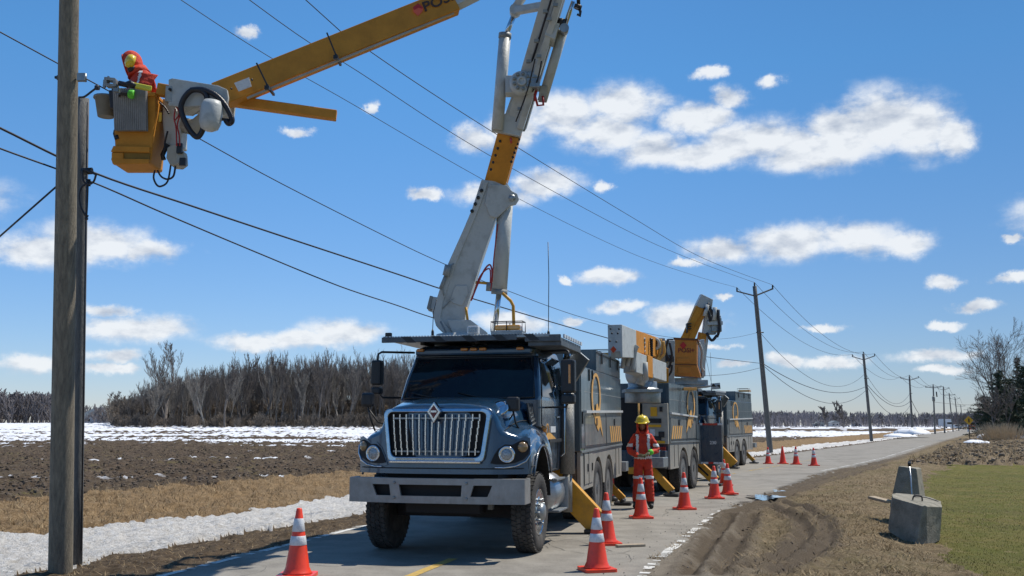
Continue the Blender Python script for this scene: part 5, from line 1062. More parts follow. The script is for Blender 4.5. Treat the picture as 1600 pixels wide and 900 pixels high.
for L_ in ([(1034, 570), (1040, 588), (1048, 582), (1050, 570)], [(1044, 530), (1040, 548), (1046, 562)], [(1046, 535), (1050, 556), (1045, 575)]): x.tube(smooth([P(u, v, q2+2.2) for u, v in L_]), .03, 6)
x.box(P(1047, 548, q2+3), (.14, .3, .6)); x.box(P(1043, 560, q2+2.7), (.22, .2, .16)); wbuild(x, 'hydraulic_hose', M['hose'], T2)
# bucket hanging over the body
tq = 25.6; FB = lambda a, b, d: P(a, b, tq)+Vector((d*.25, d, 0)); ORB = mat('bucket_orange', (.52, .20, .03), .45, 0, 0, 5, (.44, .17, .025), .1, 30, coat=.3)
x = MB(); x.prism([(1055, 531), (1090, 533), (1090, 571), (1095, 586), (1095, 590), (1053, 588), (1053, 571)], FB, -.3, .35); b2 = wbuild(x, 'bucket', ORB, T2, None, .02)
x = MB(); x.prism([(1054, 529), (1092, 531), (1092, 534), (1054, 532)], FB, -.34, .38); x.prism([(1053, 569.5), (1090, 570.5), (1090, 572), (1053, 571)], FB, -.315, .3); wbuild(x, 'bucket_rim', mat('bucket_rim_dark', (.16, .06, .02), .5, 0, .2, 9), T2, b2)
x = MB(); x.prism([(1061, 574), (1082, 575), (1082, 585), (1061, 584)], FB, -.33, -.29); x.prism([(1059, 561), (1079, 561), (1079, 568), (1059, 568)], FB, -.325, -.29); wbuild(x, 'bucket_step', ORB, T2, b2, .006)
x = MB(); x.prism([(1063.5, 541), (1069, 535.5), (1074, 541), (1069, 547)], FB, -.325, -.30); wbuild(x, 'bucket_emblem', M['logored'], T2, b2)
text3d('lettering', 'POSI+', .17, mat('bucket_lettering', (.20, .03, .015), .5, 0, .1, 9), T2, P(1060.5, 552, tq)+Vector((-.075, -.315, 0)), Vector((1, 0, 0)), Vector((0, 0, 1)), b2, sx=1.0)
x = MB(); x.box(P(1069, 596, tq+.3), (.62, .6, .16)); x.box(P(1071, 600, tq+.3), (.9, .8, .05)); wbuild(x, 'bucket_rest', M['steel'], T2)
x = MB(); x.box(P(1096, 560, tq+.5), (.10, .5, 1.0)); x.tube(smooth([P(u, v, tq+.2) for u, v in ((1092, 535), (1097, 550), (1096, 572), (1100, 580))]), .04, 7); wbuild(x, 'bucket_bracket', M['white'], T2, None, .01)
x = MB(); x.box(P(1077, 608, 24.6), (.34, .3, .07)); x.build; wbuild(x, 'front_light_bar', M['amberbar'], T2, None, .01)
# ------------------------------------------------------------------ traffic cones
CONE_M = [M['orange'], M['band']]
def cone(label, u, v, plain=False, tilt=0, hgt=.71, rot=0.0, z=0):
    T = empty('traffic_cone', G(u, v, 0)+Vector((0, .17, z)), rot); tag(T, label, 'traffic cone', 'orange traffic cones around the trucks')
    key = 'plain' if plain else 'band'
    if key not in CM:
        b = MB(); 
        b.prism(rpoly([(-.19, -.19, .04), (.19, -.19, .04), (.19, .19, .04), (-.19, .19, .04)], 3), lambda a, c, d: Vector((a, c, d)), 0, .035)
        rad = lambda h_: .135+(0.028-.135)*(h_-.035)/(.71-.035)
        b.lathe([(.16, .035), (.145, .055), (rad(.10), .10), (rad(.30), .30), (rad(.70), .70), (rad(.71)*.8, .712), (.012, .712), (.010, .69)], n=28); bodym = b.mesh('cone_body', M['orange'])
        w = []
        for z0, z1 in ((.33, .425), (.47, .605)):
            m_ = MB(); m_.lathe([(rad(z0)+.001, z0), (rad(z0)+.0035, z0+.003), (rad(z1)+.0035, z1-.003), (rad(z1)+.001, z1)], n=28); w.append(m_.mesh('reflective_collar', M['band']))
        CM[key] = (bodym, w)
    bodym, w = CM[key]; o = bpy.data.objects.new('cone_body', bodym); COL.objects.link(o); o.parent = T
    if not plain:
        for me in w: c = bpy.data.objects.new('reflective_collar', me); COL.objects.link(c); c.parent = T
    k = hgt/.71; T.scale = (k, k, k); T.rotation_euler.x = tilt
CM = {}
cone('nearest left traffic cone standing alone on the road left of the front truck', 459, 905, hgt=.75)
cone('nearest right traffic cone with scuffed upper band in front of the yellow outrigger', 935, 895, hgt=.71, rot=.25)
cone('traffic cone just behind the nearest right cone, by the front outrigger foot', 950, 853, hgt=.72, rot=.1)
cone('traffic cone standing in front of the red-suited worker', 1004, 811, hgt=.72, rot=.12)
cone('traffic cone right of the worker, beside the tail outrigger of the second truck', 1072, 797, hgt=.73, rot=.2)
cone('traffic cone in front of the large slotted outrigger below the navy panel', 1119, 780, hgt=.74, rot=.05)
cone('traffic cone right of the pair under the navy panel, nearest the puddle', 1140, 773, hgt=.74, rot=.3)
cone('traffic cone partly hidden behind the cone nearest the puddle', 1134, 759, hgt=.72, rot=.2)
cone('traffic cone at the foot of the second utility pole, leftmost of four across the road', 1202, 725, hgt=.72)
cone('plain red traffic cone without bands, second of four across the road', 1225, 725, plain=True, hgt=.76)
cone('traffic cone with dusky top, third of the four across the road', 1246, 726, hgt=.76)
cone('rightmost traffic cone of the four across the road', 1274, 728, hgt=.74)
# ------------------------------------------------------------------ utility poles
def pole(label, base, top, r0, r1, arms=None, m='wood', extra=None, zb=-.5):
    T = empty('utility_pole', base); tag(T, label, 'utility pole', 'wooden utility poles along the left side of the road')
    b = Vector(base); m_ = MB(); n = 14; pts = [b+(Vector(top)-b)*t for t in [-.06]+[k/10 for k in range(11)]]
    m_.tube([p-b for p in pts], [r0]+[r0+(r1-r0)*k/10 for k in range(11)], 16); o = m_.build('pole_shaft', M[m], T)
    return T
def cross(T, top, d, half, dz, r, flat=False, pins=((-1, 0), (0, 0), (1, 0)), lift=.35):
    b = T.location; top = Vector(top); d = Vector(d).normalized(); out = []
    m_ = MB(); c = top-Vector((0, 0, lift))-b
    if flat: m_.beam(c-d*half, c+d*half, .12, .12)
    else: m_.tube([c-d*half+Vector((0, 0, .12)), c-Vector((0, 0, .25)), c+d*half+Vector((0, 0, .12))], .05, 6)
    m_.build('crossarm', M['woodgrey'], T)
    for k, _ in pins:
        p = (top-b) if k == 0 else c+d*half*k*.97+Vector((0, 0, .12 if not flat else .06)); i = MB()
        i.lathe([(.03, 0), (.055, .03), (.04, .08), (.06, .11), (.04, .16), (.045, .2), (.02, .24)], p, n=8); i.build('insulator', M['black'], T); out.append(b+p+Vector((0, 0, .22)))
    return out
def poleuv(ub, vb, ut, vt, t):
    b = P(ub, vb, t); return b, P(ut, vt, t)
PERP = Vector((.86, -.5, 0))
# near pair: the new round pole and the old cut-off one behind it
pb0 = G(95, 883); pb0.z = -.06; ptop = P(112, -260, 11.2)
NP = pole('nearest and thickest round wooden pole at far left, beside the bucket', pb0, ptop, .138, .098)
pb1 = G(119, 870); ob = P(120, 869, 12.6); OP = empty('utility_pole', (ob.x, ob.y, -.1)); tag(OP, 'old grey pole sawn off below the bucket, directly behind the nearest pole', 'utility pole', 'wooden utility poles along the left side of the road')
m_ = MB(); tp = P(130, 154, 12.75); bb_ = Vector((0, 0, -.2)); m_.tube([bb_+(tp-OP.location-bb_)*t for t in (0, .2, .4, .6, .8, 1)], [.082, .08, .078, .076, .075, .074], 14); m_.build('pole_shaft', M['woodgrey'], OP)
m_ = MB(); m_.tube([P(137, 160, 12.6)-OP.location, P(127, 860, 12.5)-OP.location], .012, 5); m_.build('ground_wire', M['wire'], OP)
# fittings on the near pole: guard staple, bolts, brackets
def fit(T, nm, m_, mm): m_.xf(Matrix.Translation(-T.location)); return m_.build(nm, mm, T)
x = MB(); x.tube([P(86, 121, 11.45), P(96, 121, 11.45)], .018, 6); x.tube([P(91, 118, 11.4), P(91, 125, 11.4)], .02, 6); fit(NP, 'through_bolt', x, M['black'])
x = MB(); x.box(P(128, 121, 11.3), (.09, .06, .09)); x.tube([P(122, 117, 11.3), P(134, 116, 11.3)], .016, 6); x.tube([P(122, 126, 11.3), P(134, 126, 11.3)], .016, 6); x.tube([P(133, 115, 11.3), P(133, 128, 11.3)], .02, 6); fit(NP, 'pole_clamp', x, M['steel'])
x = MB(); x.tube([P(128, 268, 12.2), P(144, 267, 12.2)], .045, 8); x.tube([P(138, 280, 12.2), P(138, 291, 12.2)], .03, 6); fit(NP, 'dead_end_clamp', x, M['black'])
x = MB()
for L_ in ([(129, 266), (130, 282), (137, 288), (146, 284), (150, 273)], [(137, 287), (128, 292), (124, 306), (127, 325), (135, 338), (137, 336)], [(137, 290), (136, 320), (135, 338)], [(150, 273), (144, 270), (130, 264)]): x.tube(smooth([P(u, v, 12.1) for u, v in L_]), .014, 6)
x.tube([P(133, 342, 12.1), P(137, 341, 12.1)], .02, 5); fit(NP, 'jumper_wire', x, M['wire'])
x = MB(); x.tube(smooth([P(u, v, 11.2) for u, v in ((123, 152), (132, 151), (143, 143), (151, 137))]), .012, 6); x.tube([P(149, 137, 11.2), P(155, 137, 11.2)], .03, 6); fit(NP, 'jumper_wire', x, M['wire'])
x = MB()
pr_ = random.Random(8)
for k in range(26):
    v = pr_.uniform(0, 860); u = 96+pr_.uniform(-12, 12)+(860-v)*.018; tt_ = 11.62-abs(u-(96+(860-v)*.018))*.004
    x.tube([P(u-pr_.uniform(.5, 2.5), v, 11.5), P(u+pr_.uniform(.5, 2.5), v+pr_.uniform(-1, 1), 11.5)], .010, 4)
far = [((1204, 707), (1179, 447), 57.9), ((1362, 690), (1349, 553), 98.0), ((1426, 683), (1421, 588), 145.0), ((1461, 678), (1458, 602), 182), ((1476, 675), (1474, 605), 200.0), ((1489, 672), (1483, 615), 243.0), ((1498, 671), (1492, 621), 278.0), ((1505, 670), (1501, 633), 350.0), ((1514, 669), (1512, 639), 400.0), ((1519, 669), (1517, 637), 430.0)]
lbls = ['leaning grey utility pole behind the four cones, tallest of the receding row', 'second leaning pole of the receding row, halfway to the road bend', 'third pole of the receding row, angled wing arms', 'pole with flat crossarm and small grey transformer', 'thick dark pole just right of the transformer pole', 'slanting pole with flat crossarm between the thick pole and the fir trees', 'slim pole with winged arms left of the yellow sign', 'short distant pole directly above the yellow road sign', 'tiny distant pole right of the yellow sign', 'farthest tiny pole, next to the evergreen branches']
tips = []
for i, ((b_, t_, d_), lb_) in enumerate(zip(far, lbls)):
    b = P(*b_, d_); b.z = min(b.z, .3)-.2; tp = P(*t_, d_); T = pole(lb_, b, tp, .17 if i < 5 else .15, .12, m='woodgrey'); halfw = [1.12, 1.12, 1.3, 1.4, 1.1, 1.35, 1.3, 1.5, 1.5, 1.3][i]
    tips.append(cross(T, tp, PERP, halfw, 0, 0, flat=i in (3, 5, 7, 8)))
    if i < 4:
        mids = MB(); mids.tube([P(t_[0]+(b_[0]-t_[0])*.28, t_[1]+(b_[1]-t_[1])*.28, d_)-T.location+Vector((-.2, -.1, 0)), P(t_[0]+(b_[0]-t_[0])*.28, t_[1]+(b_[1]-t_[1])*.28, d_)-T.location+Vector((.25, -.1, 0))], .04, 6); mids.build('side_bracket', M['black'], T)
    if i == 3:
        x = MB(); x.lathe([(.22, -.5), (.25, -.4), (.25, .3), (.18, .42), (0, .45)], P(1457, 623, d_)-T.location+Vector((0, -.45, 0)), n=12); x.build('transformer', M['grey'], T)
        x = MB(); x.tube([P(1463, 612, d_)-T.location, P(1464, 620, d_)-T.location], .12, 6); x.build('cutout_fuse', M['black'], T)
# ------------------------------------------------------------------ overhead wires
def wire(name, label, pts, r, group=None):
    m_ = MB(); m_.tube(pts, r, 6); o = m_.build(name, M['wire']); tag(o, label, 'cable', group)
    return o
def sag(a, b, s, n=28): return [a+(b-a)*(k/n)-Vector((0, 0, 4*s*(k/n)*(1-k/n))) for k in range(n+1)]
# three primary conductors from the pole behind the camera's left to the second pole
starts = [(283, 0), (390, 0), (478, 0)]; mids = [[(560, 168), (800, 305), (985, 395), (1090, 432)], [(560, 112), (760, 240), (985, 363), (1090, 409)], [(575, 78), (760, 200), (985, 338), (1100, 404)]]
names = ['lowest', 'middle', 'topmost']
for k in range(3):
    e = tips[0][[0, 1, 2][k]]; pj = []
    L_ = [starts[k]]+mids[k]
    # depth along the span from the direction of the line: interpolate 1/t linearly in u, as for a straight span
    ue, te = 800+FPX*e.x/(e.y*CP+(e.z-EYE)*SP), e.y*CP+(e.z-EYE)*SP; ts = 19.0
    us = starts[k][0]
    pts = [P(u, v, 1/((1/ts)+((1/te)-(1/ts))*(u-us)/(ue-us))) for u, v in L_]+[e]
    d0 = pts[0]-pts[1]; pts = [pts[0]+d0.normalized()*12+Vector((0, 0, .9))]+pts; wire('power_line', names[k]+' of the three thin wires crossing the top of the sky to the second pole', smooth(pts, 8), .008+.001*k, 'high wires from upper left to the second pole')
for i in range(len(tips)-1):
    if i > 6: break
    a_, b_ = tips[i], tips[i+1]; s_ = [1.35, 1.3, .9, .3, .7, .6, .9][i]
    for k in range(3): wire('power_line', '%s wire between the %s and next pole of the receding row' % (['left', 'centre', 'right'][k], ['first leaning', 'second leaning', 'third winged', 'transformer', 'thick dark', 'flat-armed slanting', 'slim winged'][i]), sag(a_[k], b_[k], s_), .013+.004*min(i, 3), 'high wires strung between the receding poles')
# lower cables passing the near pole
def cabl(label, L_, t_a, t_b, r, ext=None, ue=None):
    us, ue_ = L_[0][0], L_[-1][0]; pts = [P(u, v, 1/((1/t_a)+((1/t_b)-(1/t_a))*(u-us)/(ue_-us))) for u, v in L_]; return wire('overhead_cable', label, smooth(pts, 6), r)
cabl('upper thin cable running from the pole clamp past the bucket to the second pole', [(-60, 18), (0, 50), (125, 118), (185, 150), (292, 206), (440, 287), (620, 378), (700, 415), (790, 453), (920, 499), (1040, 526), (1110, 530), (1150, 527), (1187, 519)], 10.7, 57.5, .008)
cabl('thick middle cable tied to the near pole and passing behind the white boom', [(-60, 172), (0, 200), (147, 270), (300, 322), (450, 372), (620, 428), (685, 450), (740, 467), (920, 520), (1000, 540), (1100, 557), (1191, 568)], 11.2, 57.5, .015)
cabl('lowest cable from the near pole, meeting the cab roof of the front truck', [(-60, 206), (0, 232), (145, 285), (260, 335), (400, 394), (530, 447), (620, 477), (678, 497), (800, 534), (900, 560), (1000, 580), (1095, 587), (1150, 583), (1191, 574)], 11.4, 57.5, .0115)
a_ = P(92, 288, 11.4); wire('guy_wire', 'short guy wire slanting down left from the near pole', [a_, P(-60, 422, 12.5)], .012)
p2m, p3m, p4m = P(1187, 519, 57.6), P(1352, 583, 97.5), P(1423, 612, 144.5)
lo2, lo3, lo4 = P(1192, 568, 57.6), P(1356, 602, 97.5), P(1424, 625, 144.5)
wire('overhead_cable', 'thin cable sagging low between the second and third poles, mid height', sag(p2m, p3m, 2.2), .014); wire('overhead_cable', 'upper of two thick cables between the second and third poles', sag(lo2, lo3, 1.2), .022); wire('overhead_cable', 'lower of two thick cables between the second and third poles', sag(lo2-Vector((0, 0, .1)), lo3-Vector((0, 0, .3)), 1.9), .018)
wire('overhead_cable', 'thin mid height cable between the third and fourth poles', sag(p3m, p4m, 2.4), .02); wire('overhead_cable', 'thick upper cable between the third and fourth poles', sag(lo3, lo4, 1.5), .03); wire('overhead_cable', 'thick lower cable between the third and fourth poles', sag(lo3-Vector((0, 0, .3)), lo4-Vector((0, 0, .4)), 2.3), .025)
p5 = P(1459, 640, 181.5); wire('overhead_cable', 'sagging cable between the fourth pole and the transformer pole', sag(lo4, p5, 2.2), .04)
wire('overhead_cable', 'level cable between the transformer pole and the thick dark pole', sag(P(1459, 628, 181.5), P(1560, 632, 181.5), .3), .03)
# ------------------------------------------------------------------ concrete blocks
def conc_noise(m_, amp, seed):
    r = random.Random(seed); return [(x+r.uniform(-amp, amp), y+r.uniform(-amp, amp), z+r.uniform(-amp, amp)) for x, y, z in m_]
bt = 14.6
def flr(u, v, z): return G(u, v, z)
z0 = -.16
B = empty('concrete_block', (flr(1425, 838, z0).x, flr(1425, 838, z0).y, z0)); tag(B, 'squat eight-sided concrete block with rebar lifting loop at the lawn edge', 'concrete block')
m_ = MB()
def wp(u, v, t): return P(u, v, t)-B.location
bot = [wp(1387, 812, 15.0), wp(1389, 816, 14.9), wp(1430, 842, 14.25), wp(1448, 838, 14.4), wp(1467, 830, 14.85), wp(1467, 815, 15.6), wp(1440, 806, 16.0), wp(1398, 803, 15.7)]
top = [wp(1394, 772, 15.1), wp(1395, 778, 14.9), wp(1441, 791, 14.3), wp(1448, 791, 14.3), wp(1472, 792, 14.75), wp(1470, 783, 15.4), wp(1450, 776, 15.9), wp(1400, 770, 15.7)]
bot = [p-Vector((0, 0, .14)) for p in bot]; n = 8; lay = []
for k in range(5):
    t = k/4; lay.append([bot[i]*(1-t)+top[i]*t for i in range(n)])
vs = []; rr_ = random.Random(4)
for k, L_ in enumerate(lay):
    for i in range(n):
        for j in range(3):
            p = L_[i]*(1-j/3)+L_[(i+1) % n]*(j/3); vs.append(p+Vector([rr_.uniform(-.005, .005) for _ in range(3)]))
N_ = n*3; fs = [(k*N_+i, k*N_+(i+1) % N_, (k+1)*N_+(i+1) % N_, (k+1)*N_+i) for k in range(4) for i in range(N_)]+[tuple(range(4*N_, 5*N_))]
m_.add(vs, fs); m_.build('block_body', M['concrete'], B, bevel=.008)
m_ = MB(); m_.tube(smooth([wp(u, v, 14.8) for u, v in ((1426, 781), (1428, 775), (1434, 774), (1440, 776), (1441, 783))]), .012, 6); m_.tube(smooth([wp(u, v, 15.3) for u, v in ((1428, 776), (1445, 777), (1462, 782), (1468, 785))]), .008, 5); m_.build('lifting_loop', M['black'], B)
B2 = empty('concrete_block', (0, 0, 0)); c2 = G(1418, 786, -.16); B2.location = c2; tag(B2, 'tapered dark concrete block standing behind the squat block', 'concrete block')
def wp2(u, v, t): return P(u, v, t)-B2.location
m_ = MB(); t_ = c2.y*CP; bq = [wp2(1390, 792, 17.2), wp2(1440, 796, 17.0), wp2(1448, 790, 17.7), wp2(1402, 786, 17.9)]; tq_ = [wp2(1404, 728, 17.3), wp2(1432, 732, 17.1), wp2(1439, 731, 17.7), wp2(1410, 728, 17.9)]
m_.add(bq+tq_, [(0, 1, 5, 4), (1, 2, 6, 5), (2, 3, 7, 6), (3, 0, 4, 7), (4, 5, 6, 7), (3, 2, 1, 0)]); m_.build('block_body', M['concrete'], B2, bevel=.015)
m_ = MB(); m_.tube([P(1421, 726, 16.7), P(1423, 745, 16.6), P(1425, 776, 16.2)], .013, 6); o = m_.build('iron_rod', M['alu']); tag(o, 'thin bright metal rod leaning against the tapered block', 'rod')
m_ = MB(); m_.tube([P(1420.6, 722, 16.7), P(1421, 728, 16.7)], .028, 7); k_ = m_.build('rod_tip', M['black'], o)
m_ = MB(); m_.beam(P(1361, 777, 17.6), P(1389, 784, 17.2), .16, .05); o = m_.build('wood_plank', M['sand'], None, bevel=.01); tag(o, 'short snow-dusted plank lying left of the squat concrete block', 'plank')
# ------------------------------------------------------------------ road sign and distant things
def sign(u, v, t):
    b = P(u, 693, t); b.z = -.05; T = empty('road_sign', b); tag(T, 'yellow diamond warning sign on a thin dark post by the road bend', 'road sign')
    p = P(u-3, 657, t)-b; m_ = MB(); m_.beam((0, 0, -.3), (p.x, p.y, p.z+.4), .06, .08); m_.build('sign_post', M['black'], T)
    m_ = MB(); s_ = .42; m_.prism([(-s_, 0), (0, s_), (s_, 0), (0, -s_)], lambda a, c, d: p+Vector((a, d-.08, c)), -.015, .015); f = m_.build('sign_face', M['signyellow'], T)
    m_ = MB(); m_.box(p+Vector((0, -.12, 0)), (.10, .02, .34)); m_.build('sign_symbol', M['black'], T)
sign(1516, 656, 88)
def barrier():
    T = empty('road_barrier', P(1519, 674, 120)); tag(T, 'small red and white construction barrier far down the road', 'barrier'); m_ = MB(); 
    for k in range(3): m_.box((0, 0, .3+k*.3), (1.0, .05, .16))
    m_.build('barrier_board', M['orange'], T); 
    for s in (-.5, .5): m_ = MB(); m_.box((s, 0, .5), (.06, .3, 1.1)); m_.build('barrier_leg', M['band'], T)
barrier()
def small_car(u, v, t, label, col, wdt=1.8):
    b = P(u, v, t); T = empty('parked_car', b); tag(T, label, 'car'); m_ = MB(); m_.box((0, 0, .65), (wdt, 4.2, .65)); m_.box((0, .2, 1.2), (wdt*.86, 2.3, .5), taper=.85); m_.build('car_body', mat('car_'+label.split()[1], col, .3, 0, .1, 5, coat=1), T, bevel=.08)
    m_ = MB(); m_.box((0, -.98, 1.2), (wdt*.74, .05, .36)); m_.build('windshield', M['glass'], T)
    for sx_ in (-.7, .7): m_ = MB(); m_.lathe([(.32, -.1), (.32, .1)], (sx_, -1.3, .32), (1, 0, 0), 12); m_.build('wheel', M['rubber'], T)
small_car(1494, 671, 300, 'distant silver car coming along the far road', (.4, .42, .45))
def far_truck(u, v, t):
    b = P(u, v, t); T = empty('box_truck', b); tag(T, 'tiny distant white box truck on the far road beyond the transformer pole', 'truck'); m_ = MB(); m_.box((0, 1.5, 1.9), (2.4, 5, 2.4)); m_.build('cargo_box', M['band'], T, bevel=.05); m_ = MB(); m_.box((0, -1.6, 1.3), (2.1, 1.4, 1.8)); m_.build('cab', M['band'], T, bevel=.1)
    m_ = MB(); m_.box((0, -2.33, 1.7), (1.8, .05, .6)); m_.build('windshield', M['glass'], T)
    for sx_ in (-.9, .9): m_ = MB(); m_.lathe([(.45, -.12), (.45, .12)], (sx_, -1.5, .45), (1, 0, 0), 12); m_.build('wheel', M['rubber'], T)
far_truck(1480, 669, 330)
def house(u, v, t, w, d, h, label, col):
    b = P(u, v, t); b.z = min(b.z, 2.0); T = empty('farm_house', b); tag(T, label, 'house'); m_ = MB(); m_.box((0, 0, h/2), (w, d, h)); m_.build('wall', mat('siding_'+label.split()[1], col, .8, 0, .1, 2), T)
    m_ = MB(); m_.prism([(-w/2-.4, h), (0, h+w*.28), (w/2+.4, h)], lambda a, c, dd: Vector((a, dd, c)), -d/2-.4, d/2+.4); m_.build('roof', M['shade'], T)
    for x in (-w*.25, w*.25): m_ = MB(); m_.box((x, -d/2-.03, h*.5), (w*.16, .08, h*.3)); m_.build('window', M['glass'], T)
house(1303, 666, 470, 3.6, 5, 1.7, 'distant white farmhouse in front of the far right treeline', (.38, .38, .38)); house(1279, 666, 490, 4.5, 5, 1.2, 'distant grey low shed in front of the far right treeline', (.22, .24, .27)); house(1338, 666, 500, 3.4, 5, 1.5, 'distant blue cottage right of the white farmhouse', (.16, .20, .26)); house(157, 655, 330, 11, 8, 2.6, 'distant pale barn seen just right of the near poles', (.26, .27, .29))
# snow heaps by the road bend
def heap(u, v, t, w, d, h, label, seed):
    b = P(u, v, t); r = random.Random(seed); m_ = MB(); vs = []; NU, NV = 22, 8
    for j in range(NV+1):
        ph = j/NV*math.pi/2
        for i in range(NU):
            a = 2*math.pi*i/NU; k = math.cos(ph)*(1+.25*math.sin(3*a+seed)+.12*math.sin(8*a)); vs.append((w*k*math.cos(a), d*k*math.sin(a), h*math.sin(ph)*(1+r.uniform(-.30, .30))-.1))
    m_.add(vs, [(j*NU+i, j*NU+(i+1) % NU, (j+1)*NU+(i+1) % NU, (j+1)*NU+i) for j in range(NV) for i in range(NU)], 0, True); o = m_.build('snow_heap', SNM, fix=False, loc=b); tag(o, label, 'snow heap')
SNM = mat('heap_snow', (.78, .79, .80), .7, 0, 0, 1.5, (.50, .48, .45), .8, 6, ramp=(.52, .72))
heap(1428, 677, 130, 1.9, 3, .75, 'large snow heap left of the road at the bend', 1); heap(1405, 681, 120, 1.5, 3, .35, 'low snow heap left of the larger heap by the third pole', 2)
heap(1541, 682, 88, .85, 1.0, .32, 'grey snow heap right of the yellow sign', 3); heap(1524, 690, 75, .6, 1.6, .2, 'flat dirty snow patch under the yellow sign', 4); heap(1600, 684, 92, 3.4, 1.6, .35, 'snow strip beside the evergreen trees at the right edge', 5)
heap(1572, 727, 42.5, 2.0, .35, .12, 'thin line of snow along the far edge of the lawn', 6)
# ------------------------------------------------------------------ trees
def grow(seed, H, spread=.55, up=.5, levels=5, r0=.16, first=.25, nb=(3, 5), bend=.18, thin=.028, forks=1):
    """returns list of (points, radii, level)"""
    r = random.Random(seed); out = []
    def br(p, d, L, rad, lev):
        k = 5 if lev < 2 else 3; pts = [p.copy()]; rs = [rad]; q = p.copy(); dd = d.copy()
        for i in range(k):
            dd = (dd+Vector((r.gauss(0, bend), r.gauss(0, bend), r.gauss(0, bend*.5)+up*.12))).normalized(); q = q+dd*(L/k); pts.append(q.copy()); rs.append(max(thin*.5, rad*(1-.75*(i+1)/k)))
        out.append((pts, rs, lev))
        if lev >= levels: return
        n = r.randint(*nb)+(3 if lev == 0 else 0)
        for i in range(n):
            t = (first if lev == 0 else .15)+(1-(first if lev == 0 else .15))*(i+r.random())/n; f = t*k; a = int(min(k-1, f)); b = pts[a].lerp(pts[a+1], f-a)
            ax = (pts[a+1]-pts[a]).normalized(); side = Vector((r.gauss(0, 1), r.gauss(0, 1), r.gauss(0, .3))); side = (side-ax*side.dot(ax)).normalized()
            ang = spread*r.uniform(.7, 1.35); nd = (ax*math.cos(ang)+side*math.sin(ang)+Vector((0, 0, up*.35))).normalized()
            rr__ = max(thin*.5, rs[a]*r.uniform(.45, .65)); br(b, nd, L*r.uniform(.38, .62)*(1.15-.55*t if lev == 0 else 1), rr__, lev+1)
    for f in range(forks): br(Vector((r.gauss(0, .1)*(forks > 1), r.gauss(0, .1)*(forks > 1), -.3)), Vector((r.gauss(0, .07+.12*(forks > 1)), r.gauss(0, .07), 1)).normalized(), H*r.uniform(.78, .92), r0, 0)
    return out
def tree_mb(br, lo=0, hi=99, sides=(7, 5, 4, 3, 3, 3)):
    m_ = MB()
    for pts, rs, lev in br:
        if lo <= lev <= hi: m_.tube(pts, rs, sides[min(lev, 5)], caps=False)
    return m_
def bare_tree(label, base, H, seed, m='bark', group=None, cat='tree', **k):
    br = grow(seed, H, **k); T = empty('bare_tree', base, random.Random(seed).uniform(0, 6)); tag(T, label, cat, group)
    a = tree_mb(br, 0, 1).build('trunk', M[m], T, fix=False); c = tree_mb(br, 2).build('crown', M[m], T, fix=False); return T
def gh(x, y): return ground_z(x, y)-.05
GW = 'leafless trees standing at the front of the left wood'
def atw(u, t): 
    p = P(u, 660, t); return Vector((p.x, p.y, gh(p.x, p.y)))
bare_tree('largest bare tree at the left end of the wood, dark forked crown above the rest', atw(258, 136), 10.6, 41, group=GW, spread=.46, up=.7, r0=.20, first=.2, nb=(3, 5), forks=2, thin=.024, bend=.12)
bare_tree('pale thin leaning tree just left of the largest bare tree', atw(237, 136), 7.2, 12, m='palebark', group=GW, spread=.5, up=.5, r0=.14, first=.35, nb=(3, 5), thin=.045)
bare_tree('small lone bare tree at the far left of the wood, near the poles', atw(198, 150), 5.0, 5, group=GW, spread=.5, up=.5, r0=.12, first=.3, thin=.05)
for k, (u, h, s, mm, lb_) in enumerate(((352, 10.8, 51, 'bark', 'tall dark bare tree rising above the wood, left of centre'), (382, 11.3, 52, 'bark', 'twin-crowned bare tree, tallest in the middle of the wood'), (408, 10.9, 53, 'bark', 'dark bare tree just right of the twin-crowned tree'), (440, 10.4, 54, 'bark', 'broad bare tree in the middle of the wood'), (496, 11.2, 55, 'bark', 'tall bare tree with dense top, right part of the wood'), (545, 10.4, 56, 'palebark', 'pale bare tree beside the truck mirror'), (528, 10.0, 57, 'palebark', 'pale slender tree left of the truck mirror'), (470, 10.2, 58, 'palebark', 'pale slender birch-like tree, right part of the wood'), (300, 8.8, 59, 'bark', 'medium bare tree right of the largest bare tree'), (322, 8.4, 60, 'palebark', 'thin pale tree between the medium tree and the tall dark tree'))):
    bare_tree(lb_, atw(u, 134+(k*7) % 9), h*.80, s, m=mm, group=GW, spread=.34, up=.9, r0=.15, first=.3, nb=(3, 5), thin=.024, bend=.12)
# the wood behind them: one mass
def arr(m_):
    v = np.array(m_.v); t = []
    for f in m_.f:
        for i in range(1, len(f)-1): t.append((f[0], f[i], f[i+1]))
    return v, np.array(t)
def mass(name, variants, placements, mats, label, cat):
    V = []; F = []; MI = []; o = 0
    for (k, x, y, z, s, a, mi) in placements:
        v, t = variants[k]; c, sn = math.cos(a), math.sin(a); w = np.stack([(v[:, 0]*c-v[:, 1]*sn)*s+x, (v[:, 0]*sn+v[:, 1]*c)*s+y, v[:, 2]*s+z], -1); V.append(w); F.append(t+o); MI.append(np.full(len(t), mi)); o += len(v)
    V = np.concatenate(V); F = np.concatenate(F); MI = np.concatenate(MI); me = bpy.data.meshes.new(name); me.vertices.add(len(V)); me.vertices.foreach_set('co', V.astype(np.float32).reshape(-1)); me.loops.add(F.size); me.loops.foreach_set('vertex_index', F.astype(np.int32).reshape(-1)); me.polygons.add(len(F)); me.polygons.foreach_set('loop_start', np.arange(0, F.size, 3, dtype=np.int32)); me.polygons.foreach_set('material_index', MI.astype(np.int32)) if False else None
    for m_ in mats: me.materials.append(m_)
    me.update(calc_edges=True); me.polygons.foreach_set('material_index', MI.astype(np.int32)); o_ = bpy.data.objects.new(name, me); COL.objects.link(o_); tag(o_, label, cat, kind='stuff'); return o_
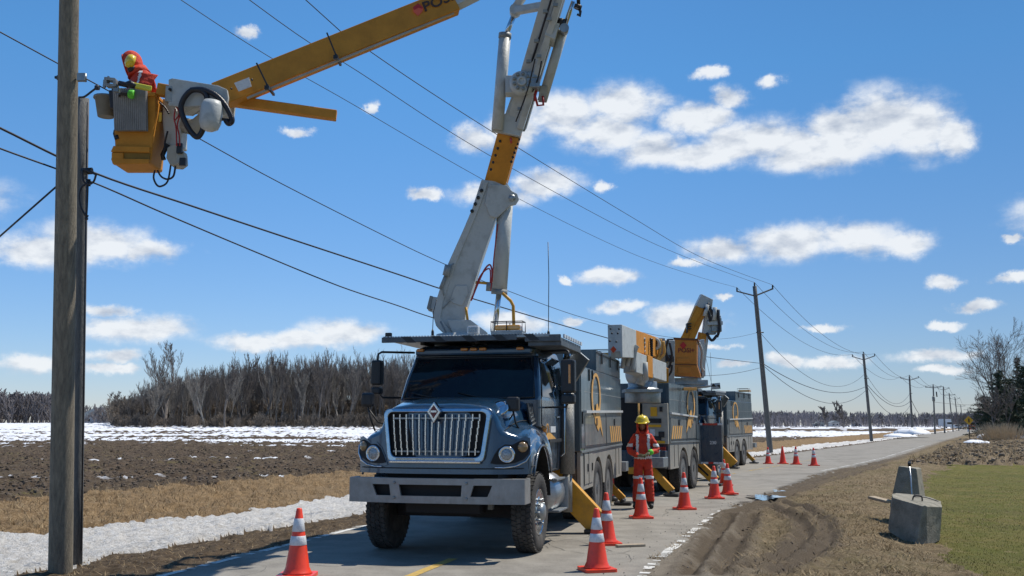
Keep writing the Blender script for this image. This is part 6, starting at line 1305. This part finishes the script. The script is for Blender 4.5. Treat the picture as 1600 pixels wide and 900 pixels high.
VAR = [arr(tree_mb(grow(100+k, 8.8, spread=.30+.05*(k % 3), up=.9, r0=.10, first=.22, nb=(4, 5), levels=4, thin=.026, bend=.10), sides=(5, 4, 3, 3, 3, 3))) for k in range(6)]
pr = random.Random(21); pl = []
for k in range(400):
    u = 175+ (pr.random()**.85)*560; t = pr.uniform(138, 168); hgt_ = np.interp(u, [175, 205, 225, 300, 380, 560, 760], [.28, .42, .66, .78, .92, 1.0, 1.0])*pr.uniform(.84, 1.04); p = atw(u, t); pl.append((pr.randrange(6), p.x, p.y, p.z, hgt_, pr.uniform(0, 6.28), 0 if pr.random() < .8 else 1))
mass('wood', VAR, pl, [mat('wood_bark', (.20, .18, .165), .9, 0, .3, .3), mat('wood_pale_bark', (.36, .33, .29), .9, 0, .3, .5)], 'dense leafless wood across the field at left, grey brown', 'wood')
SH = [arr(tree_mb(grow(300+k, 2.6, spread=.7, up=.6, r0=.05, first=.05, nb=(4, 6), levels=3, thin=.035, forks=4), sides=(4, 3, 3, 3, 3))) for k in range(4)]
pl = []
for k in range(620):
    u = 178+pr.random()*560; t_ = pr.uniform(133, 172); p = atw(u, t_); pl.append((pr.randrange(4), p.x, p.y, p.z, pr.uniform(.3, .8) if t_ < 145 else pr.uniform(.8, 1.7), pr.uniform(0, 6.28), pr.randrange(2)))
mass('underbrush', SH, pl, [mat('brush_brown', (.19, .165, .14), .9, 0, .3, .5), mat('brush_tan', (.27, .22, .17), .9, 0, .3, .5)], 'low brown underbrush along the foot of the left wood', 'underbrush')
pl = []
FARV = [arr(tree_mb(grow(400+k, 10, spread=.45, up=.8, r0=.22, first=.12, nb=(3, 4), levels=3, thin=.30), sides=(4, 3, 3, 3))) for k in range(5)]
def conif(seed, H, w):
    r = random.Random(seed); m_ = MB()
    for k in range(90):
        z = H*(.06+.94*k/90); rad = w*(1-k/92)*r.uniform(.7, 1.15); a = r.uniform(0, 6.28); c = Vector((0, 0, z)); e = Vector((math.cos(a)*rad, math.sin(a)*rad, z-rad*.25)); s_ = Vector((-math.sin(a), math.cos(a), 0))*rad*.3; m_.add([c, e-s_, e+Vector((0, 0, .12*rad)), e+s_], [(0, 1, 2), (0, 2, 3)])
    return m_
FARV.append(arr(conif(1, 9, 2.2)))
for k in range(330):
    u = -160+pr.random()*310; t = pr.uniform(330, 380); hgt_ = np.interp(u, [-160, 0, 85, 140, 150], [1.15, 1.08, .95, .5, .32])*pr.uniform(.75, 1.05); p = P(u, 660, t); pl.append((pr.randrange(5), p.x, p.y, 1.6, hgt_, pr.uniform(0, 6.28), 0))
for k in range(60):
    u = 130+pr.random()*90; t = pr.uniform(300, 330); p = P(u, 660, t); pl.append((pr.choice([0, 1, 2, 5]), p.x, p.y, 1.6, pr.uniform(.25, .62), pr.uniform(0, 6.28), 0))
mass('far_wood', FARV, pl, [mat('far_wood_left', (.20, .18, .18), .9, 0, .3, .05)], 'distant low band of woodland at far left behind the poles', 'wood')
pl = []
for k in range(900):
    u = 1120+pr.random()*420; t = pr.uniform(480, 640); hgt_ = np.interp(u, [1120, 1330, 1400, 1540], [.80, .78, .68, .75])*pr.uniform(.6, 1.05)*(t/560); p = P(u, 664, t); pl.append((pr.choice([0, 1, 2, 3, 4, 4, 5]), p.x, p.y, .8, hgt_, pr.uniform(0, 6.28), 0 if pr.random() < .7 else 1))
mass('far_wood', FARV, pl, [mat('far_wood_right', (.29, .27, .285), .9, 0, .3, .05), mat('far_wood_dusk', (.17, .155, .15), .9, 0, .3, .05)], 'distant leafless treeline along the horizon at right', 'wood')
for u, h, lb_ in ((1292, 9.2, 'rounded dark tree standing out of the far right treeline'), (1318, 10.6, 'spire-shaped tree rising highest from the far right treeline')):
    p = P(u, 666, 440); T = empty('distant_tree', (p.x, p.y, .9)); tag(T, lb_, 'tree'); mb_ = tree_mb(grow(int(u), h, spread=.5, up=.7, r0=.22, first=.12, nb=(3, 5), levels=3, thin=.26), 0, 0); mb_.build('trunk', M['bark'], T, fix=False); tree_mb(grow(int(u), h, spread=.5, up=.7, r0=.22, first=.12, nb=(4, 6), levels=3, thin=.26), 1).build('crown', M['bark'], T, fix=False)
# right group: bare trees above evergreens
GR = 'trees right of the road'
def atr(u, t): p = P(u, 668, t); return Vector((p.x, p.y, gh(p.x, p.y)))
bare_tree('left of two tall bare trees above the evergreens, leaning slightly right', atr(1553, 104), 10.6, 7, group=GR, spread=.62, up=.35, r0=.17, first=.30, nb=(4, 5), levels=4, thin=.022, bend=.09, forks=2)
bare_tree('right of two tall bare trees above the evergreens, narrower crown', atr(1578, 108), 10.6, 19, group=GR, spread=.55, up=.45, r0=.15, first=.30, nb=(4, 6), levels=4, thin=.020, bend=.09)
def evergreen(label, base, H, w, seed, open_=.0):
    r = random.Random(seed); T = empty('evergreen_tree', base, r.uniform(0, 6)); tag(T, label, 'evergreen tree', GR); m_ = MB(); m_.tube([(0, 0, -.3), (0, 0, H*.5), (.1, 0, H)], [.18, .12, .03], 7); m_.build('trunk', M['bark'], T)
    m_ = MB(); m2 = MB(); nB = int(90+H*10)
    for k in range(nB):
        z = H*(.10+.90*k/nB); env = w*(1-((z/H-.25)/.78)**2 if z > H*.25 else .75+z/H)*.92; L_ = max(.25, env*r.uniform(.45, 1.15)); a = r.uniform(0, 6.28); d = Vector((math.cos(a), math.sin(a), r.uniform(-.15, .35))); p0 = Vector((0, 0, z)); n_ = max(3, int(L_/.20)); m2.tube([p0, p0+d*L_*.9], [.03, .008], 3, caps=False)
        for i in range(n_):
            t = (i+.6)/n_; c = p0+d*L_*t
            for j in range(7):
                q = Vector((r.gauss(0, 1), r.gauss(0, 1), r.gauss(0, .6))).normalized(); l = r.uniform(.18, .42); e = c+(d*.5+q).normalized()*l; s_ = q.cross(d).normalized()*r.uniform(.02, .05) if q.cross(d).length > .01 else Vector((.03, 0, 0)); m_.add([c-s_, c+s_, e], [(0, 1, 2)])
    m2.build('branches', M['bark'], T, fix=False); m_.build('crown', M['fir'], T, fix=False); return T
evergreen('leftmost evergreen with ragged low branches toward the road', atr(1541, 98), 4.4, 2.6, 1); evergreen('tall dark evergreen directly under the left bare tree', atr(1566, 96), 6.8, 2.7, 2); evergreen('evergreen filling the gap between the two bare trees', atr(1582, 100), 6.2, 2.7, 3); evergreen('wide evergreen at the right edge of the picture', atr(1606, 96), 7.2, 2.6, 4); evergreen('pointed small evergreen topping out at the far right', atr(1597, 112), 9.2, 1.6, 5); evergreen('low bushy evergreen at the foot of the group', atr(1590, 92), 3.6, 2.0, 6); evergreen('outermost evergreen beyond the right edge', atr(1640, 98), 7.6, 2.8, 8)
for k, (u, s) in enumerate(((1556, 31), (1572, 32), (1588, 33))):
    T = bare_tree(['thin pale trunk left among the evergreens', 'thin pale trunk in the middle of the evergreens', 'thin pale trunk right among the evergreens'][k], atr(u, 92), 5.0, s, m='bark', group=GR, spread=.5, up=.7, r0=.10, first=.45, nb=(3, 4), levels=4, thin=.03)
# dry reed clump
def reeds(u, v, t, n, H, W_, label, seed):
    b = P(u, v, t); r = random.Random(seed); m_ = MB()
    for k in range(n):
        x, y = r.gauss(0, W_), r.gauss(0, W_*.7); h = H*r.uniform(.5, 1.1); l = Vector((x*.35+r.gauss(0, .15), y*.3+r.gauss(0, .15), h)); w = .022; p = Vector((x, y, -.1)); m_.add([p-Vector((w, 0, 0)), p+Vector((w, 0, 0)), p+l*.6+Vector((w*.7, 0, 0)), p+l*.6-Vector((w*.7, 0, 0)), p+l+Vector((l.x*.3, 0, 0))], [(0, 1, 2, 3), (3, 2, 4)])
    o = m_.build('dry_reeds', M['reed'], None, fix=False, loc=b); tag(o, label, 'reeds')
reeds(1566, 685, 84, 700, 1.5, .75, 'clump of tan dry reeds in front of the evergreens', 1); reeds(1548, 686, 84, 150, .9, .35, 'small tuft of dry reeds left of the larger tan clump', 2)
# ------------------------------------------------------------------ people
def person(name_label, loc, rz, J, group=None, seated=False, gl='glove', bent=None, hood='suit', helmet=True, z_boot=.14):
    T = empty('person', loc, rz); tag(T, name_label, 'person', group)
    me = bpy.data.meshes.new('body'); keys = list(J['pts'].keys()); vs = [J['pts'][k][0] for k in keys]; rs = [J['pts'][k][1] for k in keys]; ed = [(keys.index(a), keys.index(b)) for a, b in J['edges']]
    me.from_pydata(vs, ed, []); o = bpy.data.objects.new('body', me); COL.objects.link(o); md = o.modifiers.new('skin', 'SKIN'); sv = me.skin_vertices[0].data
    for i, r_ in enumerate(rs): sv[i].radius = r_ if isinstance(r_, tuple) else (r_, r_)
    for i, k in enumerate(keys): sv[i].use_root = (k == 'pelvis')
    ss_ = o.modifiers.new('sub', 'SUBSURF'); ss_.levels = 3; ss_.render_levels = 3
    dg = bpy.context.evaluated_depsgraph_get(); m2 = bpy.data.meshes.new_from_object(o.evaluated_get(dg)); bpy.data.objects.remove(o)
    # cloth folds
    for v in m2.vertices:
        c = v.co; f = math.sin(c.z*58+c.x*20)*.5+math.sin(c.z*95-c.y*36+c.x*15)*.5
        v.co = c+v.normal*(.0065*f if c.z < J['neck'] and c.z > z_boot else 0)
    body = bpy.data.objects.new('body', m2); COL.objects.link(body); body.parent = T
    for m_ in (M['suit'], M['boot'], M['skin']): m2.materials.append(m_)
    for p in m2.polygons:
        p.use_smooth = True; p.material_index = 1 if p.center.z < z_boot else (2 if p.center.z > J['neck']+.015 else 0)
    def band(fn, nm='reflective_tape', m_='tape'):
        fs = [p for p in m2.polygons if fn(p.center, p.normal)]
        if not fs: return
        mb = MB(); mp = {}; vv = []; ff = []
        for p in fs:
            q = []
            for i in p.vertices:
                if i not in mp: mp[i] = len(vv); vv.append(m2.vertices[i].co+m2.vertices[i].normal*.009)
                q.append(mp[i])
            ff.append(tuple(q))
        mb.add(vv, ff, 0, True); mb.build(nm, M[m_], body, fix=False)
    for f in J.get('bands', []): band(f)
    return T, body
def hand(T, wrist, dirv, palmn, curl, m_='glove', side=1, cuff=None):
    """palm with four unequal bent fingers and a thumb leaving its side"""
    d = Vector(dirv).normalized(); n = Vector(palmn); n = (n-d*n.dot(d)).normalized(); s = d.cross(n)*side; w = Vector(wrist); mb = MB()
    mb.beam(w-d*.01, w+d*.095, .045, .085, up=s, w1=.040, h1=.092); 
    for k, (off, L_) in enumerate(((-.034, .072), (-.011, .082), (.012, .078), (.034, .060))):
        p = w+d*.09+s*off; q1 = p+(d*math.cos(curl*.6)+n*math.sin(curl*.6))*L_*.42; q2 = q1+(d*math.cos(curl*1.3)+n*math.sin(curl*1.3))*L_*.33; q3_ = q2+(d*math.cos(curl*2)+n*math.sin(curl*2))*L_*.25; mb.tube([p-d*.02, p, q1, q2, q3_], [.014, .0145, .0135, .012, .009], 7)
    p = w+d*.025-s*.04; mb.tube([p, p-s*.03+d*.03+n*.01, p-s*.035+d*.06+n*.03], [.017, .015, .011], 7)
    h_ = mb.build('hand', M[m_], T, bevel=.012)
    if cuff:
        c = MB(); c.lathe([(.052, 0), (.058, .02), (.056, .06), (.048, .075)], w-d*.07, d, 14); c.build('cuff', M[cuff], T)
def head(T, c, face, s=1.0, up=(0, 0, 1), hood=True, hat=None):
    """face with brow, nose, eyes, mouth, wrapped in a hood"""
    f = Vector(face).normalized(); u = Vector(up).normalized(); x = f.cross(u).normalized(); u = x.cross(f); c = Vector(c)
    def W_(a, b, d): return c+x*a*s+f*b*s+u*d*s
    mb = MB(); n, k = 20, 12; vs = []
    for j in range(k+1):
        th = math.pi*j/k
        for i in range(n):
            a = 2*math.pi*i/n; cx_, cy_, cz = math.sin(th)*math.cos(a), math.sin(th)*math.sin(a), math.cos(th); zz = cz*.118; wx = .076*(1-.20*max(0, -cz)); wy = .092*(1-.10*max(0, -cz)); px_, py_ = cx_*wx, cy_*wy
            if cy_ > .55:
                nose = math.exp(-((px_/.013)**2))*math.exp(-(((zz+.012)/.024)**2))*.026; eye = (math.exp(-(((abs(px_)-.032)/.016)**2))*math.exp(-(((zz-.012)/.013)**2)))*-.012; brow = math.exp(-(((zz-.036)/.012)**2))*.007; mouth = math.exp(-((px_/.026)**2))*(math.exp(-(((zz+.050)/.006)**2))*-.004+math.exp(-(((zz+.062)/.010)**2))*.006+math.exp(-(((zz+.040)/.008)**2))*.005); py_ += nose+eye+brow+mouth
            vs.append(W_(px_, py_, zz))
    mb.add(vs, [(j*n+i, j*n+(i+1) % n, (j+1)*n+(i+1) % n, (j+1)*n+i) for j in range(k) for i in range(n)], 0, True); hd = mb.build('head', M['skin'], T)
    for sx_ in (-1, 1):
        e = MB(); e.lathe([(.0, .012), (.008, .008), (.011, 0)], W_(sx_*.032, .070, .012), f, 8); e.build('eye', M['black'], hd)
        e = MB(); e.box(W_(sx_*.074, .0, -.005), (.02*s, .03*s, .05*s)); e.build('ear', M['skin'], hd, bevel=.006)
    m3 = MB(); m3.box(W_(0, .0835, -.050), (.04*s, .01*s, .006*s), frame(u, f) if abs(u.dot(f)) < .9 else None); m3.build('mouth', M['logored'], hd)
    if hood:
        mb = MB(); vs = []; n2, k2 = 20, 10
        for j in range(k2+1):          # open shell: sweeps from the face opening round the back
            th = .86+(math.pi-.86)*j/k2
            for i in range(n2):
                a = 2*math.pi*i/n2; rx = .122; ry = .135; rz_ = .158; vs.append(W_(math.sin(th)*math.cos(a)*rx, math.cos(th)*ry+.02, math.sin(th)*math.sin(a)*rz_*(1.0 if math.sin(a) > 0 else 1.25)+.005+(0 if math.sin(a) > 0 else -.02)))
        mb.add(vs, [(j*n2+i, j*n2+(i+1) % n2, (j+1)*n2+(i+1) % n2, (j+1)*n2+i) for j in range(k2) for i in range(n2)], 0, True); mb.tube([vs[i] for i in range(n2)]+[vs[0]], .012, 6); mb.tube([W_(0, -.02, -.10), W_(0, -.03, -.20)], [.12, .15], 14); mb.build('hood', M['suit'], T, fix=True)
    if hat:
        mb = MB(); base = W_(0, .01, .075 if hat == 'top' else .03); mb.lathe([(.150, -.012), (.156, .0), (.135, .012), (.128, .05), (.105, .10), (.06, .128), (0, .135)], base, u, 24); mb.beam(base+f*.12*s+u*.0, base+f*.195*s-u*.005, .012, .17, up=x); mb.tube([base-f*.10+u*.09, base+u*.145, base+f*.10+u*.09], .014, 6); mb.build('hard_hat', M['hat'], T)
# worker standing between the trucks, hands together at the waist
WB = G(1006, 794); S_ = 1.0
pts = dict(pelvis=((0, .0, .98), (.155, .125)), hipL=((.085, 0, .90), .115), hipR=((-.085, 0, .90), .115), kneeL=((.115, -.03, .52), .100), kneeR=((-.115, -.06, .52), .100), ankL=((.135, .0, .13), .092), ankR=((-.15, -.02, .14), .092), heelL=((.135, -.02, .06), .060), heelR=((-.16, -.05, .07), .060), toeL=((.15, -.20, .045), (.052, .045)), toeR=((-.20, -.22, .05), (.052, .045)),
           belly=((0, -.01, 1.14), (.165, .135)), chest=((0, -.01, 1.32), (.185, .130)), neck=((0, -.02, 1.50), .085), nk2=((0, -.03, 1.56), .06),
           shL=((.17, -.01, 1.42), .085), shR=((-.17, -.01, 1.42), .085), elL=((.30, -.04, 1.16), .072), elR=((-.29, -.04, 1.16), .072), wrL=((.12, -.24, 1.12), .052), wrR=((-.10, -.25, 1.06), .052))
ed = [('pelvis', 'hipL'), ('pelvis', 'hipR'), ('hipL', 'kneeL'), ('hipR', 'kneeR'), ('kneeL', 'ankL'), ('kneeR', 'ankR'), ('ankL', 'heelL'), ('ankR', 'heelR'), ('heelL', 'toeL'), ('heelR', 'toeR'), ('pelvis', 'belly'), ('belly', 'chest'), ('chest', 'neck'), ('neck', 'nk2'), ('chest', 'shL'), ('chest', 'shR'), ('shL', 'elL'), ('shR', 'elR'), ('elL', 'wrL'), ('elR', 'wrR')]
bands = [lambda c, n: .60 < c.z < .655, lambda c, n: 1.00 < c.z < 1.06 and abs(c.x) < .24 and c.y > -.19, lambda c, n: .085 < abs(c.x) < .135 and 1.08 < c.z < 1.49 and n.y < .3 and c.y > -.16, lambda c, n: abs(c.x) > .21 and 1.235 < c.z < 1.30]
T, bd1 = person('worker in red coveralls and yellow hard hat standing between trucks, hands at the waist', WB, -.08, dict(pts=pts, edges=ed, bands=bands, neck=1.56))
head(T, (0, -.035, 1.675), (-.05, -1, -.18), hat='top')
hand(T, (.12, -.245, 1.12), (-.75, -.35, -.35), (0, -.2, -1), .6, side=-1, cuff='green'); hand(T, (-.10, -.255, 1.06), (.8, -.25, -.1), (0, .2, 1), .5, side=1)
x = MB(); x.tube([(-.09, -.34, 1.10), (.06, -.36, 1.07)], .010, 6); x.build('held_strap', M['glove'], T)
WORK1 = T
# second worker, mostly hidden behind the first truck: only a trouser leg and boot show
WB2 = G(948, 787); T = copy_tree(WORK1); T.location = WB2+Vector((0, .5, 0)); T.rotation_euler = (0, 0, math.pi*.72); T['label'] = 'worker almost hidden behind the front truck, only a red trouser leg and boot showing'
# worker in the bucket: facing left, leaning toward the pole
BB = P(222, 267, 12.55)
def L2(u, v, t=12.5): return P(u, v, t+.10)-BB
bz = BB.z
pts = dict(pelvis=(L2(220, 178), (.15, .13)), hipL=(L2(220, 190, 12.42), .11), hipR=(L2(220, 190, 12.62), .11), kneeL=(L2(217, 225, 12.42), .10), kneeR=(L2(217, 225, 12.62), .10), ankL=(L2(222, 245, 12.42), .08), ankR=(L2(222, 245, 12.62), .08), toeL=(L2(210, 248, 12.42), .05), toeR=(L2(210, 248, 12.62), .05),
           belly=(L2(221, 158), (.16, .14)), chest=(L2(223, 134), (.20, .17)), neck=(L2(213, 112), .085), nk2=(L2(209, 106), .06), shL=(L2(232, 126, 12.36), .115), shR=(L2(216, 126, 12.68), .10), elL=(L2(216, 148, 12.26), .075), elR=(L2(203, 145, 12.74), .07), wrL=(L2(202, 147, 12.16), .055), wrR=(L2(190, 147, 12.5), .05))
ed2 = [e for e in ed if 'heel' not in e[0] and 'heel' not in e[1]]+[('ankL', 'toeL'), ('ankR', 'toeR')]
zz = lambda v: L2(220, v).z
T, bd2 = person('lineworker in red hooded jacket standing in the raised bucket, reaching toward the pole', BB, 0, dict(pts=pts, edges=ed2, bands=[lambda c, n: abs(c.x-L2(228-(126-126)*0, 126).x-(zz(126)-c.z)*-.10) < .022 and zz(152) < c.z < zz(118) and n.y < 0], neck=zz(107)), z_boot=zz(252))
head(T, L2(208.5, 97), (-1, -.12, -.30), s=.98, hood=True)
x = MB(); u_ = Vector((.0, .0, 1)); f_ = Vector((-1, -.1, -.2)).normalized(); x.lathe([(.088, -.05), (.094, .0), (.08, .035), (.045, .055), (0, .062)], L2(203.0, 95.5, 12.36), Vector((-.80, -.58, .18)), 20); x.build('hard_hat', M['hat'], T)
x = MB(); x.lathe([(.0, -.05), (.05, -.03), (.058, 0), (.05, .03), (0, .05)], L2(205, 107, 12.38), (-.7, -.6, 0), 12); x.build('dark_face', M['hose'], T)  # black ball standing for the dark face seen below the hat
hand(T, L2(202, 147, 12.15), (-1, .0, .12), (0, .5, -1), .9, m_='boot', side=1, cuff='green'); hand(T, L2(190, 147, 12.5), (-1, .05, .2), (0, 0, 1), .9, m_='boot', side=-1)
x = MB(); x.tube([L2(189, 147.5, 12.35), L2(200, 147, 12.2)], [.04, .045], 8); x.build('sleeve', M['hose'], T)
x = MB(); x.tube([P(196, 132, 12.0), P(203, 131, 12.0), P(212, 135, 12.02)], [.03, .05, .035], 10); x.tube([P(186, 130, 12.0), P(200, 133, 12.0)], .035, 8); k1 = x.build('lifting_stick', M['hose']); tag(k1, 'black and yellow insulated stick with square clamp head held toward the pole', 'tool')
x = MB(); x.beam(P(202, 132, 12.0), P(237, 139, 12.1), .06, .075, up=VIEW); x.build('yellow_grip', mat('stick_yellow', (.72, .66, .06), .45, 0, .1, 9), k1, bevel=.01)
x = MB(); x.ringprism(rpoly([(165, 122, 2), (183, 124, 2), (184, 137, 2), (166, 136, 2)], 3), rpoly([(169, 127, .5), (179, 128, .5), (179, 133, .5), (169.5, 132, .5)], 3), lambda a, b, d: P(a, b, 12.0)+Vector((0, d, 0)), -.05, .05); x.box(P(163.5, 131, 12.0), (.03, .03, .10)); x.tube([P(164, 126, 12), P(161, 134, 12), P(164, 137, 12)], .008, 5); x.box(P(182, 141, 12.0), (.07, .06, .05)); x.tube([P(169, 122, 12), P(170, 119, 12)], .015, 5); x.build('clamp_head', M['steel'], k1, bevel=.008)
# wood pads, chock and small litter
x = MB(); x.box(G(985, 852, .02), (.42, .10, .03), Matrix.Rotation(.3, 3, 'Z')); o = x.build('wood_pad', M['sand'], None, bevel=.006); tag(o, 'flat wooden stick lying on the asphalt behind the two nearest cones', 'wood scrap')
x = MB(); r_ = random.Random(2)
for k in range(420):
    y_ = r_.uniform(9, 24); x_ = float(XR(y_))+r_.uniform(-1.3, 1.2)*r_.random(); s_ = r_.uniform(.006, .02); x.lathe([(s_*.3, -.004), (s_*.5, s_*.2), (s_*.2, s_*.5)], (x_, y_, .004), n=5, sm=False)
o = x.build('gravel', mat('loose_gravel', (.20, .19, .17), .9, 0, .4, 20)); tag(o, 'loose gravel scattered along the broken right edge of the asphalt', 'gravel', kind='stuff')
for o in list(bpy.data.objects):
    if o.type == 'MESH' and o.get('kind') != 'structure' and not o.parent and 'label' not in o: print('UNLABELLED', o.name)
